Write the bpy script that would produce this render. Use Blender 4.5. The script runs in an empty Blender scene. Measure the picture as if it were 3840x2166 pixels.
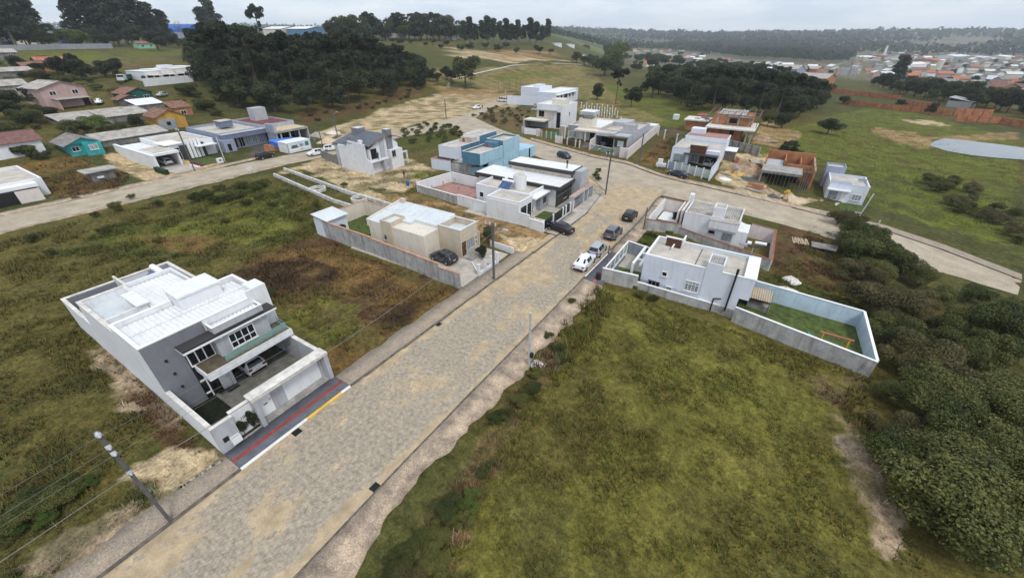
import bpy, bmesh, math, random
import numpy as np
from mathutils import Vector, Matrix
random.seed(7); RNG = np.random.default_rng(11)
SC = bpy.context.scene; COL = SC.collection
# ------------------------------------------------------------------ camera
CAMH = 25.0; PITCH = math.radians(32.12); YAW = math.radians(31.94); FPX = 1501.06   # f in pixels of a 3840 wide frame
cd = bpy.data.cameras.new('camera'); cam = bpy.data.objects.new('camera', cd); COL.objects.link(cam)
cam.location = (0, 0, CAMH); cam.rotation_euler = (math.pi/2 - PITCH, 0, YAW)
cd.sensor_width = 36.0; cd.lens = FPX/3840*36; cd.clip_start = 0.3; cd.clip_end = 15000
SC.camera = cam
# ------------------------------------------------------------------ sky, sun, exposure
SUN_EL, SUN_AZ = math.radians(56), math.radians(118)     # azimuth measured from +Y towards +X (behind the camera, to the right)
w = bpy.data.worlds.new('World'); SC.world = w; w.use_nodes = True
nt = w.node_tree; nt.nodes.clear()
def wn(t): return nt.nodes.new(t)
sky = wn('ShaderNodeTexSky'); sky.sky_type = 'NISHITA'; sky.sun_disc = False; sky.sun_elevation = SUN_EL; sky.sun_rotation = SUN_AZ
sky.air_density = 1.0; sky.dust_density = 2.5; sky.altitude = 900
tc = wn('ShaderNodeTexCoord'); sep = wn('ShaderNodeSeparateXYZ'); nt.links.new(tc.outputs['Generated'], sep.inputs[0])
zz = wn('ShaderNodeMath'); zz.operation = 'ADD'; zz.inputs[1].default_value = 0.16; nt.links.new(sep.outputs[2], zz.inputs[0])
zm = wn('ShaderNodeMath'); zm.operation = 'MAXIMUM'; zm.inputs[1].default_value = 0.06; nt.links.new(zz.outputs[0], zm.inputs[0])
dx = wn('ShaderNodeMath'); dx.operation = 'DIVIDE'; nt.links.new(sep.outputs[0], dx.inputs[0]); nt.links.new(zm.outputs[0], dx.inputs[1])
dy = wn('ShaderNodeMath'); dy.operation = 'DIVIDE'; nt.links.new(sep.outputs[1], dy.inputs[0]); nt.links.new(zm.outputs[0], dy.inputs[1])
cb = wn('ShaderNodeCombineXYZ'); nt.links.new(dx.outputs[0], cb.inputs[0]); nt.links.new(dy.outputs[0], cb.inputs[1])
cn = wn('ShaderNodeTexNoise'); cn.inputs['Scale'].default_value = 1.1; cn.inputs['Detail'].default_value = 7; cn.inputs['Roughness'].default_value = .58
cn.inputs['Distortion'].default_value = .4; nt.links.new(cb.outputs[0], cn.inputs['Vector'])
cr = wn('ShaderNodeValToRGB'); e = cr.color_ramp.elements
e[0].position = .36; e[0].color = (4.3, 4.9, 5.7, 1); e[1].position = .66; e[1].color = (6.3, 6.5, 6.8, 1)
nt.links.new(cn.outputs['Fac'], cr.inputs[0])
mx = wn('ShaderNodeMixRGB'); mx.inputs[0].default_value = .86; nt.links.new(sky.outputs[0], mx.inputs[1]); nt.links.new(cr.outputs[0], mx.inputs[2])
bg = wn('ShaderNodeBackground'); bg.inputs[1].default_value = .15; nt.links.new(mx.outputs[0], bg.inputs[0])
wo = wn('ShaderNodeOutputWorld'); nt.links.new(bg.outputs[0], wo.inputs[0])
sd = bpy.data.lights.new('sun', 'SUN'); sd.energy = 1.5; sd.angle = math.radians(11); sd.color = (1, .96, .9)
so = bpy.data.objects.new('sun', sd); COL.objects.link(so)
sv = Vector((math.sin(SUN_AZ)*math.cos(SUN_EL), math.cos(SUN_AZ)*math.cos(SUN_EL), math.sin(SUN_EL)))
so.rotation_euler = sv.to_track_quat('Z', 'Y').to_euler(); so.location = (0, 0, 300)
SC.view_settings.view_transform = 'Standard'; SC.view_settings.look = 'None'; SC.view_settings.exposure = 0.3; SC.view_settings.gamma = 1
SC.render.engine = 'CYCLES'; cy = SC.cycles
cy.max_bounces = 5; cy.diffuse_bounces = 3; cy.glossy_bounces = 2; cy.transmission_bounces = 3; cy.volume_bounces = 1; cy.transparent_max_bounces = 6
cy.use_denoising = True; cy.caustics_reflective = False; cy.caustics_refractive = False
HAZE = .00015
# ------------------------------------------------------------------ numeric noise and terrain
def _h(i, j, s): 
    n = (i*374761393 + j*668265263 + s*974634541) & 0xffffffff
    n = ((n ^ (n >> 13))*1274126177) & 0xffffffff
    return ((n ^ (n >> 16)) & 0xffff)/65535.0
def vn(x, y, s=0):
    x = np.asarray(x, float); y = np.asarray(y, float)
    i = np.floor(x).astype(np.int64); j = np.floor(y).astype(np.int64); u = x-i; v = y-j
    u = u*u*(3-2*u); v = v*v*(3-2*v)
    return (_h(i,j,s)*(1-u)+_h(i+1,j,s)*u)*(1-v)+(_h(i,j+1,s)*(1-u)+_h(i+1,j+1,s)*u)*v
def fbm(x, y, s=0, o=4):
    a, t, r = .5, 0., 0.
    for k in range(o): r = r+a*vn(x*2**k+17*k, y*2**k-9*k, s+k); t += a; a *= .5
    return r/t
def sst(a, b, x): t = np.clip((np.asarray(x, float)-a)/(b-a), 0, 1); return t*t*(3-2*t)
CY, SY = math.cos(YAW), math.sin(YAW)
def terr(X, Y):
    X = np.asarray(X, float); Y = np.asarray(Y, float)
    z = -0.1*np.clip(X+15.4, 0, 45) - 0.01*np.clip(X-30, 0, 300)
    xc = X*CY+Y*SY; yc = -X*SY+Y*CY                      # straight ahead of the house rows
    d = np.clip(-X-128, 0, None)
    hill = 24*(1-np.exp(-d/150)) + .03*np.clip(Y-150, 0, 400)*sst(0, 60, d)
    az = xc/np.maximum(yc, 1)
    hill = hill*(1-sst(.06, .24, az))
    z = z+hill
    r = np.hypot(X, Y)
    far = sst(1500, 3800, r)*(20+62*fbm(X/900, Y/900, 5)) - 14*sst(300, 900, r)*sst(.1, .5, az)
    return z*(1-.8*sst(1200, 3000, r))+far
def march(d):
    """first point of the terrain along a sight line from the camera"""
    t = np.concatenate([np.linspace(8, 400, 1600), np.linspace(401, 5000, 2400)])/math.hypot(d[0], d[1])
    x, y, z = d[0]*t, d[1]*t, CAMH+d[2]*t
    k = np.nonzero(z <= terr(x, y))[0]
    if len(k) == 0: i = len(t)-1; return float(x[i]), float(y[i]), float(terr(x[i], y[i]))
    a, b = t[max(k[0]-1, 0)], t[k[0]]
    for _ in range(25):
        m = (a+b)/2
        if CAMH+d[2]*m <= terr(d[0]*m, d[1]*m): b = m
        else: a = m
    return float(d[0]*b), float(d[1]*b), float(terr(d[0]*b, d[1]*b))
def pxdir(px, py):                       # photo pixel (2576 wide frame) -> direction
    u = (px*3840/2576-1920)/FPX; v = (py*3840/2576-1083)/FPX
    c, s = math.cos(PITCH), math.sin(PITCH)
    gx, gy, gz = u, c-v*s, -s-v*c
    return (gx*CY-gy*SY, gx*SY+gy*CY, gz)
def pix(px, py): return march(pxdir(px, py))
def site(xm, ym):
    """street-plan point (level plan) -> ground point and the size factor the slope asks for"""
    x, y, z = march((xm, ym, -CAMH)); return x, y, z, math.hypot(x, y)/math.hypot(xm, ym)
# ------------------------------------------------------------------ materials
MATS = {}
def nod(m): return m.node_tree.nodes, m.node_tree.links
def mat(name, col, rough=.85, var=.12, sc=.8, bump=0., bsc=6., metal=0., stain=0., emit=None, alpha=1., trans=0., col2=None, spec=.3, fine=0.):
    if name in MATS: return MATS[name]
    m = bpy.data.materials.new(name); m.use_nodes = True; n, l = nod(m); p = n['Principled BSDF']
    p.inputs['Roughness'].default_value = rough; p.inputs['Metallic'].default_value = metal
    p.inputs['Specular IOR Level'].default_value = spec
    geo = n.new('ShaderNodeNewGeometry')
    nz = n.new('ShaderNodeTexNoise'); nz.inputs['Scale'].default_value = sc; nz.inputs['Detail'].default_value = 6; nz.inputs['Roughness'].default_value = .62
    l.new(geo.outputs['Position'], nz.inputs['Vector'])
    c2 = col2 or tuple(c*(1-2.2*var) for c in col); c1 = tuple(min(1, c*(1+var)) for c in col)
    rp = n.new('ShaderNodeValToRGB'); rp.color_ramp.elements[0].position = .3; rp.color_ramp.elements[1].position = .68
    rp.color_ramp.elements[0].color = (*c2, 1); rp.color_ramp.elements[1].color = (*c1, 1); l.new(nz.outputs['Fac'], rp.inputs[0])
    out = rp.outputs[0]
    if stain:
        mp = n.new('ShaderNodeMapping'); mp.inputs['Scale'].default_value = (1.6, 1.6, .22); l.new(geo.outputs['Position'], mp.inputs[0])
        n2 = n.new('ShaderNodeTexNoise'); n2.inputs['Scale'].default_value = 1.5; n2.inputs['Detail'].default_value = 5; l.new(mp.outputs[0], n2.inputs['Vector'])
        r2 = n.new('ShaderNodeValToRGB'); r2.color_ramp.elements[0].position = .5; r2.color_ramp.elements[1].position = .75
        r2.color_ramp.elements[0].color = (1, 1, 1, 1); g = 1-stain; r2.color_ramp.elements[1].color = (g, g*.97, g*.93, 1); l.new(n2.outputs['Fac'], r2.inputs[0])
        mm = n.new('ShaderNodeMixRGB'); mm.blend_type = 'MULTIPLY'; mm.inputs[0].default_value = 1; l.new(out, mm.inputs[1]); l.new(r2.outputs[0], mm.inputs[2]); out = mm.outputs[0]
    if fine:
        n3 = n.new('ShaderNodeTexNoise'); n3.inputs['Scale'].default_value = sc*14; n3.inputs['Detail'].default_value = 3; l.new(geo.outputs['Position'], n3.inputs['Vector'])
        r3 = n.new('ShaderNodeValToRGB'); r3.color_ramp.elements[0].position = .3; r3.color_ramp.elements[1].position = .7
        a = 1-fine; b = 1+fine; r3.color_ramp.elements[0].color = (a, a, a, 1); r3.color_ramp.elements[1].color = (b, b, b, 1); l.new(n3.outputs['Fac'], r3.inputs[0])
        mm = n.new('ShaderNodeMixRGB'); mm.blend_type = 'MULTIPLY'; mm.inputs[0].default_value = 1; l.new(out, mm.inputs[1]); l.new(r3.outputs[0], mm.inputs[2]); out = mm.outputs[0]
    l.new(out, p.inputs['Base Color'])
    if bump:
        nb = n.new('ShaderNodeTexNoise'); nb.inputs['Scale'].default_value = bsc; nb.inputs['Detail'].default_value = 4; l.new(geo.outputs['Position'], nb.inputs['Vector'])
        bp = n.new('ShaderNodeBump'); bp.inputs['Strength'].default_value = bump; bp.inputs['Distance'].default_value = .05
        l.new(nb.outputs['Fac'], bp.inputs['Height']); l.new(bp.outputs[0], p.inputs['Normal'])
    if alpha < 1: p.inputs['Alpha'].default_value = alpha
    if trans: p.inputs['Transmission Weight'].default_value = trans
    MATS[name] = m; return m
def brickmat(name, c1, c2, mortar, sx=.3, sy=.14):
    if name in MATS: return MATS[name]
    m = mat(name, c1); n, l = nod(m); p = n['Principled BSDF']; geo = n.new('ShaderNodeNewGeometry')
    s = n.new('ShaderNodeSeparateXYZ'); l.new(geo.outputs['Position'], s.inputs[0])
    a = n.new('ShaderNodeMath'); a.operation = 'ADD'; l.new(s.outputs[0], a.inputs[0]); l.new(s.outputs[1], a.inputs[1])
    c = n.new('ShaderNodeCombineXYZ'); l.new(a.outputs[0], c.inputs[0]); l.new(s.outputs[2], c.inputs[1])
    b = n.new('ShaderNodeTexBrick'); b.inputs['Scale'].default_value = 1; b.inputs['Brick Width'].default_value = sx; b.inputs['Row Height'].default_value = sy
    b.inputs['Mortar Size'].default_value = .012; b.inputs['Color1'].default_value = (*c1, 1); b.inputs['Color2'].default_value = (*c2, 1); b.inputs['Mortar'].default_value = (*mortar, 1)
    l.new(c.outputs[0], b.inputs['Vector'])
    nz = n.new('ShaderNodeTexNoise'); nz.inputs['Scale'].default_value = .7; nz.inputs['Detail'].default_value = 6; l.new(geo.outputs['Position'], nz.inputs['Vector'])
    r3 = n.new('ShaderNodeValToRGB'); r3.color_ramp.elements[0].position = .3; r3.color_ramp.elements[1].position = .7
    r3.color_ramp.elements[0].color = (.62, .6, .58, 1); r3.color_ramp.elements[1].color = (1.15, 1.1, 1.05, 1); l.new(nz.outputs['Fac'], r3.inputs[0])
    mm = n.new('ShaderNodeMixRGB'); mm.blend_type = 'MULTIPLY'; mm.inputs[0].default_value = 1; l.new(b.outputs[0], mm.inputs[1]); l.new(r3.outputs[0], mm.inputs[2])
    l.new(mm.outputs[0], p.inputs['Base Color']); return m
def leafmat(name, c1, c2, c3, sc=.5):
    """foliage: colour varies by leaf (island) and by clump"""
    m = bpy.data.materials.new(name); m.use_nodes = True; n, l = nod(m); p = n['Principled BSDF']; MATS[name] = m
    p.inputs['Roughness'].default_value = .6; p.inputs['Specular IOR Level'].default_value = .25
    geo = n.new('ShaderNodeNewGeometry'); nz = n.new('ShaderNodeTexNoise'); nz.inputs['Scale'].default_value = sc; nz.inputs['Detail'].default_value = 4
    l.new(geo.outputs['Position'], nz.inputs['Vector'])
    ad = n.new('ShaderNodeMath'); ad.operation = 'MULTIPLY_ADD'; ad.inputs[1].default_value = .38; l.new(geo.outputs['Random Per Island'], ad.inputs[0]); l.new(nz.outputs['Fac'], ad.inputs[2])
    oi = n.new('ShaderNodeObjectInfo'); a2 = n.new('ShaderNodeMath'); a2.operation = 'MULTIPLY_ADD'; a2.inputs[1].default_value = .3; l.new(oi.outputs['Random'], a2.inputs[0]); l.new(ad.outputs[0], a2.inputs[2])
    rp = n.new('ShaderNodeValToRGB'); e = rp.color_ramp.elements; e[0].position = .42; e[0].color = (*c1, 1); e[1].position = 1.05; e[1].color = (*c3, 1)
    k = e.new(.78); k.color = (*c2, 1); l.new(a2.outputs[0], rp.inputs[0]); l.new(rp.outputs[0], p.inputs['Base Color'])
    p.inputs['Subsurface Weight'].default_value = 0
    tl = n.new('ShaderNodeBsdfTranslucent'); l.new(rp.outputs[0], tl.inputs[0]); ms = n.new('ShaderNodeMixShader'); ms.inputs[0].default_value = .22
    l.new(p.outputs[0], ms.inputs[1]); l.new(tl.outputs[0], ms.inputs[2]); l.new(ms.outputs[0], n['Material Output'].inputs[0]); return m
W1 = mat('white_plaster', (.72, .73, .75), var=.03, stain=.13, sc=.6)
WB = mat('pale_blue_white_plaster', (.66, .7, .78), var=.03, stain=.09, sc=.6)
WC = mat('weathered_coping', (.66, .63, .58), var=.16, sc=1.4, fine=.12)
GP = mat('grey_plaster', (.2, .205, .23), var=.06, stain=.15)
LG = mat('light_grey_plaster', (.42, .43, .46), var=.06, stain=.15)
MG = mat('medium_grey_plaster', (.3, .31, .34), var=.08, stain=.2)
CT = mat('raw_concrete', (.36, .345, .32), var=.2, stain=.35, sc=1.1, fine=.1)
CTD = mat('dark_raw_concrete', (.22, .215, .2), var=.2, stain=.4, sc=1.1, fine=.12)
RNDR = mat('raw_render_wall', (.43, .42, .41), var=.16, stain=.42, sc=.9, fine=.1)
BE = mat('beige_plaster', (.55, .47, .36), var=.05, stain=.14)
CR_ = mat('cream_plaster', (.68, .62, .53), var=.04, stain=.14)
PK = mat('pinkish_white_plaster', (.68, .61, .58), var=.04, stain=.16)
ROOFW = mat('white_metal_roof', (.74, .75, .76), rough=.5, var=.05, stain=.08)
ROOFG = mat('pale_grey_metal_roof', (.6, .64, .66), rough=.5, var=.06, stain=.12, sc=.5)
FIB = mat('weathered_fibre_cement', (.4, .37, .33), var=.2, sc=.7, fine=.22)
FIBD = mat('dark_fibre_cement', (.25, .235, .215), var=.25, sc=.8, fine=.2)
SLAB = mat('weathered_roof_slab', (.5, .46, .4), var=.14, sc=.5, fine=.12)
GL = mat('dark_glass', (.012, .014, .018), rough=.06, var=.1, spec=.5)
GLB = mat('curtained_glass', (.32, .37, .4), rough=.12, var=.25, sc=3, spec=.5)
DK = mat('interior_shade', (.016, .015, .014), var=.2)  # near-black that puts the shade of unlit interiors into the colour
BLK = mat('black_metal', (.018, .018, .02), rough=.4, var=.1)
DG = mat('anthracite_fascia', (.05, .048, .046), rough=.6, var=.08)
WF = mat('white_frame', (.8, .8, .8), rough=.5, var=.02)
WOOD = mat('raw_timber', (.26, .17, .1), var=.25, sc=3)
WOODD = mat('grey_old_timber', (.17, .145, .12), var=.3, sc=3, fine=.2)
BRN = mat('brown_wood_panel', (.1, .045, .028), var=.2, sc=2, rough=.6)
TER = mat('terracotta', (.42, .17, .09), var=.2, sc=2, fine=.15)
TERD = mat('old_terracotta_roof', (.24, .125, .085), var=.28, sc=1.2, fine=.25)
MAR = mat('maroon_tile_roof', (.19, .1, .085), var=.2, sc=1.5, fine=.2)
SLATE = mat('slate_blue_roof', (.1, .115, .14), var=.15, sc=1.2, fine=.12, rough=.6)
TEAL = mat('teal_paint', (.045, .36, .37), var=.12, stain=.2)
BLU = mat('steel_blue_paint', (.085, .2, .29), var=.08, stain=.15)
LBL = mat('light_blue_paint', (.36, .55, .67), var=.06, stain=.15)
BLG = mat('blue_grey_paint', (.3, .34, .44), var=.06, stain=.15)
BLGD = mat('dark_blue_grey_paint', (.16, .185, .27), var=.06, stain=.15)
YEL = mat('ochre_paint', (.5, .29, .06), var=.1, stain=.2)
GRNP = mat('dark_green_paint', (.02, .12, .09), var=.1, stain=.2)
PNK = mat('dusty_pink_paint', (.48, .34, .32), var=.06, stain=.25)
PUR = mat('purple_paint', (.2, .16, .36), var=.08, stain=.2)
PAV = mat('concrete_drive', (.46, .42, .36), var=.14, sc=.7, fine=.12, stain=.1)
PAVD = mat('dark_paving', (.12, .125, .145), var=.12, sc=1.4, fine=.25)
PAVR = mat('red_tactile_strip', (.27, .06, .05), var=.12, fine=.2)
PINKP = mat('pink_paving', (.36, .2, .17), var=.14, sc=1, fine=.15)
STL = mat('galvanised_steel', (.45, .46, .47), rough=.45, metal=.6, var=.08)
SOLAR = mat('solar_collector', (.035, .075, .2), rough=.12, var=.3, sc=1.5, spec=.6)
BRICK = brickmat('hollow_brick', (.5, .2, .08), (.4, .15, .06), (.36, .29, .22))
BRICK2 = brickmat('orange_brick_panel', (.48, .19, .09), (.4, .15, .07), (.33, .2, .13), .5, .2)
SAND = mat('sand_heap', (.55, .44, .3), var=.12, sc=1.2, fine=.15, bump=.3)
DIRT = mat('earth_heap', (.36, .25, .16), var=.3, sc=1.2, fine=.25, bump=.4)
GRAVEL = mat('dark_gravel', (.1, .1, .1), var=.3, sc=4, fine=.3)
TARP = mat('blue_tarpaulin', (.03, .17, .6), rough=.4, var=.15, sc=2)
LAWN = mat('lawn', (.075, .105, .022), var=.3, sc=1.5, fine=.35, bump=.5, bsc=9)
LAWNG = mat('bright_lawn', (.04, .13, .03), var=.25, sc=2, fine=.35)
GLS = mat('tinted_glass_rail', (.3, .5, .48), rough=.05, var=.05, alpha=.35)
# ------------------------------------------------------------------ mesh helpers
class MB:
    def __init__(s): s.v = []; s.f = []; s.m = []
    def add(s, vs, fs, mi=0):
        b = len(s.v); s.v += [tuple(p) for p in vs]; s.f += [tuple(i+b for i in q) for q in fs]; s.m += [mi]*len(fs); return s
    def box(s, x0, y0, z0, x1, y1, z1, mi=0):
        x0, x1 = min(x0, x1), max(x0, x1); y0, y1 = min(y0, y1), max(y0, y1); z0, z1 = min(z0, z1), max(z0, z1)
        return s.add([(x0,y0,z0),(x1,y0,z0),(x1,y1,z0),(x0,y1,z0),(x0,y0,z1),(x1,y0,z1),(x1,y1,z1),(x0,y1,z1)],
                     [(3,2,1,0),(4,5,6,7),(0,1,5,4),(1,2,6,5),(2,3,7,6),(3,0,4,7)], mi)
    def prism(s, pts, z0, z1, mi=0):
        a = sum(pts[i][0]*pts[(i+1) % len(pts)][1]-pts[(i+1) % len(pts)][0]*pts[i][1] for i in range(len(pts)))
        if a < 0: pts = pts[::-1]
        n = len(pts); f0 = (lambda p: z0(p) if callable(z0) else z0); f1 = (lambda p: z1(p) if callable(z1) else z1)
        return s.add([(p[0], p[1], f0(p)) for p in pts]+[(p[0], p[1], f1(p)) for p in pts],
                     [tuple(range(n-1, -1, -1)), tuple(range(n, 2*n))]+[(i, (i+1) % n, n+(i+1) % n, n+i) for i in range(n)], mi)
    def tube(s, p0, p1, r0, r1=None, n=8, mi=0, cap=True):
        r1 = r0 if r1 is None else r1; p0 = Vector(p0); p1 = Vector(p1); d = (p1-p0).normalized()
        a = d.orthogonal().normalized(); b = d.cross(a)
        vs = [p0+(a*math.cos(2*math.pi*i/n)+b*math.sin(2*math.pi*i/n))*r0 for i in range(n)]+[p1+(a*math.cos(2*math.pi*i/n)+b*math.sin(2*math.pi*i/n))*r1 for i in range(n)]
        fs = [(i, (i+1) % n, n+(i+1) % n, n+i) for i in range(n)]
        if cap: fs += [tuple(range(n-1, -1, -1)), tuple(range(n, 2*n))]
        return s.add(vs, fs, mi)
    def bar(s, p0, p1, w, h=None, mi=0):
        h = h or w; p0 = Vector(p0); p1 = Vector(p1); d = (p1-p0).normalized(); up = Vector((0,0,1)) if abs(d.z) < .95 else Vector((0,1,0))
        a = d.cross(up).normalized()*w/2; b = a.cross(d).normalized()*h/2
        vs = [q+k for q in (p0, p1) for k in (-a-b, a-b, a+b, -a+b)]
        return s.add(vs, [(3,2,1,0),(4,5,6,7),(0,1,5,4),(1,2,6,5),(2,3,7,6),(3,0,4,7)], mi)
    def mesh(s, name, mats, smooth=False):
        me = bpy.data.meshes.new(name); me.from_pydata(s.v, [], s.f); 
        for k in (mats if isinstance(mats, (list, tuple)) else [mats]): me.materials.append(k)
        if any(s.m): me.polygons.foreach_set('material_index', s.m)
        if smooth: me.polygons.foreach_set('use_smooth', [True]*len(s.f))
        me.update(); return me
    def build(s, name, mats, parent=None, smooth=False): return link(name, s.mesh(name, mats, smooth), parent)
def link(name, me, parent=None, loc=None):
    o = bpy.data.objects.new(name, me); COL.objects.link(o)
    if parent: o.parent = parent
    if loc: o.location = loc
    return o
def tag(o, label=None, cat=None, group=None, kind=None):
    if label: o['label'] = label
    if cat: o['category'] = cat
    if group: o['group'] = group
    if kind: o['kind'] = kind
    return o
def empty(name, loc, rz=0, sc=1.0, label=None, cat=None, group=None):
    o = bpy.data.objects.new(name, None); COL.objects.link(o); o.location = loc; o.rotation_euler = (0, 0, rz); o.scale = (sc,)*3; o.empty_display_size = .3
    return tag(o, label, cat, group)
def kids(o): return [c for c in ALLC.get(o.name, [])]
ALLC = {}
def copy_tree(o, parent=None):
    c = o.copy(); COL.objects.link(c); c.parent = parent
    for ch in list(o.children): copy_tree(ch, c)
    return c
def npmesh(name, V, F, mats, smooth=False):
    """numpy vertices and faces (all with the same corner count) -> mesh"""
    me = bpy.data.meshes.new(name); V = np.asarray(V, np.float32); F = np.asarray(F, np.int32); k = F.shape[1]
    me.vertices.add(len(V)); me.vertices.foreach_set('co', V.ravel()); me.loops.add(F.size); me.loops.foreach_set('vertex_index', F.ravel())
    me.polygons.add(len(F)); me.polygons.foreach_set('loop_start', np.arange(0, F.size, k, dtype=np.int32)); me.polygons.foreach_set('loop_total', np.full(len(F), k, np.int32))
    if smooth: me.polygons.foreach_set('use_smooth', np.ones(len(F), bool))
    for m_ in (mats if isinstance(mats, (list, tuple)) else [mats]): me.materials.append(m_)
    me.update(calc_edges=True); return me
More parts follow.
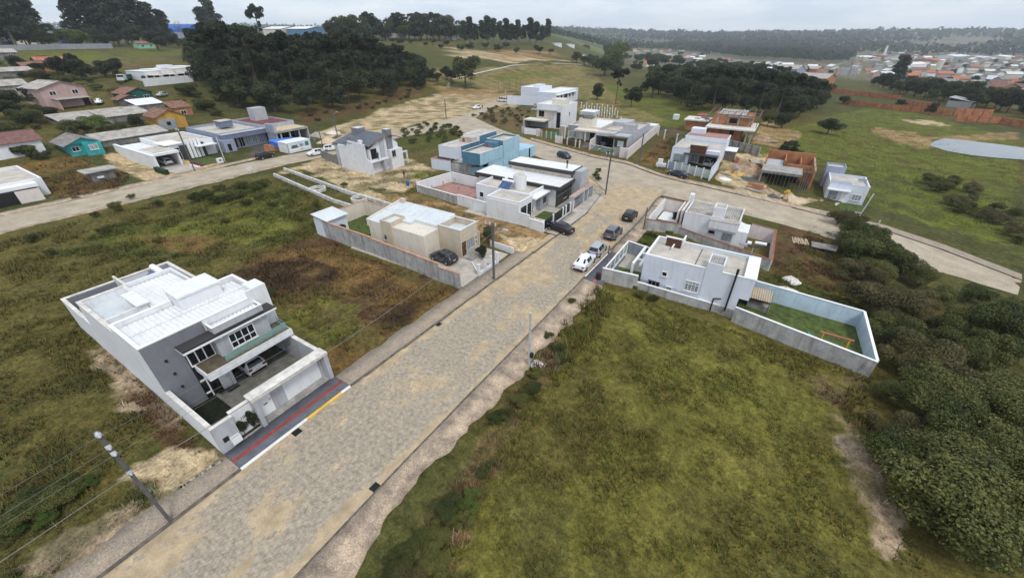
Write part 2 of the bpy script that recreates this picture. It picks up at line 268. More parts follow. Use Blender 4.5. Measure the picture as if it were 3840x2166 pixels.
# ================================================================== THE SETTING
# ground colours are zones of grass, bare earth and sand, outlined on the photograph and dropped on the terrain
Z = {'olive': (.1, .088, .027), 'yel': (.128, .12, .03), 'green': (.065, .076, .02), 'lime': (.125, .13, .03), 'dry': (.155, .1, .038), 'brown': (.1, .06, .032),
     'soil': (.055, .036, .022), 'dirt': (.3, .2, .11), 'tan': (.46, .37, .25), 'sand': (.52, .4, .26), 'past': (.105, .125, .022), 'fieldt': (.2, .165, .07),
     'scrub': (.13, .095, .05), 'town': (.16, .14, .11), 'dark': (.03, .035, .015), 'pale': (.36, .28, .21), 'farg': (.07, .09, .05)}
ZONES = [  # colour, softness, outline in photo pixels (2576 wide)
 ('past', 1, [(1470,200),(1640,235),(1930,330),(2080,290),(2200,262),(2576,345),(2576,640),(2470,600),(2300,545),(2190,520),(2060,420),(1920,420),(1830,350),(1640,310),(1480,260)]),
 ('fieldt', 1, [(1300,225),(1470,165),(1500,195),(1560,260),(1680,300),(1640,330),(1480,290),(1330,235)]),
 ('green', .8, [(1000,110),(1100,125),(1180,150),(1300,168),(1200,178),(1060,182),(1000,150)]),
 ('fieldt', .8, [(1060,185),(1220,172),(1400,162),(1475,166),(1480,190),(1300,226),(1180,240),(1070,216)]),
 ('past', .7, [(1220,195),(1400,182),(1440,188),(1300,205)]), ('green', .7, [(1090,212),(1180,200),(1210,225),(1120,232)]),
 ('tan', .8, [(770,345),(900,300),(1100,236),(1290,236),(1330,262),(1180,300),(1000,332),(850,352)]), ('dirt', .6, [(1090,215),(1300,232),(1260,250),(1120,240)]),
 ('brown', .8, [(730,282),(900,262),(1050,215),(1075,232),(950,270),(850,298),(760,318)]),
 ('scrub', .6, [(1150,292),(1260,262),(1340,275),(1330,335),(1250,320)]), ('green', .6, [(985,345),(1050,312),(1120,322),(1180,345),(1090,375),(1020,365)]),
 ('olive', .8, [(0,575),(300,520),(660,440),(830,520),(900,640),(620,1000),(300,1300),(0,1453)]),
 ('green', 1, [(120,640),(330,560),(640,452),(830,520),(800,588),(560,640),(300,650)]), ('lime', .9, [(250,600),(420,560),(620,540),(760,560),(650,610),(420,620)]),
 ('lime', .9, [(450,505),(600,480),(720,520),(600,545)]), ('dry', .8, [(330,600),(480,640),(600,620),(540,580)]),
 ('brown', .9, [(545,700),(700,625),(810,592),(900,640),(1165,720),(1010,840),(880,850),(740,770)]), ('dry', .7, [(650,640),(830,620),(1000,690),(1140,735),(1060,800),(900,760),(760,690)]),
 ('soil', .7, [(600,680),(760,640),(880,700),(800,740),(690,730)]), ('soil', .6, [(900,770),(1010,760),(1100,745),(1050,800),(960,830)]),
 ('lime', .6, [(725,820),(800,745),(900,770),(905,820),(810,870)]), ('dry', .6, [(800,900),(900,850),(1000,830),(960,870),(850,940)]),
 ('pale', .8, [(225,880),(290,870),(360,960),(480,1060),(400,1080),(300,990)]), ('brown', .8, [(330,960),(420,1010),(560,1130),(480,1170),(380,1090)]),
 ('tan', .7, [(330,1190),(440,1110),(570,1140),(450,1250),(390,1300)]), ('pale', .9, [(60,1420),(180,1330),(330,1290),(420,1330),(270,1453),(80,1453)]),
 ('olive', 1, [(0,1050),(220,1020),(330,1130),(330,1250),(150,1330),(0,1420)]),
 ('tan', .8, [(690,438),(800,398),(930,390),(1040,400),(1100,428),(1050,470),(960,512),(850,462),(760,440)]), ('green', .6, [(735,425),(800,440),(880,475),(820,470),(750,440)]),
 ('lime', .5, [(1035,430),(1100,428),(1090,452),(1050,450)]), ('green', .6, [(930,470),(1010,478),(1060,500),(980,500)]),
 ('dirt', .8, [(940,488),(1060,488),(1365,582),(1420,610),(1330,645),(1230,610),(1000,520)]), ('tan', .6, [(1250,590),(1380,598),(1420,615),(1330,640)]),
 ('yel', .7, [(1510,720),(1640,760),(2190,945),(2120,1045),(2240,1390),(2260,1453),(1010,1453),(1180,1170),(1340,935)]),
 ('lime', 2, [(1530,790),(1800,900),(2050,990),(2090,1110),(1900,1060),(1650,930)]), ('olive', 1.2, [(1300,1000),(1480,900),(1560,1050),(1380,1250),(1250,1180)]),
 ('scrub', .7, [(2010,930),(2190,950),(2130,1020),(2060,990)]),
 ('scrub', .7, [(1000,1453),(1120,1240),(1300,960),(1400,850),(1440,860),(1340,1010),(1200,1250),(1130,1453)]),
 ('pale', .5, [(2105,1035),(2150,1060),(2180,1140),(2270,1290),(2275,1400),(2225,1400),(2140,1210)]), ('dirt', .5, [(1130,1340),(1210,1345),(1200,1375),(1120,1365)]),
 ('brown', .7, [(1945,556),(2110,582),(2145,690),(2080,735),(1940,690),(1900,640)]), ('green', .6, [(1900,690),(1960,690),(2150,755),(2180,785),(2050,770),(1900,725)]),
 ('green', .6, [(1560,600),(1640,580),(1690,625),(1640,640),(1560,625)]), ('green', .6, [(1680,495),(1730,480),(1760,520),(1700,520)]), ('green', .6, [(1880,545),(1970,560),(1940,590),(1870,575)]),
 ('tan', .7, [(1825,385),(1925,385),(1920,480),(2060,502),(1985,520),(1880,500),(1800,450)]), ('dirt', .6, [(1910,300),(2000,330),(1960,370),(1880,360)]),
 ('dry', .6, [(1612,408),(1660,360),(1690,345),(1705,405),(1665,425)]), ('brown', .6, [(1640,360),(1690,340),(1700,375),(1650,390)]),
 ('tan', .6, [(1440,420),(1530,430),(1520,480),(1480,500),(1440,470)]), ('green', .5, [(1475,430),(1520,430),(1500,450)]),
 ('dry', .8, [(60,410),(190,385),(330,440),(310,475),(130,495),(95,450)]), ('brown', .7, [(180,450),(330,450),(300,480),(190,495)]),
 ('sand', .4, [(265,392),(340,385),(600,415),(530,440),(400,460),(300,430)]),
 ('dirt', .6, [(2180,320),(2290,330),(2370,372),(2300,370),(2210,345)]), ('tan', .6, [(2260,300),(2330,300),(2400,318),(2300,312)]), ('dirt', .5, [(2330,345),(2576,330),(2576,350),(2380,355)]),
 ('tan', .8, [(1140,120),(1330,150),(1480,160),(1300,160),(1140,145)]), ('dirt', .7, [(1240,125),(1380,130),(1400,150),(1270,150)]),
 ('town', 1, [(1500,120),(1800,105),(2576,90),(2576,250),(2300,215),(2060,190),(1700,190)]),
 ('past', .8, [(300,130),(470,118),(500,140),(320,155)]), ('scrub', .7, [(120,170),(330,140),(500,150),(300,165)]), ('past', .8, [(60,135),(260,128),(300,150),(80,165)]),
]
def inpoly(X, Y, P):
    r = np.zeros(X.shape, bool); n = len(P)
    for i in range(n):
        (x0, y0), (x1, y1) = P[i], P[(i+1) % n]
        if y0 == y1: continue
        r ^= ((y0 > Y) != (y1 > Y)) & (X < (x1-x0)*(Y-y0)/(y1-y0)+x0)
    return r
def spread(*seg):
    a = [];
    for x0, x1, st in seg: a.append(np.arange(x0, x1, st))
    return np.concatenate(a)
def geo_(x0, x1, n): return np.geomspace(x0, x1, n)
gx = np.concatenate([-geo_(6000, 175, 44), spread((-172, -62, 1.0), (-62, 34, .45), (34, 90, 1.6)), geo_(92, 6000, 44)])
gy = np.concatenate([-geo_(700, 18, 14), spread((-15, 64, .45), (64, 150, .9), (150, 330, 3)), geo_(335, 6500, 46)])
GX, GY = np.meshgrid(gx, gy); sh = GX.shape
dist = np.hypot(GX, GY)
wa = np.clip(dist*.02, .9, 7)
WX = GX+wa*2.4*(fbm(GX/wa/2.2, GY/wa/2.2, 21, 4)-.5); WY = GY+wa*2.4*(fbm(GX/wa/2.2+50, GY/wa/2.2, 33, 4)-.5)
zc = np.empty(sh+(3,)); base = fbm(GX/40, GY/40, 3, 4)[..., None]
zc[:] = np.array(Z['olive'])*(1-sst(.35, .65, base))+np.array((.065, .07, .025))*sst(.35, .65, base)
farm = sst(260, 900, dist)[..., None]; zc[:] = zc*(1-farm)+np.array(Z['farg'])*farm
fm = (sst(.5, .56, fbm(GX/260, GY/260, 8, 3))*sst(500, 900, dist))[..., None]; zc[:] = zc*(1-.8*fm)+np.array((.13, .16, .06))*.8*fm
rough = np.full(sh, .10)*(dist < 160)
for col, soft, P in ZONES:
    W_ = [pix(*p)[:2] for p in P]; m = inpoly(WX, WY, W_)
    if soft >= 1: m = m & (fbm(GX/3.5, GY/3.5, hash(col) % 97, 3) > .3)
    a = (.35+.6*sst(.36, .56, fbm(GX/2.6, GY/2.6, len(P)+7, 4)))[..., None]*m[..., None]*(.6 if soft >= 2 else 1)
    zc[:] = zc*(1-a)+np.array(Z[col])*a
    if col in ('tan', 'sand', 'dirt', 'pale', 'town'): rough[m] = .05
# ---- street edges (plan metres): stations of left edge, right edge
def interp(ys, tab): return np.interp(ys, [t[0] for t in tab], [t[1] for t in tab])
ML = [(-40, -24.45), (13, -24.41), (21.6, -24.1), (33, -23.75), (43, -23.4), (60, -22.9), (72, -24.5), (80, -26)]
MR = [(-40, -15.45), (11, -15.5), (21, -15.35), (40, -15.0), (58, -14.6), (66, -14.6), (74, -15), (80, -14)]
def strip(L, R, n, off=.012, across=7):
    """mesh rows between two edge polylines, laid on the terrain"""
    L = np.array(L, float); R = np.array(R, float)
    def res(P):
        s = np.r_[0, np.cumsum(np.hypot(*np.diff(P, axis=0).T))]; q = np.linspace(0, s[-1], n); return np.c_[np.interp(q, s, P[:, 0]), np.interp(q, s, P[:, 1])]
    A, B = res(L), res(R); k = np.linspace(0, 1, across)[None, :, None]
    Q = A[:, None]*(1-k)+B[:, None]*k; zq = terr(Q[..., 0], Q[..., 1])+off
    V = np.concatenate([Q, zq[..., None]], 2).reshape(-1, 3)
    i = np.arange(n-1)[:, None]*across+np.arange(across-1)[None]; F = np.stack([i, i+1, i+across+1, i+across], -1).reshape(-1, 4)
    e1 = Q[0, -1]-Q[0, 0]; e2 = Q[1, 0]-Q[0, 0]
    if e1[0]*e2[1]-e1[1]*e2[0] < 0: F = F[:, ::-1]
    return V, F, np.concatenate([A, B[::-1]])
ys = np.linspace(-40, 80, 90)
RD = {}
RD['main_street'] = strip(np.c_[interp(ys, ML), ys], np.c_[interp(ys, MR), ys], 90, .012)
RD['back_street'] = strip([(-104.5, -45), (-104.3, 30), (-103.5, 52), (-101.5, 62), (-102.5, 90), (-101, 132)], [(-95.4, -45), (-95.6, 34), (-94.5, 50), (-92.5, 62), (-93.5, 88), (-86, 118)], 60, .010)
lo = [(1150,330),(1215,342),(1300,372),(1360,398),(1440,424),(1490,448),(1520,478),(1585,500),(1660,490),(1800,522),(1960,562),(2100,602),(2250,660),(2400,692),(2560,742)]
hi = [(1185,292),(1250,322),(1335,353),(1400,371),(1490,396),(1580,414),(1625,432),(1665,446),(1705,456),(1830,484),(1950,512),(2060,540),(2225,580),(2380,632),(2570,706)]
RD['cross_street'] = strip([pix(*p)[:2] for p in lo], [pix(*p)[:2] for p in hi], 70, .018)
RD['side_track'] = strip([pix(*p)[:2] for p in [(1170,318),(1205,290),(1250,268),(1290,258)]], [pix(*p)[:2] for p in [(1120,312),(1180,284),(1225,262),(1270,250)]], 20, .014)
onroad = np.zeros(sh, bool)
for k, (V, F, P) in RD.items(): onroad |= inpoly(GX, GY, [tuple(p) for p in P])
flat = onroad | ((GX > -27) & (GX < -12.5) & (GY > -40) & (GY < 75))
hz = terr(GX, GY)+np.where(flat, -.09, rough*2*(fbm(GX/1.3, GY/1.3, 41, 4)-.5)-.03) + np.where(flat | (dist > 150), 0, .35*(fbm(GX/9, GY/9, 77, 3)-.5)*sst(6, 16, np.abs(GX+20)))
V = np.c_[GX.ravel(), GY.ravel(), hz.ravel()]; nx = sh[1]
i = np.arange(sh[0]-1)[:, None]*nx+np.arange(nx-1)[None]; F = np.stack([i, i+1, i+nx+1, i+nx], -1).reshape(-1, 4)
GM = bpy.data.materials.new('ground_cover'); GM.use_nodes = True; n, l = nod(GM); p = n['Principled BSDF']; p.inputs['Roughness'].default_value = .95; p.inputs['Specular IOR Level'].default_value = .1
at = n.new('ShaderNodeAttribute'); at.attribute_name = 'zone'; geo = n.new('ShaderNodeNewGeometry'); last = at.outputs[0]
for sc_, lo_, hi_ in ((.22, .72, 1.3), (1.6, .55, 1.45), (7., .6, 1.35)):
    nz = n.new('ShaderNodeTexNoise'); nz.inputs['Scale'].default_value = sc_; nz.inputs['Detail'].default_value = 5; nz.inputs['Roughness'].default_value = .65; l.new(geo.outputs['Position'], nz.inputs['Vector'])
    r = n.new('ShaderNodeValToRGB'); r.color_ramp.elements[0].position = .32; r.color_ramp.elements[1].position = .68
    r.color_ramp.elements[0].color = (lo_, lo_*1.0, lo_*.95, 1); r.color_ramp.elements[1].color = (hi_, hi_*.98, hi_*.95, 1); l.new(nz.outputs['Fac'], r.inputs[0])
    mm = n.new('ShaderNodeMixRGB'); mm.blend_type = 'MULTIPLY'; mm.inputs[0].default_value = 1; l.new(last, mm.inputs[1]); l.new(r.outputs[0], mm.inputs[2]); last = mm.outputs[0]
l.new(last, p.inputs['Base Color'])
nb = n.new('ShaderNodeTexNoise'); nb.inputs['Scale'].default_value = 5; nb.inputs['Detail'].default_value = 5; l.new(geo.outputs['Position'], nb.inputs['Vector'])
bp = n.new('ShaderNodeBump'); bp.inputs['Strength'].default_value = .6; bp.inputs['Distance'].default_value = .12; l.new(nb.outputs['Fac'], bp.inputs['Height']); l.new(bp.outputs[0], p.inputs['Normal'])
gme = npmesh('ground', V, F, GM, True); ca = gme.color_attributes.new('zone', 'FLOAT_COLOR', 'POINT')
ca.data.foreach_set('color', np.c_[zc.reshape(-1, 3), np.ones(len(V))].astype(np.float32).ravel())
tag(link('ground', gme), 'grass, earth and fields across the whole valley', None, None, 'structure')
HZ, ZC = hz, zc
def gz(x, y):   # height of the ground sheet
    return float(terr(x, y))
# ---- roads
RM = mat('paved_road', (.385, .325, .245), var=.16, sc=.35, fine=.16, col2=(.29, .245, .18), bump=.3, bsc=4)
RJ = mat('sandy_road_bed', (.13, .105, .078), var=.2, sc=2)
for k, (V, F, P) in RD.items():
    tag(link(k, npmesh(k, V, F, RJ if k == 'main_street' else RM, True)), 'pale paved %s' % k.replace('_', ' '), None, None, 'structure')
main = bpy.data.objects['main_street']
# hexagonal pavers: the 300 that show largest are single pieces, the rest one mass
PM = mat('hexagonal_concrete_paver', (.37, .318, .245), var=.2, sc=3.2, fine=.12, col2=(.21, .18, .14)); 
S = .25; rr = S/math.sqrt(3)*.955
hexv = [(rr*math.sin(a), rr*math.cos(a)) for a in [k*math.pi/3 for k in range(6)]]
cen = []
for j in range(int((80+9)/(S*.866))):
    yy = -9+j*S*.866
    for q in range(40):
        xx = -24.6+q*S+(S/2 if j % 2 else 0)
        if interp([yy], ML)[0]+.12 < xx < interp([yy], MR)[0]-.12: cen.append((xx, yy))
cen = np.array(cen); hgt = .022+.012*RNG.random(len(cen))+.02*(fbm(cen[:, 0]/2, cen[:, 1]/2, 4, 2)-.5)
sx = cen[:, 0]*CY+cen[:, 1]*SY; sy = -cen[:, 0]*SY+cen[:, 1]*CY          # seen in the frame and nearest
cpx = [(1920+FPX*a/(b*math.cos(PITCH)+25*math.sin(PITCH)), 1083+FPX*(-b*math.sin(PITCH)+25*math.cos(PITCH))/(b*math.cos(PITCH)+25*math.sin(PITCH))) for a, b in zip(sx, sy)]
vis = np.array([0 < a < 3840 and b < 2160 for a, b in cpx]); order = np.argsort(np.hypot(sx, sy)+1e6*(~vis)); near = set(order[:300].tolist())
pb = MB(); pb.prism([(x*.93, y*.93) for x, y in hexv], -.02, 0); pm = pb.mesh('paver', PM)
pm = MB().add([(x, y, -.03) for x, y in hexv]+[(x, y, -.006) for x, y in hexv]+[(x*.93, y*.93, 0) for x, y in hexv], [(i, (i+1) % 6, 6+(i+1) % 6, 6+i) for i in range(6)][::1]+[(6+i, 6+(i+1) % 6, 12+(i+1) % 6, 12+i) for i in range(6)]+[tuple(range(12, 18))])
pm.f = [tuple(reversed(f)) for f in pm.f]; pvm = pm.mesh('paver', PM)
for k in sorted(near): link('paver', pvm, main, (cen[k, 0], cen[k, 1], .012+hgt[k]))
rest = np.array([k for k in range(len(cen)) if k not in near]); lv = np.array(pm.v)
tilt = RNG.normal(0, .018, (len(rest), 2))
Vp = np.tile(lv, (len(rest), 1, 1)); Vp[..., 2] += (Vp[..., :2]*tilt[:, None]).sum(-1)+(.012+hgt[rest])[:, None]; Vp[..., 0] += cen[rest, 0][:, None]; Vp[..., 1] += cen[rest, 1][:, None]
q4 = np.array([f for f in pm.f if len(f) == 4]); six = [f for f in pm.f if len(f) == 6][0]; q4 = np.vstack([q4, [six[:4]], [(six[0], six[3], six[4], six[5])]])
Fp = (q4[None]+18*np.arange(len(rest))[:, None, None]).reshape(-1, 4)
tag(link('paver_field', npmesh('paver_field', Vp.reshape(-1, 3), Fp, PM), main), kind='stuff')
# washed sand lying over the pavers in drifts and along both kerbs
xs = np.arange(-24.5, -15, .16); yv = np.arange(-9, 80, .2); SX, SYY = np.meshgrid(xs, yv)
t = (SX-interp(SYY.ravel(), ML).reshape(SX.shape))/(interp(SYY.ravel(), MR)-interp(SYY.ravel(), ML)).reshape(SX.shape)
edge = np.exp(-((t-.02)/.075)**2)+np.exp(-((t-.98)/.07)**2)
trk = .55*np.exp(-((t-.3)/.13)**2)+.35*np.exp(-((t-.62)/.1)**2)
hs = .014+.055*(fbm(SX/1.6, SYY/3.4, 61, 4)-.54)+.05*edge*fbm(SX/.9, SYY/2, 71, 3)+.012*trk+.012*(fbm(SX/.3, SYY/.3, 9, 2)-.5)+.016*sst(25, 60, SYY)
ok = (t > .0) & (t < 1.0); hs = np.where(ok, hs, -.05)
Vs = np.c_[SX.ravel(), SYY.ravel(), (terr(SX, SYY)+.016+hs).ravel()]; nx = SX.shape[1]; i = np.arange(SX.shape[0]-1)[:, None]*nx+np.arange(nx-1)[None]
SDM = mat('washed_sand', (.44, .34, .215), var=.14, sc=.9, fine=.14, bump=.2)
tag(link('sand_wash', npmesh('sand_wash', Vs, np.stack([i, i+1, i+nx+1, i+nx], -1).reshape(-1, 4), SDM, True)), 'tan sand washed over the hexagonal pavers of the street', None, None, 'stuff')
# ---- pavements and kerbs along the main street
SWM = mat('old_block_pavement', (.2, .165, .135), var=.25, sc=.9, fine=.35, col2=(.36, .29, .21), bump=.4, bsc=9)
SWR = mat('broken_sandy_pavement', (.46, .355, .25), var=.2, sc=.75, fine=.35, col2=(.17, .135, .11), bump=.4, bsc=8)
KB = mat('old_kerb', (.14, .125, .105), var=.3, sc=2, fine=.25)
def side(name, xa, xb, y0, y1, m, z=.12, wob=.0, label=None):
    yv = np.linspace(y0, y1, max(3, int((y1-y0)/.5))); b = MB()
    fa = (lambda y: interp([y], xa)[0]) if isinstance(xa, list) else (lambda y: xa); fb = (lambda y: interp([y], xb)[0]) if isinstance(xb, list) else (lambda y: xb)
    A = np.array([(fa(y)+max(wob, 0)*(vn(y*.7, 3)-.5), y) for y in yv]); B = np.array([(fb(y)+min(wob, 0)*(fbm(y*.35, 3, 2, 4)-.4), y) for y in yv])
    V = []; F = []
    for (ax, ay), (bx, by) in zip(A, B):
        za, zb = float(terr(ax, ay))+z, float(terr(bx, by))+z
        V += [(ax, ay, za-.4), (ax, ay, za), (bx, by, zb), (bx, by, zb-.4)]
    for k in range(len(yv)-1):
        for j in range(3): F.append((4*k+j, 4*k+j+1, 4*k+5+j, 4*k+4+j))
    return tag(link(name, npmesh(name, V, F, m)), label, None, None, 'structure')
off = lambda T, d: [(a, x+d) for a, x in T]
side('pavement', off(ML, -2.1), off(ML, -.15), -30, 4.28, SWM, wob=.5, label='worn block pavement in front of the left hand lot'); side('pavement', off(ML, -2.2), off(ML, -.15), 13.4, 30.7, SWM, wob=.4, label='worn block pavement beside the dry grass lot')
side('pavement', off(ML, -2.2), off(ML, -.15), 30.72, 42.4, SWM, label='block pavement in front of the beige house')
side('pavement', off(ML, -2.3), off(ML, -.15), 50, 70, PAV, label='grey pavement in front of the white and anthracite houses')
side('pavement', off(MR, .16), off(MR, 2.5), -30, 40.4, SWR, wob=-2.2, label='broken sandy pavement beside the open grass lot')
side('pavement', off(MR, .16), off(MR, 2.0), 49.2, 75, SWR, label='sandy verge pavement by the white house')
def band(lab, pts, dy0, dy1, m, z=.1):
    k_ = len(pts); A_ = [pix(*p_)[:2] for p_ in pts]; B_ = [pix(p_[0], p_[1]-(dy0+(dy1-dy0)*i_/(k_-1)))[:2] for i_, p_ in enumerate(pts)]
    V, F, P = strip(A_, B_, 60, z, 3); tag(link('pavement', npmesh('pavement', V, F, m, True)), lab, None, None, 'structure')
band('sandy pavement before the row of houses beyond the crossing', [(1335,352),(1400,370),(1490,395),(1580,413),(1665,445),(1705,455)], 5, 7, SWR); band('earth verge before the building sites', [(1705,455),(1830,483),(1950,511),(2060,539)], 8, 10, SWR); band('brown pavement before the small white house', [(2060,539),(2225,579),(2380,631),(2570,705)], 11, 14, SWM)
tag(side('pavement', -106.8, -104.6, -40, 54, SWR, .1), 'pale verge pavement along the houses of the back street', None, None, 'structure'); tag(side('pavement', -95.3, -94.2, -40, 52, SWR, .06, wob=-1.5), 'sandy verge along the weedy field', None, None, 'structure')
def kerb(xa, xb, y0, y1, m, z=.135, name='kerb'): return side(name, xa, xb, y0, y1, m, z)
kerb(off(ML, -.15), off(ML, 0), -30, 4.28, KB); kerb(off(ML, -.15), off(ML, 0), 13.4, 70, KB); kerb(off(MR, 0), off(MR, .16), -30, 41, KB, .09); kerb(off(MR, 0), off(MR, .16), 50.5, 74, KB, .09)
# ================================================================== HOUSES
class H:
    """one building: an empty on the ground that carries the parts; coordinates are street-plan metres"""
    def __init__(s, name, label, cat, xm, ym, group=None, rz=0, at=None, dz=0):
        if at: x, y, z = at; s.s = 1.0
        else: x, y, z, s.s = site(xm, ym)
        s.o = (xm, ym); s.root = tag(empty(name, (x, y, z+dz), rz, s.s, label, cat, group), kind='thing')
    def off(s, mb): 
        mb.v = [(x-s.o[0], y-s.o[1], z) for x, y, z in mb.v]; return mb
    def put(s, name, m, mb, parent=None, smooth=False): return s.off(mb).build(name, m, parent or s.root, smooth)
    def b(s, name, m, x0, y0, z0, x1, y1, z1, parent=None): return s.put(name, m, MB().box(x0, y0, z0, x1, y1, z1), parent)
    def vol(s, x0, y0, x1, y1, h, m, par=.4, th=.16, roof=SLAB, cope=None, z0=-.8, rh=None, name='wall'):
        """block with a sunk flat roof behind a parapet"""
        x0, x1 = min(x0, x1), max(x0, x1); y0, y1 = min(y0, y1), max(y0, y1)
        w_ = s.b(name, m, x0, y0, z0, x1, y1, h-par)
        if roof: s.b('roof', roof, x0+th, y0+th, h-par+.001, x1-th, y1-th, h-par+(rh or .04))
        if par > .08:
            p = MB().box(x0, y0, h-par, x1, y0+th, h).box(x0, y1-th, h-par, x1, y1, h).box(x0, y0+th, h-par, x0+th, y1-th, h).box(x1-th, y0+th, h-par, x1, y1-th, h)
            p = s.put('parapet', m, p)
            e = .03; c = MB().box(x0-e, y0-e, h, x1+e, y0+th+e, h+.05).box(x0-e, y1-th-e, h, x1+e, y1+e, h+.05).box(x0-e, y0+th+e, h, x0+th+e, y1-th-e, h+.05).box(x1-th-e, y0+th+e, h, x1+e, y1-th-e, h+.05)
            s.put('coping', cope or m, c)
        return w_
    def win(s, face, pos, a0, a1, z0, z1, nv=2, fm=WF, gm=GL, fr=.07, tr=None, sill=True, name='window'):
        """framed window proud of the wall: one pane per light, with sill"""
        sg = 1 if face[0] == '+' else -1; ax = face[1]; d0, d1 = pos+sg*.004, pos+sg*.07; dp = pos+sg*.03
        def bx(mb, u0, v0, u1, v1, p, q): return mb.box(p, u0, v0, q, u1, v1) if ax == 'x' else mb.box(u0, p, v0, u1, q, v1)
        f = MB(); bx(f, a0, z0, a1, z0+fr, d0, d1); bx(f, a0, z1-fr, a1, z1, d0, d1); bx(f, a0, z0+fr, a0+fr, z1-fr, d0, d1); bx(f, a1-fr, z0+fr, a1, z1-fr, d0, d1)
        us = [a0+(a1-a0)*k/nv for k in range(nv+1)]
        for u in us[1:-1]: bx(f, u-fr*.4, z0+fr, u+fr*.4, z1-fr, d0, d1)
        zs = [z0, z1]
        if tr: zs = [z0, tr, z1]; bx(f, a0+fr, tr-fr*.4, a1-fr, tr+fr*.4, d0, d1+sg*.002)
        wd = s.put(name, fm, f)
        for k in range(nv):
            for j in range(len(zs)-1):
                g = MB(); bx(g, us[k]+fr*.5, zs[j]+fr*.5, us[k+1]-fr*.5, zs[j+1]-fr*.5, d0, dp); s.put('pane', gm, g, wd)
        if sill: g = MB(); bx(g, a0-.08, z0-.06, a1+.08, z0-.004, pos+sg*.003, pos+sg*.14); s.put('sill', WC, g, wd)
        return wd
    def hole(s, face, pos, a0, a1, z0, z1, m=DK, name='opening'):  # solid panel on the wall; default colour paints the shade inside an opening
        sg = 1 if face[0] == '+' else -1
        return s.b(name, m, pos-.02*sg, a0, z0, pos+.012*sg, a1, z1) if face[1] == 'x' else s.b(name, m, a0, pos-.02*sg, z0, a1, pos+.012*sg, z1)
    def door(s, face, pos, a0, a1, z0, z1, m=WF, fm=None):
        sg = 1 if face[0] == '+' else -1
        bx = (lambda p, q, u0, u1, v0, v1: MB().box(p, u0, v0, q, u1, v1)) if face[1] == 'x' else (lambda p, q, u0, u1, v0, v1: MB().box(u0, p, v0, u1, q, v1))
        d = s.put('door', m, bx(pos, pos+sg*.06, a0, a1, z0, z1)); k = a1-.14
        s.put('handle', STL, bx(pos+sg*.062, pos+sg*.12, k-.03, k+.03, (z0+z1)/2-.1, (z0+z1)/2+.06), d); return d
    def corr(s, x0, y0, x1, y1, za, zb, axis='x', pitch=.35, amp=.05, m=ROOFW, name='roof', th=.03):
        """corrugated sheet; ridges run along axis, height za at the low coordinate, zb at the high one"""
        x0, x1 = min(x0, x1), max(x0, x1); y0, y1 = min(y0, y1), max(y0, y1); b = MB()
        a0, a1, c0, c1 = (x0, x1, y0, y1) if axis == 'x' else (y0, y1, x0, x1); n = max(2, int((c1-c0)/pitch*2)); vs = []; fs = []
        for k in range(n+1):
            c = c0+(c1-c0)*k/n; h = amp*(1 if k % 2 else -1)
            for a, zz in ((a0, za), (a1, zb)): vs.append((a, c, zz+h) if axis == 'x' else (c, a, zz+h))
        for k in range(n): q = (2*k, 2*k+1, 2*k+3, 2*k+2); fs.append(q if axis == 'y' else q[::-1])
        fs = [f[::-1] for f in fs] if False else fs
        return s.put(name, m, b.add(vs, fs))
    def gable(s, x0, y0, x1, y1, ze, zr, axis='x', ov=.4, m=TERD, th=.09, name='roof', wm=None):
        """two sloping slabs with a ridge along axis, plus gable triangles when wm is given"""
        x0, x1 = min(x0, x1), max(x0, x1); y0, y1 = min(y0, y1), max(y0, y1)
        sw = (lambda p: p) if axis == 'x' else (lambda p: (p[1], p[0], p[2]))
        a0, a1, c0, c1 = (x0, x1, y0, y1) if axis == 'x' else (y0, y1, x0, x1); cm = (c0+c1)/2; sl = (zr-ze)/(cm-c0)
        r = None
        for sg, cc in ((-1, c0-ov), (1, c1+ov)):
            zo = ze-sl*ov
            vs = [sw(p) for p in [(a0-ov, cc, zo), (a1+ov, cc, zo), (a1+ov, cm, zr), (a0-ov, cm, zr), (a0-ov, cc, zo+th), (a1+ov, cc, zo+th), (a1+ov, cm, zr+th), (a0-ov, cm, zr+th)]]
            fs = [(3,2,1,0),(4,5,6,7),(0,1,5,4),(1,2,6,5),(2,3,7,6),(3,0,4,7)]
            if (sg > 0) != (axis == 'y'): fs = [f[::-1] for f in fs]
            o = s.put(name, m, MB().add(vs, fs)); r = r or o
        s.put('ridge_cap', m, MB().bar(sw((a0-ov-.02, cm, zr+th+.02)), sw((a1+ov+.02, cm, zr+th+.02)), .3, .08), r)
        if wm:
            for a, t in ((a0, .0), (a1-.15, 0)):
                vs = [sw(p) for p in [(a, c0, ze), (a, c1, ze), (a, cm, zr-.01), (a+.15, c0, ze), (a+.15, c1, ze), (a+.15, cm, zr-.01)]]
                s.put('gable', wm, MB().add(vs, [(0,1,2),(5,4,3),(0,3,4,1),(1,4,5,2),(2,5,3,0)]))
        return r
    def shed(s, x0, y0, x1, y1, za, zb, axis='x', m=FIB, th=.07, ov=.2, name='roof'):
        x0, x1 = min(x0, x1)-ov, max(x0, x1)+ov; y0, y1 = min(y0, y1)-ov, max(y0, y1)+ov
        f = (lambda x, y: za+(zb-za)*(x-x0)/(x1-x0)) if axis == 'x' else (lambda x, y: za+(zb-za)*(y-y0)/(y1-y0))
        return s.put(name, m, MB().prism([(x0, y0), (x1, y0), (x1, y1), (x0, y1)], lambda p: f(*p), lambda p: f(*p)+th))
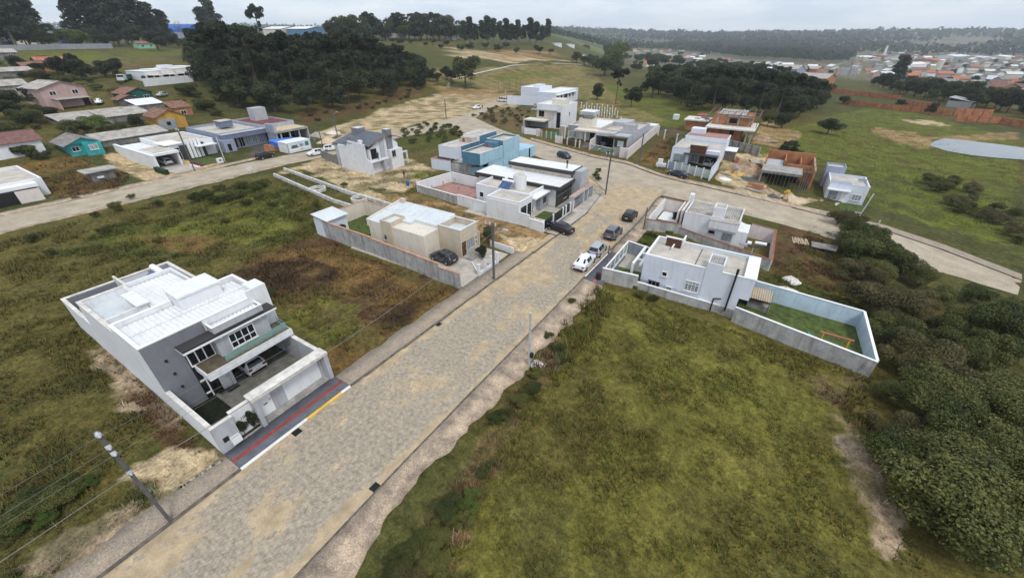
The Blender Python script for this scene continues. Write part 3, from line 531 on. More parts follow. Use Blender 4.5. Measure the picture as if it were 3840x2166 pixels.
    def walls(s, pts, h, m, th=.15, z0=-.6, cope=None, name='boundary_wall', closed=False):
        """run of garden wall along plan points, each span a piece of its own"""
        P = list(pts)+([pts[0]] if closed else []); r = None
        for (xa, ya), (xb, yb) in zip(P[:-1], P[1:]):
            L = math.hypot(xb-xa, yb-ya); nx_, ny_ = -(yb-ya)/L*th/2, (xb-xa)/L*th/2; ex, ey = (xb-xa)/L*th/2, (yb-ya)/L*th/2
            q = [(xa+nx_-ex, ya+ny_-ey), (xb+nx_-ex, yb+ny_-ey), (xb-nx_-ex, yb-ny_-ey), (xa-nx_-ex, ya-ny_-ey)]
            o = s.put(name, m, MB().prism(q, z0, h))
            if cope:
                k = 1.5; q = [(xa+nx_*k-ex, ya+ny_*k-ey), (xb+nx_*k-ex, yb+ny_*k-ey), (xb-nx_*k-ex, yb-ny_*k-ey), (xa-nx_*k-ex, ya-ny_*k-ey)]
                s.put('coping', cope, MB().prism(q, h+.001, h+.06), o)
            r = r or o
        return r
    def tank(s, x0, y0, x1, y1, z0, z1, m, top=None):
        s.b('tank_housing', m, x0, y0, z0, x1, y1, z1); s.b('tank_lid', top or m, x0-.08, y0-.08, z1+.001, x1+.08, y1+.08, z1+.1)
    def opentank(s, x0, y0, x1, y1, z0, z1, m, floor=SLAB, d=.5, th=.12):
        s.b('tank_housing', m, x0, y0, z0, x1, y1, z1-d); s.b('tank_floor', floor, x0+th, y0+th, z1-d+.002, x1-th, y1-th, z1-d+.03)
        s.put('tank_rim', m, MB().box(x0, y0, z1-d, x1, y0+th, z1).box(x0, y1-th, z1-d, x1, y1, z1).box(x0, y0+th, z1-d, x0+th, y1-th, z1).box(x1-th, y0+th, z1-d, x1, y1-th, z1))
    def slats(s, name, m, p0, p1, z0, z1, n, w=.05, rail=None, t=.03):
        """vertical bar fence or gate: every bar a piece"""
        x0, y0 = p0; x1, y1 = p1; fr = MB().bar((x0, y0, z0+.05), (x1, y1, z0+.05), .05).bar((x0, y0, z1), (x1, y1, z1), .06)
        g = s.put(name, rail or m, fr)
        for k in range(n):
            q = (k+.5)/n; x = x0+(x1-x0)*q; y = y0+(y1-y0)*q; d = Vector((x1-x0, y1-y0, 0)).normalized()*w/2
            s.put('bar', m, MB().bar((x-d.x, y-d.y, (z0+z1)/2), (x+d.x, y+d.y, (z0+z1)/2), t, z1-z0-.14), g)
        return g
def text(body, parent, loc, rot, size, m, name='lettering', ext=.01):
    c = bpy.data.curves.new(name, 'FONT'); c.body = body; c.size = size; c.extrude = ext; c.align_x = 'CENTER'; c.materials.append(m)
    t_ = bpy.data.objects.new(name, c); me = bpy.data.meshes.new_from_object(t_); bpy.data.objects.remove(t_)
    o = link(name, me, parent, loc); o.rotation_euler = rot; return o
# ------------------------------------------------------------------ A: number 108, the big modern house
A = H('modern_house', 'two storey white and grey house with corrugated roof and walled carport in the left foreground', 'house', -30, 9)
FLR = mat('grey_timber_look_floor', (.17, .165, .14), var=.2, sc=1.5, fine=.15)
A.b('floor', FLR, -54, 4.5, -.4, -27.3, 13.15, .1); A.b('garden_bed', mat('dark_garden', (.012, .017, .007), var=.3, sc=3, fine=.3), -33, 4.5, .101, -27, 6.85, .16)
A.b('wall', W1, -38.4, 4.3, 2.95, -33.2, 13.35, 6.12); A.b('wall', W1, -38.4, 4.3, -.6, -33.2, 8.5, 2.949); A.b('wall', W1, -38.4, 13.12, -.6, -33.2, 13.35, 2.949); A.b('carport_wall', LG, -38.4, 8.5, -.6, -38.2, 13.12, 2.949); A.b('wall', W1, -46.5, 4.3, -.6, -38.4, 11.4, 5.3)
A.b('facade_panel', GP, -33.2, 4.305, .1, -33.16, 6.35, 6.65); A.b('facade_panel', GP, -33.2, 6.35, 5.62, -33.16, 8.3, 6.65)
p = MB()
for q in ((-38.4, 4.3, -33.2, 4.5), (-38.4, 13.15, -33.2, 13.35), (-38.4, 4.5, -38.2, 8.35), (-33.4, 4.5, -33.2, 13.15), (-38.4, 11.6, -38.2, 13.15)): p.box(q[0], q[1], 6.12, q[2], q[3], 6.7)
A.put('parapet', W1, p); p = MB()
for q in ((-38.43, 4.27, -33.17, 4.53), (-38.43, 13.12, -33.17, 13.38), (-38.43, 4.53, -38.17, 8.35), (-33.43, 4.53, -33.17, 13.12), (-38.43, 11.6, -38.17, 13.12)): p.box(q[0], q[1], 6.7, q[2], q[3], 6.75)
A.put('coping', WF, p)
A.corr(-38.15, 4.52, -33.43, 13.1, 6.28, 6.42, 'x', .34, .045, ROOFW); A.corr(-46.2, 7.65, -38.2, 11.2, 5.62, 5.95, 'x', .34, .04, ROOFW)
A.put('ridge_cap', ROOFW, MB().bar((-35.9, 4.6, 6.47), (-35.9, 13.1, 6.47), .05, .05))
A.put('parapet', W1, MB().box(-46.5, 7.6, 5.3, -46.3, 11.4, 6.0).box(-46.3, 11.25, 5.3, -39, 11.4, 6.0))
# sunken roof terrace on the left rear
A.b('terrace_floor', ROOFG, -45.9, 4.7, 5.301, -38.6, 7.4, 5.34)
A.put('terrace_wall', W1, MB().box(-46.1, 4.3, 5.3, -38.4, 4.55, 6.05).box(-46.1, 7.4, 5.3, -38.4, 7.6, 6.05).box(-46.1, 4.55, 5.3, -45.8, 7.4, 6.05).box(-41, 4.55, 5.3, -40.8, 7.4, 6.05))
A.put('coping', WC, MB().box(-46.13, 4.27, 6.05, -38.4, 4.58, 6.1).box(-46.13, 7.37, 6.05, -39.4, 7.63, 6.1).box(-46.13, 4.58, 6.05, -45.77, 7.37, 6.1))
A.put('roof_hatch', ROOFW, MB().prism([(-43.4, 6.6), (-40.2, 6.6), (-40.2, 7.5), (-43.4, 7.5)], 6.35, 6.45).box(-43.2, 6.7, 5.34, -43.0, 7.35, 6.35).box(-40.6, 6.7, 5.34, -40.4, 7.35, 6.35))
A.b('water_tank_housing', W1, -38.75, 8.4, 6.12, -36.5, 11.5, 7.42); A.b('water_tank_roof', ROOFW, -38.95, 8.35, 7.421, -36.4, 11.6, 7.56)
# rear court walls
A.put('court_wall', W1, MB().box(-54.25, 4.3, -.6, -54, 13.35, 3.5).box(-54, 4.3, -.6, -46.5, 4.52, 3.5).box(-54, 13.12, -.6, -38.4, 13.35, 3.5))
A.put('coping', WC, MB().box(-54.3, 4.26, 3.5, -53.95, 13.4, 3.56).box(-53.95, 4.26, 3.5, -48.3, 4.56, 3.56).box(-53.95, 13.08, 3.5, -38.4, 13.4, 3.56))
A.b('court_wall', W1, -48.3, 4.56, .1, -46.52, 4.9, 4.05); A.b('coping', WC, -48.35, 4.5, 4.051, -46.53, 4.95, 4.1)
A.put('grey_inner_wall', GP, MB().box(-53.99, 4.6, .1, -53.9, 8.4, 3.45)); A.b('grey_inner_wall', MG, -53.99, 11.3, .1, -53.9, 13.1, 3.45)
A.b('solar_terrace', LG, -51.6, 8.4, .1, -46.52, 11.25, 3.75); A.put('solar_terrace_parapet', WC, MB().box(-53.9, 8.4, 3.4, -46.52, 8.6, 4.15).box(-51.8, 11.2, 3.3, -46.52, 11.35, 4.3))
A.put('solar_collector', SOLAR, MB().prism([(-50.1, 9.2), (-47.6, 9.15), (-47.3, 10.7), (-49.8, 10.8)], lambda p: 3.9+.62*(p[1]-9.15), lambda p: 4.02+.62*(p[1]-9.15)))
A.put('boiler_tank', WF, MB().tube((-50.2, 11.0, 5.15), (-47.0, 10.95, 5.15), .3, n=14), smooth=False)
# front: upper room, stair window, canopy, balcony
A.b('upper_room', LG, -33.2, 8.25, 3.5, -32.25, 12.35, 5.4); A.b('fin_wall', W1, -34.6, 12.37, 3.55, -33.1, 13.5, 7.4); A.b('fin_wall', W1, -33.3, 11.9, 5.6, -33.1, 12.36, 7.38)
A.win('+x', -32.25, 9.15, 11.15, 3.72, 5.1, 4, tr=4.3)
A.b('stair_glass', GL, -33.2, 6.36, .1, -33.1, 8.24, 5.4); A.b('stair_mullion', WF, -33.1, 6.4, 3.45, -33.02, 8.2, 3.55); A.b('stair_mullion', WF, -33.1, 6.4, 5.3, -33.02, 8.2, 5.4)
for yv_ in (6.4, 6.95, 7.5, 8.12): A.b('stair_mullion', WF, -33.098, yv_, 3.56, -33.03, yv_+.08, 5.29)
A.put('stair_mullion', WF, MB().box(-33.1, 6.75, .1, -33.0, 6.83, 3.0).box(-33.1, 6.4, 1.9, -33.0, 6.74, 2.0).box(-33.1, 6.4, .6, -33.0, 6.74, .7))
A.b('canopy_roof', DG, -33.4+.21, 6.08, 5.601, -31.95, 13.1, 5.68); A.b('canopy', WF, -33.18, 6.08, 5.42, -31.85, 13.15, 5.6); A.b('canopy_edge', BLK, -31.94, 6.08, 5.602, -31.86, 13.14, 5.7)
A.put('roof_tray', LG, MB().box(-33.16, 8.4, 5.75, -32.1, 12.25, 5.85).box(-33.16, 8.4, 5.85, -32.1, 8.5, 6.3).box(-33.16, 12.15, 5.85, -32.1, 12.25, 6.3).box(-32.2, 8.5, 5.85, -32.1, 12.15, 6.3))
A.put('coping', WF, MB().box(-33.16, 8.37, 6.3, -32.07, 8.53, 6.34).box(-33.16, 12.12, 6.3, -32.07, 12.28, 6.34).box(-32.23, 8.53, 6.3, -32.07, 12.12, 6.34)); A.corr(-33.1, 8.55, -32.25, 12.1, 6.05, 6.0, 'x', .3, .04, ROOFW, 'tray_roof')
A.b('balcony_slab', W1, -33.15, 6.55, 2.95, -30.95, 13.36, 3.5); A.b('balcony_floor', mat('brown_deck', (.12, .1, .065), var=.25, sc=2, fine=.2), -33.1, 6.65, 3.501, -31.1, 13.3, 3.53)
A.b('balcony_kerb', WC, -31.08, 6.56, 3.502, -30.96, 13.35, 3.58); A.b('glass_rail', GLS, -31.45, 8.15, 3.535, -31.42, 13.2, 4.15); A.b('glass_rail', GLS, -31.47, 13.21, 3.535, -32.9, 13.24, 4.15)
for k in range(6): A.b('rail_post', STL, -31.4, 8.5+k*.9, 3.535, -31.36, 8.56+k*.9, 3.8)
A.b('pier', W1, -33.16, 8.3, .1, -32.95, 8.55, 2.94); A.door('+x', -33.1, 7.55, 8.28, .12, 2.3)
A.b('door_mat', BLK, -32.9, 7.6, .102, -32.3, 8.5, .115); A.put('garden_step', FLR, MB().box(-32.8, 6.8, .101, -30.2, 7.1, .24))
for k, (yy, zz) in enumerate(((5.2, 4.9), (5.25, 3.6), (5.25, 2.3))): A.b('wall_light', BLK, -33.158, yy, zz, -33.02, yy+.16, zz+.16)
for yy in (8.7, 11.8): A.put('wall_light', WF, MB().tube((-32.24, yy, 5.2), (-32.14, yy, 5.2), .07))
# yard walls and street portal
A.b('yard_wall', W1, -33.15, 4.3, -.6, -26.9, 4.52, 2.58); A.b('yard_wall', LG, -33.15, 13.12, -.6, -27.35, 13.35, 2.7); A.b('coping', WC, -33.1, 4.26, 2.581, -26.92, 4.56, 2.64); A.b('coping', WC, -33.1, 13.08, 2.701, -27.36, 13.4, 2.77)
A.b('front_wall', LG, -26.88, 4.3, -.6, -26.65, 5.7, 2.58); A.b('coping', WC, -26.9, 4.28, 2.581, -26.62, 5.74, 2.64); A.b('front_wall', W1, -27.25, 5.72, -.6, -27.05, 7.1, 2.6); A.b('coping', WC, -27.3, 5.7, 2.601, -27, 7.1, 2.66)
A.b('portal_pier', LG, -27.4, 7.11, -.6, -26.45, 7.42, 2.74); A.b('portal_pier', LG, -27.4, 13.0, -.6, -26.45, 13.34, 2.74); A.b('portal_lintel', WC, -27.45, 7.08, 2.741, -26.4, 13.38, 2.96)
A.b('portal_step', CT, -27.38, 7.43, -.3, -26.55, 12.98, .16)
A.door('+x', -27.38, 7.62, 8.62, .17, 2.72, WF); A.b('side_panel', LG, -27.4, 8.64, .17, -27.3, 9.62, 2.73); A.b('garage_gate', W1, -27.42, 9.64, .17, -27.32, 12.78, 2.73); A.b('portal_jamb', LG, -27.42, 12.8, .17, -27.2, 12.98, 2.73)
A.b('letter_slot', BLK, -27.315, 7.95, 1.2, -27.29, 8.25, 1.28); em = A.b('emblem_plate', WF, -27.298, 9.0, 2.3, -27.28, 9.3, 2.62); A.put('emblem', GP, MB().prism([(9.08-27.28*0, 0)]*3, 0, 0) if False else MB().add([(-27.275, 9.05, 2.36), (-27.275, 9.25, 2.36), (-27.275, 9.15, 2.57)], [(0, 1, 2)]), em)
nm = text('108', A.root, (-27.04+30, 6.42-9, 1.5), (math.pi/2, 0, math.pi/2), .34, BLK, 'house_number')
A.put('parcel_box', WF, MB().box(-26.64, 5.0, .5, -26.3, 5.04, 1.05).box(-26.64, 5.56, .5, -26.3, 5.6, 1.05).box(-26.64, 5.04, .5, -26.6, 5.56, 1.05).box(-26.34, 5.04, .5, -26.3, 5.56, 1.05).box(-26.6, 5.04, .5, -26.34, 5.56, .6)); A.b('meter_box', BLK, -26.645, 4.65, .95, -26.6, 5.0, 1.35)
A.b('planter_kerb', CT, -26.75, 5.72, -.2, -26.62, 7.1, .22); A.b('planter_soil', mat('potting_soil', (.03, .022, .015)), -27.05, 5.72, -.2, -26.76, 7.1, .18)
tag(side('pavement', -26.62, off(ML, -.15), 4.3, 13.36, PAVD, .125), 'dark grey block pavement with red strip before the modern house', None, None, 'structure')
pv = bpy.data.objects[-1] if False else None
rs = MB().box(-25.66, 4.3, .126, -25.32, 13.34, .131).build('tactile_strip', PAVR); tag(rs, 'red tactile strip along the dark pavement of the modern house', None, None, 'structure')
WK = mat('white_painted_kerb', (.75, .75, .74), var=.06); YK = mat('yellow_painted_kerb', (.72, .45, .08), var=.08)
for y0_, y1_, m_, nm_ in ((4.3, 9.3, WK, 'white'), (9.3, 12.5, YK, 'yellow'), (12.5, 13.37, WK, 'white')): side('kerb', off(ML, -.15), off(ML, .02), y0_, y1_, m_, .15)
# ------------------------------------------------------------------ B: beige house
B = H('beige_house', 'single storey beige house with pale metal roof and box parapet inside a raw rendered wall', 'house', -34, 36)
B.b('floor', PAV, -46, 31, -.4, -26.2, 41, .06)
B.b('wall', CR_, -45.0, 34.0, -.5, -34.6, 40.4, 3.35); B.b('wall', BE, -34.6, 36.8, -.5, -30.8, 40.45, 2.95)
B.put('parapet', BE, MB().box(-34.6, 36.8, 2.95, -30.8, 36.98, 3.95).box(-34.6, 40.27, 2.95, -30.8, 40.45, 3.95).box(-34.6, 36.98, 2.95, -34.42, 40.27, 3.95).box(-30.98, 36.98, 2.95, -30.8, 40.27, 3.95))
B.put('coping', ROOFG, MB().box(-34.64, 36.76, 3.95, -30.76, 37.02, 4.0).box(-34.64, 40.23, 3.95, -30.76, 40.49, 4.0).box(-34.64, 37.02, 3.95, -34.38, 40.23, 4.0).box(-31.02, 37.02, 3.95, -30.76, 40.23, 4.0))
B.b('box_roof', ROOFG, -34.4, 37, 2.96, -31.0, 40.25, 3.1)
B.put('roof', ROOFG, MB().prism([(-45.2, 34.0), (-40.4, 34.0), (-40.4, 35.9), (-38.7, 35.9), (-38.7, 36.9), (-34.62, 36.9), (-34.62, 40.6), (-45.2, 40.6)], 3.36, lambda p: 3.42+.12*(p[1]-34)))
for k in range(9): B.put('roof_seam', ROOFG, MB().bar((-44.4+k*1.1, 36.95, 3.79), (-44.4+k*1.1, 40.6, 4.23), .05, .04))
B.put('gable_wall', CR_, MB().add([(-45.25, 33.95, 2.5), (-45.25, 40.6, 2.5), (-45.25, 40.6, 4.4), (-45.25, 33.95, 3.55), (-45.0, 33.95, 2.5), (-45.0, 40.6, 2.5), (-45.0, 40.6, 4.4), (-45.0, 33.95, 3.55)], [(0,1,2,3),(7,6,5,4),(3,2,6,7),(0,3,7,4),(1,5,6,2)][::1]))
B.opentank(-42.4, 33.85, -40.3, 36.6, 0, 4.0, BE, ROOFG, .35); B.b('wall', BE, -38.7, 36.0, -.4, -36.9, 36.78, 3.3); B.b('chimney', BE, -44.6, 39.9, 3.9, -43.9, 40.5, 4.75)
B.win('-y', 33.85, -41.9, -41.5, 1.2, 1.9, 1, GP, GL); B.door('+x', -30.8, 36.95, 37.75, .1, 2.2, BRN); B.win('+x', -30.8, 38.0, 39.6, .75, 2.1, 3, STL, GLB); B.b('porch', CT, -30.8, 36.8, -.2, -29.2, 40.4, .22)
for zz in (1.2, 1.8): B.put('wall_light', BLK, MB().tube((-30.8, 40.05, zz), (-30.7, 40.05, zz), .09))
B.b('gutter_spout', ROOFG, -31.3, 40.46, 3.6, -31.15, 41.3, 3.72)
CP_ = mat('terracotta_coping', (.5, .27, .16), var=.15)
BW = H('boundary_wall', 'raw rendered wall with orange tile coping stepping down beside the beige house', 'wall', -40, 31.3)
BW.walls([(-52, 31.6), (-41.5, 31.4)], 2.5, RNDR, .18, cope=CP_); BW.walls([(-41.5, 31.4), (-29.4, 30.75)], 2.35, RNDR, .18, cope=CP_); BW.walls([(-29.4, 30.75), (-26.15, 30.72)], 1.95, RNDR, .18, cope=CP_)
BW2 = H('boundary_wall', 'cream rear garden wall with orange coping behind the beige house', 'wall', -50, 40.4); BW2.walls([(-53.9, 35.0), (-53.9, 40.5), (-45.2, 40.6)], 2.5, CR_, .16, cope=CP_); BW2.walls([(-45.2, 40.65), (-31, 41.2)], 2.2, CR_, .16)
SB = H('garden_shed', 'small white lean-to shed with pale roof at the rear of the beige house', 'shed', -52, 33.3); SB.b('wall', WB, -54.2, 31.6, -.4, -51.2, 35.0, 2.6); SB.shed(-54.2, 31.6, -51.0, 35.0, 3.05, 2.65, 'x', ROOFG)
BL = H('garden_lawn', 'green garden lawn behind the beige house', 'lawn', -49, 37); BL.b('turf', LAWN, -53.8, 31.7, -.2, -45.3, 40.4, .09)
FB = H('garden_fence', 'white pillars and low wall between driveway and garden of the beige house', 'fence', -26.2, 35.5)
for k, (xx, yy) in enumerate(((-26.2, 34.3), (-26.2, 35.6), (-26.15, 36.9), (-26.1, 38.2))): FB.b('pillar', W1, xx-.14, yy-.14, -.2, xx+.14, yy+.14, 1.5); FB.b('pillar_cap', WC, xx-.18, yy-.18, 1.501, xx+.18, yy+.18, 1.57)
FB.walls([(-26.15, 34.45), (-26.15, 38.1)], .45, W1, .14); FB.walls([(-26.2, 34.3), (-28.8, 36.3)], .3, W1, .12)
LWB = H('low_wall', 'low white wall along the front of the dirt lot by the beige house', 'wall', -27, 41.6); LWB.walls([(-29.6, 41.9), (-25.6, 41.6)], .85, W1, .16)
# ------------------------------------------------------------------ C: bluish white house right of the street
Cc = H('two_storey_house', 'bluish white two storey house with slab roof and tank beside the grass lot', 'house', -4, 42)
Cc.vol(-8.5, 41.95, 1.65, 47.6, 4.45, WB, .38, .18, SLAB, WF, -2.5)
Cc.b('wall', WB, -8.52, 41.9, 1.2, -4.3, 41.95, 4.45); Cc.b('wall_base', CT, -8.49, 41.915, -2.5, 1.6, 41.949, .55); Cc.b('end_wall', WB, 1.65, 42, 2.0, 2.55, 47.6, 4.45); Cc.b('end_coping', WF, 1.66, 41.97, 4.451, 2.6, 47.63, 4.52)
Cc.b('roof_joint', BLK, -3.4, 42.2, 4.112, -3.32, 47.4, 4.13); Cc.opentank(-2.1, 41.88, -.55, 44.3, .6, 5.25, WB, FIB, .35); Cc.corr(-1.98, 42.05, -.68, 44.15, 4.97, 5.0, 'y', .22, .04, FIB, 'tank_roof')
Cc.win('-y', 41.9, -6.35, -5.75, 2.35, 2.95, 1, WF, GL); Cc.win('-y', 41.95, -3.75, -2.3, 1.35, 2.6, 4, WF, GLB, tr=2.25); Cc.win('-y', 41.91, -7.6, -6.3, .75, 1.5, 3, STL, GL); Cc.win('-y', 41.91, -5.6, -4.9, .72, 1.25, 1, WF, GLB)
Cc.put('flue_pipe', BLK, MB().tube((.75, 41.8, .2), (.75, 41.8, 4.7), .09).tube((.75, 41.8, 4.7), (.75, 41.8, 5.3), .13)); Cc.put('drain_pipe', BLK, MB().tube((-.6, 41.85, -1), (-.6, 41.85, 1.3), .07).tube((-.6, 41.85, 1.3), (.1, 41.85, 1.5), .06))
Cc.b('brown_panel', BRN, -7.3, 46.1, 3.6, -5.6, 46.25, 5.2); Cc.put('panel_frame', WF, MB().box(-7.4, 46.05, 5.2, -5.5, 46.3, 5.3).box(-6.4, 44.9, 4.45, -6.25, 46.04, 4.6).box(-5.55, 46.3, 4.45, -5.4, 47.7, 5.25))
Cc.put('pergola', WF, MB().box(-9.9, 42.3, 2.6, -9.6, 47.6, 2.8).box(-9.1, 42.3, 2.6, -8.8, 47.6, 2.8).box(-9.6, 43.6, 2.62, -9.1, 43.9, 2.78).box(-9.6, 45.4, 2.62, -9.1, 45.7, 2.78).box(-9.9, 42.3, -.6, -9.65, 42.55, 2.6).box(-9.9, 47.3, -.6, -9.65, 47.55, 2.6))
Cc.put('rear_stair', CT, MB().box(2.0, 42.2, -2.6, 3.0, 43.0, -1.2).box(2.0, 43.0, -2.6, 3.2, 43.9, -.6)); Cc.hole('+x', 1.66, 43, 47, -2.3, 1.6); 
CW = H('boundary_wall', 'long grey rendered wall with white cap along the edge of the grass lot', 'wall', 0, 41)
def gwall(h, pts, m, th=.18, cope=None, name='wall_panel', part=None, deep=.9):
    """garden wall that follows the ground: pts are (plan x, plan y, height)"""
    r = None; Wp = [(*site(a, b)[:3], c*site(a, b)[3]) for a, b, c in pts]; lo_ = h.root.location
    for (xa, ya, za, ha), (xb, yb, zb, hb) in zip(Wp[:-1], Wp[1:]):
        L = math.hypot(xb-xa, yb-ya); k = max(1, int(round(L/3.2))); nx_, ny_ = -(yb-ya)/L*th/2, (xb-xa)/L*th/2
        for i in range(k):
            t0, t1 = i/k, (i+1)/k; q = []
            P0 = [xa+(xb-xa)*t0, ya+(yb-ya)*t0]; P1 = [xa+(xb-xa)*t1, ya+(yb-ya)*t1]; z0_, z1_ = za+(zb-za)*t0, za+(zb-za)*t1; h0, h1 = ha+(hb-ha)*t0, ha+(hb-ha)*t1
            def add(mb, w, lo0, lo1, hi0, hi1):
                vs = [(P0[0]+nx_*w, P0[1]+ny_*w, lo0), (P1[0]+nx_*w, P1[1]+ny_*w, lo1), (P1[0]-nx_*w, P1[1]-ny_*w, lo1), (P0[0]-nx_*w, P0[1]-ny_*w, lo0), (P0[0]+nx_*w, P0[1]+ny_*w, hi0), (P1[0]+nx_*w, P1[1]+ny_*w, hi1), (P1[0]-nx_*w, P1[1]-ny_*w, hi1), (P0[0]-nx_*w, P0[1]-ny_*w, hi0)]
                sc = h.root.scale[0]; vs = [((x-lo_.x)/sc, (y-lo_.y)/sc, (z-lo_.z)/sc) for x, y, z in vs]
                return mb.add(vs, [(3,2,1,0),(4,5,6,7),(0,1,5,4),(1,2,6,5),(2,3,7,6),(3,0,4,7)][::1] if True else [])
            o = add(MB(), 1, z0_-deep, z1_-deep, z0_+h0, z1_+h1).build(name, m, h.root); r = r or o
            if cope: add(MB(), 1.4, z0_+h0+.002, z1_+h1+.002, z0_+h0+.07, z1_+h1+.07).build('cap', cope, o)
    return r
gwall(CW, [(-12.9, 41.15, 1.75), (-8.7, 41.5, 1.75)], RNDR, cope=WF); gwall(CW, [(-8.7, 41.5, .95), (1.6, 41.35, .95)], RNDR, cope=WF); gwall(CW, [(1.6, 40.6, 1.7), (12.9, 38.1, 1.65)], RNDR, cope=WF)
CB = H('boundary_wall', 'light blue garden wall closing the play yard of the two storey house', 'wall', 8, 45.5); gwall(CB, [(1.9, 46.6, 2.2), (12.45, 45.8, 2.1), (12.85, 38.2, 1.7)], LBL if False else mat('pale_sky_blue_render', (.5, .62, .72), var=.07, stain=.2), cope=WF)
CL = H('yard_lawn', 'mown yard lawn with bare patch inside the walled play yard', 'lawn', 7, 42)
b = MB(); ptl = [(1.8, 41), (12.7, 38.5), (12.4, 45.7), (1.9, 46.4)]; gl = []
n_ = 14
for i in range(n_):
    for j in range(n_):
        q = []
        for (di, dj) in ((0, 0), (1, 0), (1, 1), (0, 1)):
            u, v = (i+di)/n_, (j+dj)/n_; x = (ptl[0][0]*(1-u)+ptl[1][0]*u)*(1-v)+(ptl[3][0]*(1-u)+ptl[2][0]*u)*v; y = (ptl[0][1]*(1-u)+ptl[1][1]*u)*(1-v)+(ptl[3][1]*(1-u)+ptl[2][1]*u)*v
            k = site(x, y)[3] if False else 1-float(terr(x*1.1, y*1.1))/25; X_, Y_ = x*k, y*k; q.append((X_, Y_, float(terr(X_, Y_))+.33))
        sc = CL.root.scale[0]; lo_ = CL.root.location; b.add([((x-lo_.x)/sc, (y-lo_.y)/sc, (z-lo_.z)/sc) for x, y, z in q], [(0, 1, 2, 3)])
b.build('turf', LAWN, CL.root)
CF = H('street_fence', 'white and pale blue street fence with glass panels before the two storey house', 'fence', -12.5, 45)
CF.walls([(-12.6, 41.4), (-12.6, 49.6)], .35, WB, .15)
for k in range(6): CF.b('post', WF, -12.68, 41.4+k*1.62, -.3, -12.52, 41.52+k*1.62, 1.85)
for k in range(5): CF.b('glass_panel', GLS, -12.61, 41.54+k*1.62, .4, -12.59, 43.0+k*1.62, 1.7)
CF.b('top_rail', WF, -12.68, 41.4, 1.851, -12.52, 49.7, 1.93); CF.walls([(-12.5, 49.8), (-8.7, 49.0)], 1.85, MG, .15, cope=WF)
CY_ = H('front_yard', 'small front yard of paving and grass behind the glass fence', 'yard', -10.5, 45); CY_.b('paving', PAV, -12.4, 45.2, -.5, -8.6, 49.6, .3); CY_.b('turf', LAWN, -12.4, 41.6, -.5, -8.6, 45.19, .28)
CY_.slats('picket_fence', BRN, (-12.2, 41.9), (-8.7, 42.2), 0, 1.1, 22, .09)
side('pavement', off(MR, .17), off(MR, 2.45), 40.42, 49.2, PAVD, .13, label='dark pavement with red strip before the two storey house'); tag(side('tactile_strip', off(MR, 1.25), off(MR, 1.6), 40.45, 49.15, mat('faded_red_strip', (.42, .12, .1), var=.15), .137), 'faded red strip on the dark pavement by the white cars', None, None, 'structure'); side('kerb', off(MR, 0), off(MR, .17), 40.9, 49.2, WK, .14)
HB = H('barbecue_hut', 'small brick barbecue hut with corrugated roof against the blue wall', 'hut', 3.6, 44); HB.b('wall', WOODD, 2.5, 44.4, -1, 4.7, 45.4, 1.7); HB.b('counter', CT, 2.6, 43.7, -1, 4.7, 44.39, .9); HB.hole('-y', 44.4, 2.8, 4.5, .95, 1.6, BRN); HB.corr(2.3, 43.3, 4.6, 45.3, 1.75, 2.1, 'y', .2, .04, mat('tan_corrugated_sheet', (.45, .38, .28), var=.15)); HB.b('post', WOODD, 4.5, 43.4, -1, 4.6, 43.5, 1.78)
SW = H('swing_set', 'yellow and red timber swing frame in the walled play yard', 'swing', 10.2, 40.7); YL = mat('yellow_timber', (.6, .34, .03), var=.1); RDW = mat('faded_red_timber', (.5, .16, .1), var=.12)
for xx in (9.2, 11.2):
    for dy_ in (-.45, .45): SW.put('leg', YL, MB().bar((xx, 40.75+dy_, -.4), (xx, 40.75, 1.45), .09))
SW.put('crossbar', RDW, MB().bar((8.9, 40.75, 1.5), (11.5, 40.75, 1.5), .12))
for xx in (9.8, 10.6):
    for d_ in (-.2, .2): SW.put('chain', STL, MB().tube((xx+d_, 40.75, .35), (xx+d_, 40.75, 1.45), .012, n=5))
    SW.b('seat', BLK, xx-.25, 40.62, .3, xx+.25, 40.88, .345)
SL = H('slide', 'small turquoise plastic slide lying in the walled play yard', 'slide', 8.7, 41.2); SL.put('chute', mat('turquoise_plastic', (.02, .3, .25), rough=.4), MB().prism([(8.2, 41.0), (9.3, 41.0), (9.3, 41.45), (8.2, 41.45)], lambda p: .05+.55*(9.3-p[0]), lambda p: .15+.55*(9.3-p[0]))); SL.put('ladder', mat('turquoise_plastic', (.02, .3, .25)), MB().bar((8.2, 41.05, -.2), (8.25, 41.05, .7), .07).bar((8.2, 41.4, -.2), (8.25, 41.4, .7), .07))
AN = H('rooftop_weather_vane', 'grey wind vane with white and dark arms on a post above the slab roof', 'wind vane', 1.5, 47); AN.put('post', STL, MB().tube((1.5, 47, 3), (1.5, 47, 6.0), .05)); AN.put('arm', DG, MB().bar((.6, 46.9, 5.85), (2.4, 47.1, 5.95), .22, .14)); AN.put('tail_blade', MG, MB().prism([(.2, 46.6), (.9, 46.7), (.9, 47.2), (.1, 47.1)], 5.8, 6.05)); AN.put('tank', WF, MB().tube((1.5, 47.4, 6.2), (2.6, 47.5, 6.2), .17)); AN.put('head', WF, MB().tube((.8, 47.2, 6.1), (1.2, 47.2, 6.1), .2))
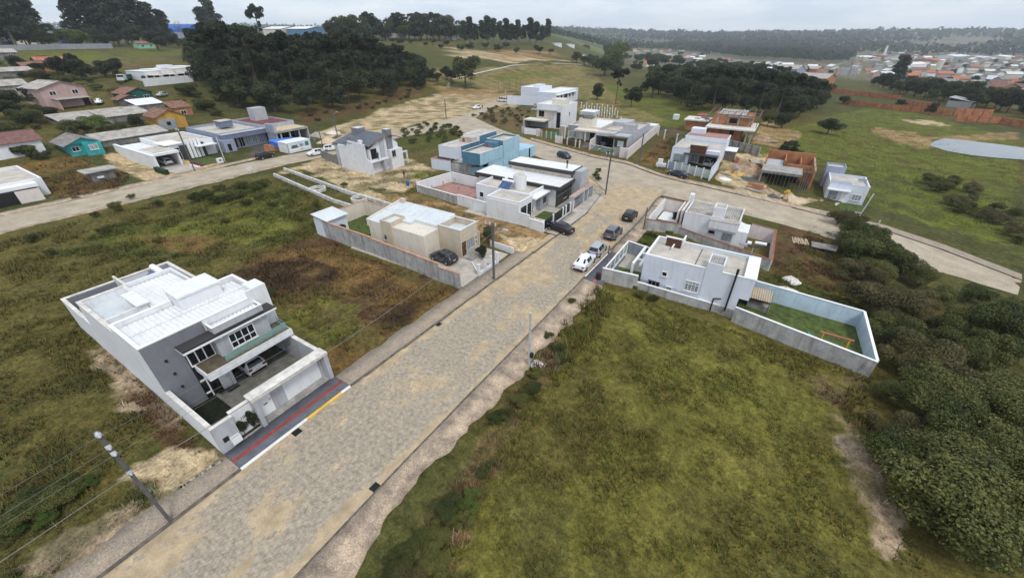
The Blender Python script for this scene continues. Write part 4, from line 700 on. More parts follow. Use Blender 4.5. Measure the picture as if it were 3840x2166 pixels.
# ------------------------------------------------------------------ D: white house with pink yard
Dd = H('white_house', 'white house with ribbed roof and tall tank block behind a rendered wall', 'house', -4, 61)
Dd.vol(-7.85, 60.0, -.6, 66.0, 3.55, W1, .4, .15, None, WC, -2.5); Dd.corr(-7.65, 60.2, -.8, 65.8, 3.28, 3.3, 'y', .3, .05, FIB); Dd.opentank(-4.25, 60.1, -2.75, 62.2, 3.15, 5.0, W1, SLAB, .3)
Dd.b('fascia_box', W1, -4.3, 59.4, 2.2, -.55, 60.0, 3.4); Dd.b('fascia_coping', SLAB, -4.35, 59.35, 3.401, -.5, 60.02, 3.46); Dd.win('-y', 60.0, -4.2, -3.3, 1.15, 1.7, 1, MG, GL); Dd.win('-y', 60.0, -2.3, -1.0, .5, 1.7, 3, STL, GLB); Dd.b('annex', W1, -.6, 61, -2.5, .8, 64.5, 1.9); Dd.b('blue_tank', BLU, .82, 61.6, .5, .9, 62.3, 1.1)
Dd.put('side_columns', PK, MB().box(-8.5, 61, -1, -8.2, 66, 3.4).box(-9.0, 61, -1, -8.75, 66, 3.2)); Dd.b('front_fin', W1, -8.4, 65.2, 2.2, -7.8, 66.2, 4.6)
DW = H('boundary_wall', 'stained grey wall with red tile cap in front of the white house yard', 'wall', -8, 59.5); RC_ = mat('red_tile_cap', (.3, .1, .07), var=.15)
gwall(DW, [(-12.7, 59.0, 1.75), (-8, 60.3, 1.5)], RNDR, cope=RC_); gwall(DW, [(-8, 60.2, 1.0), (4.1, 54.6, 1.5)], RNDR, cope=RC_)
DY = H('boundary_wall', 'pinkish white yard wall with red cap around the rear of the white house', 'wall', 3, 61); gwall(DY, [(.9, 64.6, 2.1), (3.95, 63.8, 2.1), (4.15, 54.6, 1.5)], PK, cope=RC_); DY.b('yard_paving', PINKP, -.6, 56.0, -1.3, 4.0, 64, -.35)
DG_ = H('street_fence', 'white slatted street fence in front of the white house', 'fence', -12.6, 64)
for k in range(7): DG_.b('slat_panel', WF, -12.66, 59.6+k*1.35, -.4, -12.56, 60.75+k*1.35, 1.9); DG_.b('post', WF, -12.72, 60.76+k*1.35, -.4, -12.5, 60.94+k*1.35, 2.1)
DG_.walls([(-12.6, 69), (-8.5, 68.6)], 2.1, PK, .15, cope=RC_); DG_.b('court_paving', W1, -12.3, 64.5, -.8, -8.9, 68.5, .02); DG_.b('court_lawn', LAWN, -12.3, 60.3, -.8, -8.9, 64.4, .05)
# ------------------------------------------------------------------ E: white house with solar heater
E_ = H('white_house', 'white single storey house with solar water heater and round tank tower by the street', 'house', -33, 55)
E_.b('floor', PAV, -41, 50.4, -.4, -26, 60.2, .05)
E_.vol(-41.6, 54.9, -31.0, 60.4, 3.5, W1, .5, .16, SLAB, WF); E_.vol(-36.4, 50.75, -30.3, 54.88, 3.5, W1, .3, .15, SLAB, WF)
E_.put('tank_tower', W1, MB().tube((-34.7, 58.2, 3), (-34.7, 58.2, 5.35), 1.15, n=20)); E_.put('tank_rim', SLAB, MB().tube((-34.7, 58.2, 5.351), (-34.7, 58.2, 5.4), .95, n=20))
E_.put('solar_collector', SOLAR, MB().prism([(-37.1, 54.95), (-35.1, 54.95), (-35.1, 56.5), (-37.1, 56.5)], lambda p: 3.45+.5*(p[1]-54.95), lambda p: 3.55+.5*(p[1]-54.95))); E_.put('boiler_tank', WF, MB().tube((-37.2, 56.7, 4.45), (-35.0, 56.7, 4.45), .24, n=12)); E_.b('header_box', WF, -37.0, 57.0, 3.1, -36.6, 57.4, 4.9)
E_.b('canopy', WF, -31.0, 55.0, 2.75, -29.7, 60.3, 2.95); E_.b('porch_roof', SLAB, -32.2, 50.9, 2.9+.601, -30.35, 54.8, 3.53) if False else None
E_.b('grey_bay', MG, -30.99, 57.5, -.3, -30.2, 60.35, 2.74); E_.win('+x', -30.2, 58.4, 59.5, 1.0, 2.1, 1, BLK, GL); E_.hole('+x', -30.99, 55.2, 56.3, .1, 2.3, GL, 'door'); E_.hole('+x', -30.28, 51.2, 54.5, .1, 2.5); E_.b('garage_jamb', WF, -30.3, 52.9, .05, -30.2, 53.1, 2.6)
E_.win('-y', 54.9, -40.9, -40.0, 1.3, 2.3, 1, WF, GL); E_.win('-y', 54.9, -37.9, -37.5, 1.0, 2.3, 1, WF, GL)
EW = H('boundary_wall', 'white side wall of the house with the round tank tower, along the dirt strip', 'wall', -35, 51.5); EW.walls([(-44.1, 52.7), (-36.4, 51.9)], 1.75, W1, .16, cope=WF); EW.walls([(-36.4, 50.7), (-30.3, 50.7)], 3.2, W1, .12); EW.walls([(-30.25, 50.75), (-28.2, 50.5)], 1.95, W1, .16, cope=WF); EW.walls([(-28.2, 50.4), (-25.5, 50.0)], 1.5, W1, .16, cope=WF)
EW2 = H('boundary_wall', 'half grey half white wall around the pink paved back yard', 'wall', -50, 56); EW2.walls([(-44.1, 52.75), (-54.6, 53.7)], 1.5, RNDR, .16, cope=WF); EW2.walls([(-54.6, 53.7), (-53.4, 62.4), (-41.6, 61.6)], 1.9, W1, .16, cope=WF); EW2.b('yard_paving', PINKP, -53.5, 53.9, -.3, -41.7, 61.5, .06)
EF = H('street_fence', 'black slatted street fence between white posts before the tank tower house', 'fence', -25.7, 55)
for k, yy in enumerate((50.1, 53.3, 56.8, 57.9, 59.6)): EF.b('post', WF, -25.85, yy, -.3, -25.6, yy+.22, 1.75)
for a_, b_ in ((50.35, 53.25), (53.55, 56.75), (57.05, 57.85), (58.15, 59.55)): EF.slats('fence_panel', BLK, (-25.72, a_), (-25.72, b_), .15, 1.6, int((b_-a_)/.14), .1)
EF.walls([(-25.72, 50.2), (-25.72, 59.7)], .15, W1, .16)
EL = H('front_lawn', 'small front lawn with stepping stones behind the black fence', 'lawn', -28, 55); EL.b('turf', LAWN, -29.6, 50.9, -.2, -26, 53.2, .07); EL.b('turf', LAWN, -29.6, 54.4, -.2, -26, 57.8, .07)
for k in range(6): EL.b('stepping_stone', WC, -29.4+k*.62, 53.5, -.1, -28.95+k*.62, 54.2, .09)
# ------------------------------------------------------------------ F: anthracite flat roofs
F_ = H('flat_roof_house', 'house with two stepped white flat roofs and broad anthracite fascias', 'house', -35, 65)
F_.b('wall', W1, -45.0, 60.5, -.4, -28.9, 65.8, 3.15); F_.b('fascia', DG, -45.6, 59.95, 3.15, -27.9, 66.1, 3.72); F_.b('roof', ROOFW, -45.4, 60.15, 3.721, -28.1, 65.9, 3.78)
F_.b('wall', LG, -41.0, 66.1, -.4, -28.6, 69.2, 4.5); F_.b('wall', CR_, -41, 65.6, 3.781, -28.6, 66.09, 4.5); F_.b('fascia', DG, -41.4, 65.1, 4.5, -28.1, 69.5, 5.12); F_.b('roof', ROOFW, -41.2, 65.3, 5.121, -28.3, 69.3, 5.18)
F_.b('side_wall', LG, -28.5, 66.2, -.4, -26.9, 69.4, 5.0); F_.put('flue', BLK, MB().tube((-29.9, 66.6, 5.18), (-29.9, 66.6, 6.1), .1).tube((-29.9, 66.6, 6.1), (-29.9, 66.6, 6.5), .2)); F_.put('downpipe', BLK, MB().tube((-28.55, 65.9, 0), (-28.55, 65.9, 4.5), .07))
F_.b('dark_wall', DG, -28.9, 60.6, -.3, -28.7, 65.7, 3.14); F_.win('+x', -28.7, 63.2, 64.4, .8, 2.2, 1, BRN, GL); F_.b('porch', CT, -28.6, 60.4, -.3, -26.2, 66, .1)
for k in range(2): F_.put('roof_vent', WF, MB().tube((-38+k*3, 65.4, 3.7), (-38+k*3, 65.4, 4.2), .08))
FP = H('street_portal', 'unfinished concrete street portal with two gate openings before the anthracite house', 'portal', -25.7, 64.5)
for yy in (59.95, 64.5, 66.3, 68.7): FP.b('pier', LG, -26.1, yy, -.4, -25.4, yy+.4, 2.3)
FP.b('lintel', LG, -26.15, 59.9, 2.301, -25.35, 69.2, 2.55); FP.b('lintel_cap', mat('pink_raw_mortar', (.48, .33, .25), var=.2), -26.1, 60.0, 2.551, -25.4, 69.1, 2.62); FP.b('gate_wall', W1, -26.0, 60.4, -.4, -25.8, 61.6, 1.5)
FP.slats('gate', STL, (-25.75, 61.7), (-25.75, 64.45), .1, 1.2, 9, .05)
FD = H('driveway', 'pale concrete driveway in front of the concrete portal', 'driveway', -24.6, 64.5); FD.b('slab', PAV, -25.6, 59.9, -.3, -23.1, 69.5, .13)
# ------------------------------------------------------------------ G: pair of blue houses
for nm_, lb_, X0, X1, Yf, zl, m1, m2, m3 in (('blue_house', 'steel blue and light blue two storey house, the nearer of the attached pair', -54.2, -49.6, 67.2, 5.0, BLU, LBL, BLU), ('blue_house', 'white and blue two storey house, the farther of the attached pair', -61.9, -57.0, 68.7, 5.0, WB, BLU, W1)):
    g = H(nm_, lb_, 'house', (X0+X1)/2, 75)
    g.b('wall', LBL if m1 is BLU else LG, X0+.2, Yf+3.2, -.4, X1-.05, 86, 2.6); g.b('upper_floor', m1, X0, Yf, 2.6, X1, Yf+8.6, 4.55); g.b('side_cladding', m2, X1-.02, Yf+(1.8 if m1 is WB else .02), 2.61, X1+.03, Yf+8.55, 5.0)
    p = MB().box(X0, Yf, 4.55, X1, Yf+.16, 5.0).box(X0, Yf+.16, 4.55, X0+.16, Yf+8.6, 5.0).box(X1-.16, Yf+.16, 4.55, X1-.021, Yf+8.6, 5.0); g.put('parapet', m1, p); g.b('roof', SLAB, X0+.17, Yf+.17, 4.551, X1-.17, Yf+8.6, 4.62)
    g.put('coping', WC, MB().box(X0-.03, Yf-.03, 5.001, X1+.06, Yf+.19, 5.05).box(X0-.03, Yf+.19, 5.001, X0+.19, Yf+8.6, 5.05).box(X1-.19, Yf+.19, 5.001, X1+.06, Yf+8.6, 5.05))
    g.b('stair_block', m3 if m1 is BLU else SLAB, X0+.8, Yf+7, 4.63, X1-.9, Yf+8.7, 5.75); g.b('access_door', mat('red_hatch', (.4, .06, .05)), X0+1.3, Yf+6.94, 4.7, X0+1.9, Yf+6.995, 5.45)
    g.vol(X0+.2, Yf+8.7, X1, Yf+15.6, 6.0, m1 if m1 is BLU else W1, .45, .16, SLAB, WC, 2.6); g.b('side_cladding', m2, X1+.002, Yf+8.7, -.3, X1+.05, Yf+15.6, 5.95)
    g.hole('-y', Yf+3.2, X0+1.2, X0+2.2, .3, 2.0, GL, 'window'); g.hole('-y', Yf+3.2, X1-1.6, X1-.4, .1, 2.3, GL, 'door')
    if m1 is BLU: g.b('front_wing', LBL, X0+.3, 82.9, -.3, X1+.06, 90.5, 2.4); g.hole('+x', X1+.06, 87.2, 87.9, .1, 2.2, DK, 'door'); g.slats('rail', WF, (X1-1.5, 83.1), (X1-1.5, 86), 2.4, 3.3, 8)
    else: g.b('barbecue', W1, -58.2, 69.4, -.3, -56.6, 70.8, 2.5); g.b('barbecue_top', TER, -58.0, 69.5, 2.501, -56.9, 70.6, 2.6); g.b('flat_slab', CT, -57.9, 68.4, 2.0, -53.2, 70.4, 2.15)
GW = H('boundary_wall', 'white and raw grey rear wall of the pair of blue houses', 'wall', -58, 68); GW.walls([(-63.3, 67.6), (-58, 67.95)], 2.3, WB, .16, cope=CP_); GW.walls([(-58, 67.95), (-52.6, 68.3)], 1.9, RNDR, .16); GW.walls([(-52.6, 68.3), (-49.8, 70.4)], 1.7, LBL, .16); GW.walls([(-63.3, 67.6), (-62.8, 73)], 2.3, LG, .16, cope=CP_)
# ------------------------------------------------------------------ H: unfinished gable house
Hh = H('gable_house', 'unfinished white two storey gable house with slate blue roof and dark chimney blocks', 'house', -75, 60)
RWP = mat('rough_white_render', (.7, .71, .74), var=.05, sc=1.2, stain=.1)
Hh.b('wall', RWP, -81.5, 57.6, -.4, -71.4, 65.8, 5.0); Hh.put('side_wall', RWP, MB().add([(-79.2, 57.3, -.4), (-70.4, 57.0, -.4), (-70.4, 57.0, 2.6), (-71.9, 57.05, 3.2), (-71.9, 57.05, 6.1), (-77.3, 57.25, 6.3), (-79.2, 57.3, 3.4), (-79.2, 57.55, -.4), (-70.4, 57.2, -.4), (-70.4, 57.2, 2.6), (-71.9, 57.25, 3.2), (-71.9, 57.25, 6.1), (-77.3, 57.45, 6.3), (-79.2, 57.55, 3.4)], [(0,1,2,3,4,5,6), (13,12,11,10,9,8,7), (1,8,9,2), (2,9,10,3), (3,10,11,4), (4,11,12,5), (5,12,13,6), (0,6,13,7)]))
Hh.put('gable', RWP, MB().add([(-71.4, 57.6, 5), (-71.4, 65.8, 5), (-71.4, 63.6, 7.0), (-71.4, 61.8, 7.0), (-71.6, 57.6, 5), (-71.6, 65.8, 5), (-71.6, 63.6, 7.0), (-71.6, 61.8, 7.0)], [(0,1,2,3), (7,6,5,4), (0,3,7,4), (1,5,6,2)]))
Hh.put('roof', SLATE, MB().prism([(-78.8, 57.2), (-70.9, 57.2), (-70.9, 62.7), (-78.8, 62.7)], lambda p: 5.75+.29*(p[1]-57.2), lambda p: 5.87+.29*(p[1]-57.2))); Hh.put('roof', SLATE, MB().prism([(-78.8, 62.71), (-70.9, 62.71), (-70.9, 67.4), (-78.8, 67.4)], lambda p: 7.34-.32*(p[1]-62.7), lambda p: 7.46-.32*(p[1]-62.7))); Hh.put('roof', SLATE, MB().prism([(-83.8, 58.0), (-78.85, 58.0), (-78.85, 64), (-83.8, 64)], lambda p: 4.9+.22*(p[1]-58), lambda p: 5.02+.22*(p[1]-58)))
Hh.put('rafter', WOOD, MB().bar((-70.85, 57.1, 5.72), (-70.85, 62.7, 7.33), .12, .16)); Hh.put('rafter', WOOD, MB().bar((-70.85, 62.7, 7.33), (-70.85, 67.5, 5.8), .12, .16))
Hh.b('chimney_block', GP, -80.4, 61.2, 4.8, -78.3, 63.2, 8.0); Hh.b('block_lid', ROOFG, -80.3, 61.3, 8.001, -78.4, 63.1, 8.06); Hh.b('chimney_block', GP, -79.4, 58.9, 4.8, -78.86, 61.1, 6.6); Hh.b('chimney_block', GP, -73.3, 63.6, 6.2, -71.9, 65.0, 8.0); Hh.b('block_lid', ROOFG, -73.2, 63.7, 8.001, -72.0, 64.9, 8.06); Hh.b('vent_box', WF, -74.4, 57.6, 5.8, -73.6, 58.2, 6.6)
Hh.b('grey_panel', LG, -71.39, 60.6, -.3, -71.2, 61.8, 6.6); Hh.b('dark_panel', GP, -71.39, 62.6, 4.2, -71.22, 64.2, 6.75); Hh.b('bay', RWP, -71.4, 62.4, -.3, -70.2, 65.9, 4.1); Hh.win('+x', -70.2, 62.7, 63.8, 2.6, 4.0, 2, MG, GL); Hh.hole('+x', -71.38, 58.0, 59.6, 2.9, 5.0, DK, 'door'); Hh.b('balcony', RWP, -71.38, 57.2, 2.5, -70.3, 61.9, 2.75); Hh.b('pillar', LG, -71.1, 60.4, -.3, -70.4, 61.2, 2.49)
Hh.put('side_frame', RWP, MB().box(-71.5, 66.0, -.3, -71.2, 66.3, 2.6).box(-71.5, 68.0, -.3, -71.2, 68.3, 2.6).box(-71.5, 66.0, 2.6, -71.2, 68.3, 2.9)); Hh.b('porch_wall', LG, -83.4, 58.2, -.3, -81.6, 63.5, 4.7)
HW = H('boundary_wall', 'raw grey block wall leading from the gable house to the back street', 'wall', -87, 59.3); HW.walls([(-79.4, 57.7), (-86, 58.9), (-92.6, 60.4)], 1.9, CTD, .16)
# ------------------------------------------------------------------ I: walled planted strip
IS = H('walled_garden_strip', 'long white walled strip garden with two round planters running across the lots', 'garden wall', -74, 51)
def pxwall(h, pts, hgt_, m, th=.2, cope=None, name='wall_panel'):
    Q = [pix(*p) for p in pts]; sc = h.root.scale[0]; lo_ = h.root.location
    for (xa, ya, za), (xb, yb, zb) in zip(Q[:-1], Q[1:]):
        L = math.hypot(xb-xa, yb-ya); nx_, ny_ = -(yb-ya)/L*th/2, (xb-xa)/L*th/2; k = max(1, int(L/5))
        for i in range(k):
            P = [((xa+(xb-xa)*t+nx_*w, ya+(yb-ya)*t+ny_*w, za+(zb-za)*t+dz_)) for dz_ in (-.5, hgt_) for t, w in ((i/k, 1), ((i+1)/k, 1), ((i+1)/k, -1), (i/k, -1))]
            MB().add([((x-lo_.x)/sc, (y-lo_.y)/sc, (z-lo_.z)/sc) for x, y, z in P], [(3,2,1,0),(4,5,6,7),(0,1,5,4),(1,2,6,5),(2,3,7,6),(3,0,4,7)]).build(name, m, h.root)
WW = mat('weathered_white_wall', (.66, .65, .62), var=.16, stain=.35, sc=1.5)
pxwall(IS, [(716, 428), (880, 488), (1042, 536)], .55, WW, .35); pxwall(IS, [(690, 442), (840, 508), (905, 528)], .55, WW, .3)
for px_ in ((800, 478), (905, 503)):
    x, y, z = pix(*px_); sc = IS.root.scale[0]; lo_ = IS.root.location; q = MB()
    for k in range(20):
        a0, a1 = 2*math.pi*k/20, 2*math.pi*(k+1)/20; q.prism([(math.cos(a)*r_, math.sin(a)*r_) for a, r_ in ((a0, 1.5), (a1, 1.5), (a1, 1.28), (a0, 1.28))], -.3, .5)
    q.v = [((vx+x-lo_.x)/sc, (vy+y-lo_.y)/sc, (vz+z-lo_.z)/sc) for vx, vy, vz in q.v]; q.build('round_planter', WW, IS.root)
# ------------------------------------------------------------------ J row beyond the crossing
J1 = H('long_white_house', 'long plain white two level building at the end of the row, beside the sports field', 'house', -90, 172)
J1.vol(-93, 169.3, -83.8, 193, 5.0, WB, .35, .25, ROOFW, WF); J1.vol(-102.5, 172, -93.1, 184, 6.3, WB, .3, .25, ROOFW, WF); J1.opentank(-98.5, 176, -95, 181, 5.8, 7.1, WB, ROOFW, .3)
for k, (a_, b_) in enumerate(((171, 172.5), (174.5, 176), (178, 181.5), (183, 184.6), (186.5, 188))): J1.win('+x', -83.8, a_, b_, 2.2, 3.8, 1, WF, GL)
J1.b('canopy', WF, -83.79, 170, 4.0, -82.9, 190, 4.15); J1.walls([(-104, 163.2), (-84.5, 167.5)], 3.5, WB, .2); J1.walls([(-84.5, 167.5), (-83.9, 169.2)], 3.5, WB, .2)
J2 = H('two_storey_house', 'white two storey house with balcony garage and tall dark stair window', 'house', -64, 125)
J2.vol(-67.8, 124, -58.6, 135.2, 6.9, W1, .5, .2, ROOFW, WF); J2.opentank(-64, 127, -59.5, 131, 6.5, 8.3, CR_, ROOFW, .3); J2.b('ledge', LG, -69.3, 122.9, 5.2, -60.4, 123.98, 5.5); J2.b('pink_panel', PK, -67.7, 123.9, 2.8, -61.4, 123.99, 5.19); J2.win('-y', 123.9, -66.9, -65.0, 3.2, 5.0, 2, BRN, GL); J2.b('stair_window', GL, -60.5, 123.93, .3, -59.2, 123.985, 4.9)
J2.put('garage_roof', CR_, MB().box(-70.2, 119.8, 2.35, -62.9, 123.88, 2.75)); J2.b('garage_back', MG, -69.9, 123.4, -.2, -63.2, 123.88, 2.34); J2.b('garage_side', MG, -70.1, 120, -.2, -69.9, 123.4, 2.34); J2.door('-y', 123.38, -63.0, -62.0, .1, 2.2); J2.win('+x', -58.6, 129, 129.8, 3.4, 4.6, 1, WF, GL); J2.put('ac_unit', MG, MB().box(-68.5, 123.2, 6.0, -67.9, 123.9, 7.0))
J2F = H('street_fence', 'white gate and open posts before the green lawn of the two storey house', 'fence', -59, 110); J2F.b('gate', WF, -65.2, 111.7, -.2, -60.6, 111.8, 1.75); J2F.b('pier', LG, -66.3, 111.9, -.2, -65.3, 112.3, 1.9); J2F.b('pier', PK, -60.5, 110.6, -.2, -59.2, 110.9, 2.1)
for k in range(4): J2F.b('post', LG, -58.6+k*1.9, 110.1-k*.6, -.2, -58.3+k*1.9, 110.4-k*.6, 2.0)
J2F.b('lawn', LAWNG, -58.5, 111.2, -.3, -52.5, 119, .06)
for k in range(6): J2F.b('stair_tread', mat('green_steps', (.03, .16, .1)), -58.2+k*.25, 112+k*1, .061, -56.8+k*.25, 112.5+k*1, .12+k*.05)
J3 = H('cream_house', 'cream single storey house with a tall boxy tower and brown gate', 'house', -46, 110)
J3.vol(-51.5, 113.5, -41.6, 129, 3.6, CR_, .45, .2, ROOFW, CR_); J3.b('porch_roof', CR_, -48.3, 110.6, 2.75, -41.4, 113.48, 3.15); J3.opentank(-48.4, 113.7, -44.4, 117.5, 2.8, 5.6, CR_, DG, .3) ; J3.b('tower', CR_, -48.2, 116.6, 3.2, -45.4, 119.5, 6.2); J3.b('tower_cap', LG, -49.3, 115.8, 6.2, -44.8, 120.2, 7.1); J3.b('tower_lid', ROOFW, -49.2, 115.9, 7.101, -44.9, 120.1, 7.16); J3.b('facade', MG, -51.5, 113.38, 2.2, -48.4, 113.49, 3.6); J3.win('-y', 113.4, -51, -48.7, .3, 2.1, 2, WF, GLB); J3.door('-y', 113.4, -47.7, -46.6, .1, 2.2); J3.b('post', W1, -45.1, 110.8, 0, -44.8, 111.1, 2.74); J3.hole('-y', 113.49, -44.6, -41.8, .1, 2.6)
J3.put('stripe_wall', PK, MB().box(-53.2, 111.5, -.2, -51.6, 112.2, 3.4)); 
for k in range(3): J3.b('stripe', TERD, -53.0+k*.5, 111.45, .1, -52.8+k*.5, 111.49, 3.35)
J3F = H('street_fence', 'pinkish white posts with brown mesh panels and dark gate before the cream house', 'fence', -46, 104); fx = [(-51.5, 105.6), (-49.3, 105.2), (-47.5, 104.8), (-44.6, 103.8), (-43.2, 103.3), (-40, 102.5)]
for (xa, ya) in fx: J3F.b('post', PK, xa-.15, ya-.15, -.2, xa+.15, ya+.15, 2.0)
J3F.b('pier', PK, -51.5, 105.25, -.2, -49.4, 105.5, 1.9)
MESHP = mat('brown_mesh_panel', (.09, .075, .05), var=.15)
for (xa, ya), (xb, yb) in list(zip(fx[1:-2], fx[2:-1])): J3F.put('mesh_panel', MESHP, MB().bar((xa+.2, ya-.03, .8), (xb-.2, yb, .8), .04, 1.3))
J3F.slats('gate', MESHP, (-43, 103.25), (-40.2, 102.55), .1, 1.9, 10, .1); J3F.put('ramp', mat('striped_ramp', (.25, .19, .16), var=.3, sc=2), MB().prism([(-43, 103.5), (-40.2, 102.8), (-41.6, 110.5), (-44.6, 110.6)], -.2, .08))
J4 = H('grey_house', 'light grey house with dark carport and brown framed white window panel', 'house', -36, 106)
J4.vol(-40.3, 110.5, -31.4, 126, 3.9, LG, .4, .2, SLAB, LG); J4.b('carport_roof', LG, -40.4, 106.6, 3.0, -35.4, 110.49, 3.75); J4.b('roof_slab', SLAB, -40.2, 106.8, 3.751, -35.6, 110.48, 3.8); J4.hole('-y', 110.5, -40.0, -35.6, .1, 2.95); J4.b('carport_side', LG, -40.5, 106.4, -.2, -40.2, 110.48, 3.0); J4.b('front_room', LG, -35.2, 106.5, -.2, -31.5, 110.48, 3.5); J4.b('brown_panel', MESHP, -34.8, 106.38, .3, -31.7, 106.49, 2.9); J4.win('-y', 106.38, -34.0, -32.4, 1.0, 2.4, 1, WF, mat('white_shutter', (.7, .74, .78))); J4.b('canopy', MESHP, -36.4, 105.6, 2.95, -31.4, 106.36, 3.3); J4.opentank(-35.2, 113, -32, 116, 3.5, 5.3, LG, SLAB, .25); J4.b('tank_front', LG, -40.2, 119, 3.5, -36, 125.9, 4.6)
J4F = H('street_fence', 'white framed glass gates and pale side wall of the grey house', 'fence', -34, 101); J4F.walls([(-40, 102.6), (-40.3, 107)], 2.6, PK, .2); J4F.put('gate', GLS, MB().bar((-39.6, 102.3, .9), (-37.1, 101.9, .9), .05, 1.3)); J4F.put('gate', GLS, MB().bar((-36.8, 101.8, .9), (-33.6, 100.7, .9), .05, 1.3)); J4F.put('gate_frame', WF, MB().bar((-39.8, 102.35, 1.6), (-33.3, 100.6, 1.6), .1).bar((-37, 101.85, .8), (-37, 101.85, .9), .12, 1.6))
J4F.b('pier', PK, -31.0, 99.5, -.2, -28.9, 99.9, 2.3); J4F.b('pedestrian_gate', mat('grey_green_panel', (.3, .33, .3)), -32.8, 100.1, 0, -31.1, 100.2, 2.1); J4F.walls([(-28.8, 98.9), (-31.2, 136)], 2.4, PK, .2); J4F.walls([(-31.2, 136), (-39.5, 134)], 2.2, PK, .2); J4F.b('store_room', W1, -35, 132, -.2, -31.4, 135.8, 2.4); J4F.b('yard_lawn', LAWN, -39, 126.5, -.3, -31.5, 132, .06)
# ------------------------------------------------------------------ K
K_ = H('blue_grey_house', 'pale blue grey house with brown tank box and dark carport canopy', 'house', -14, 101)
K_.vol(-19.2, 101.2, -15.3, 112, 3.5, BLG if False else LBL if False else WB, .4, .2, SLAB, LG, -1.5); K_.vol(-15.3, 103.6, -9.2, 112, 3.4, WB, .4, .2, SLAB, LG, -1.5); K_.b('tank_box', BRN, -15.5, 101.5, 2.6, -12.1, 103.7, 4.4); K_.b('tank_lid', SLAB, -15.6, 101.4, 4.401, -12.0, 104.4, 4.5); K_.b('solar_collector', MG, -14.8, 104.6, 3.4, -12.2, 106.6, 3.6); K_.b('canopy', DG, -16.4, 100.4, 2.45, -9.4, 103.58, 2.65); K_.b('fascia', WB, -12.0, 101.9, 2.66, -9.2, 103.58, 3.4)
K_.win('-y', 101.2, -18.6, -15.9, .2, 2.2, 2, LG, GLB); K_.win('-y', 103.58, -15.2, -13.4, .2, 2.1, 2, WF, GLB); K_.b('door', BRN, -13.3, 103.5, .1, -12.2, 103.57, 2.2); K_.hole('-y', 103.6, -12.1, -9.5, .1, 2.3); K_.b('rear_block', WB, -18.6, 112.02, -.5, -9.1, 118, 4.4); K_.b('rear_roof', PINKP, -18.4, 112.2, 4.401, -9.3, 117.8, 4.46); K_.b('rear_tank', WB, -18.2, 115, 4.47, -15, 117.8, 5.6); K_.hole('-y', 112.0, -12.6, -9.4, 1.7, 3.0)
KF = H('street_fence', 'blue grey fence with frosted panels and white garage gate before the blue grey house', 'fence', -13.5, 94)
kp = [(-18.3+9.3*k/6, 95.3-3*k/6) for k in range(7)]
for k, (xa, ya) in enumerate(kp): KF.b('post', WB, xa-.12, ya-.12, -.4, xa+.12, ya+.12, 1.95)
for k in range(6): KF.put('panel', mat('frosted_panel', (.5, .54, .52), rough=.3) if k not in (0,) else BLG, MB().bar((kp[k][0]+.15, kp[k][1]-.05, .85), (kp[k+1][0]-.15, kp[k+1][1]+.05, .85), .06, 1.7))
KF.walls([(-9, 92.4), (-8.8, 103)], 2.2, WB, .18, cope=LG); KF.b('meter_cabinet', W1, -20.9, 95.2, -.3, -18.8, 95.9, 1.0); KF.b('gas_box', WF, -20.6, 95.3, 1.001, -19.6, 95.8, 1.9)
# ------------------------------------------------------------------ L: brick house under construction
L_ = H('brick_building', 'two storey hollow brick house under construction with ragged timber roof', 'building site', -11, 136)
L_.b('wall', BRICK, -16.8, 136.2, -.8, -8.0, 146, 2.95); L_.b('floor_slab', WC, -17.6, 133.6, 2.95, -4.8, 147, 3.3); L_.b('wall', BRICK, -16.8, 139, 3.3, -6.4, 149, 5.85)
for xx in (-15.4, -12.6, -9.8, -7.0): L_.b('column', CT, xx-.2, 138.9, 3.3, xx+.2, 138.98, 5.85)
for xx in (-6.6, -5.4): L_.put('column', CT, MB().box(xx-.2, 134.2, -.8, xx+.2, 134.6, 2.94))
L_.hole('-y', 138.98, -12.2, -10.2, 3.9, 5.2, BRICK2 if False else DK, 'window'); L_.hole('-y', 136.2, -11.2, -10.0, 1.2, 2.4, DK, 'window'); L_.hole('+x', -8.0, 136.6, 140, .1, 2.4, DK, 'doorway')
L_.corr(-15.8, 141, -8.5, 148.5, 5.9, 6.4, 'y', .7, .1, FIB); L_.b('canopy_slab', FIBD, -12.4, 137.6, 5.7, -6.3, 139.5, 5.9)
for k in range(9): L_.put('rafter', WOODD, MB().bar((-18.2+k*1.65, 137.8, 5.95), (-18.2+k*1.65, 152, 6.3), .16, .2))
for yy in (138, 145, 151.8): L_.put('purlin', WOODD, MB().bar((-18.4, yy, 6.15), (-4.9, yy, 6.15), .18, .2))
for xx, yy in ((-18.2, 138), (-18.2, 151.5), (-5.0, 138), (-5.0, 151.5)): L_.put('prop', WOODD, MB().bar((xx, yy, -.5), (xx, yy, 6.1), .16))
LA = H('brick_annex', 'low brick annex with cluttered white slab roof beside the brick construction', 'building site', -22, 145); LA.b('wall', BRICK, -25.2, 145, -.6, -18.7, 151, 2.75); LA.b('roof_slab', WC, -25.7, 144.5, 2.75, -18.4, 152, 3.1); LA.b('red_roof', mat('red_sheet', (.33, .09, .07), var=.15), -23.6, 152.5, 2.0, -20, 157, 3.4)
for k, (xx, yy) in enumerate(((-23, 147), (-21.5, 149), (-20, 146.5))): LA.b('roof_clutter', FIBD, xx, yy, 3.101, xx+1.4, yy+1, 3.3+.2*k)
LR = H('retaining_wall', 'grey retaining wall with timber shoring behind the earth heap', 'wall', -5, 122); LR.walls([(-9.3, 124.6), (-1.8, 119.6)], 2.0, CT, .25)
for k in range(5): LR.put('shore', WOODD, MB().bar((-8.8+k*1.6, 124-k*1.05, -.3), (-8.8+k*1.6, 124-k*1.05, 2.6), .16))
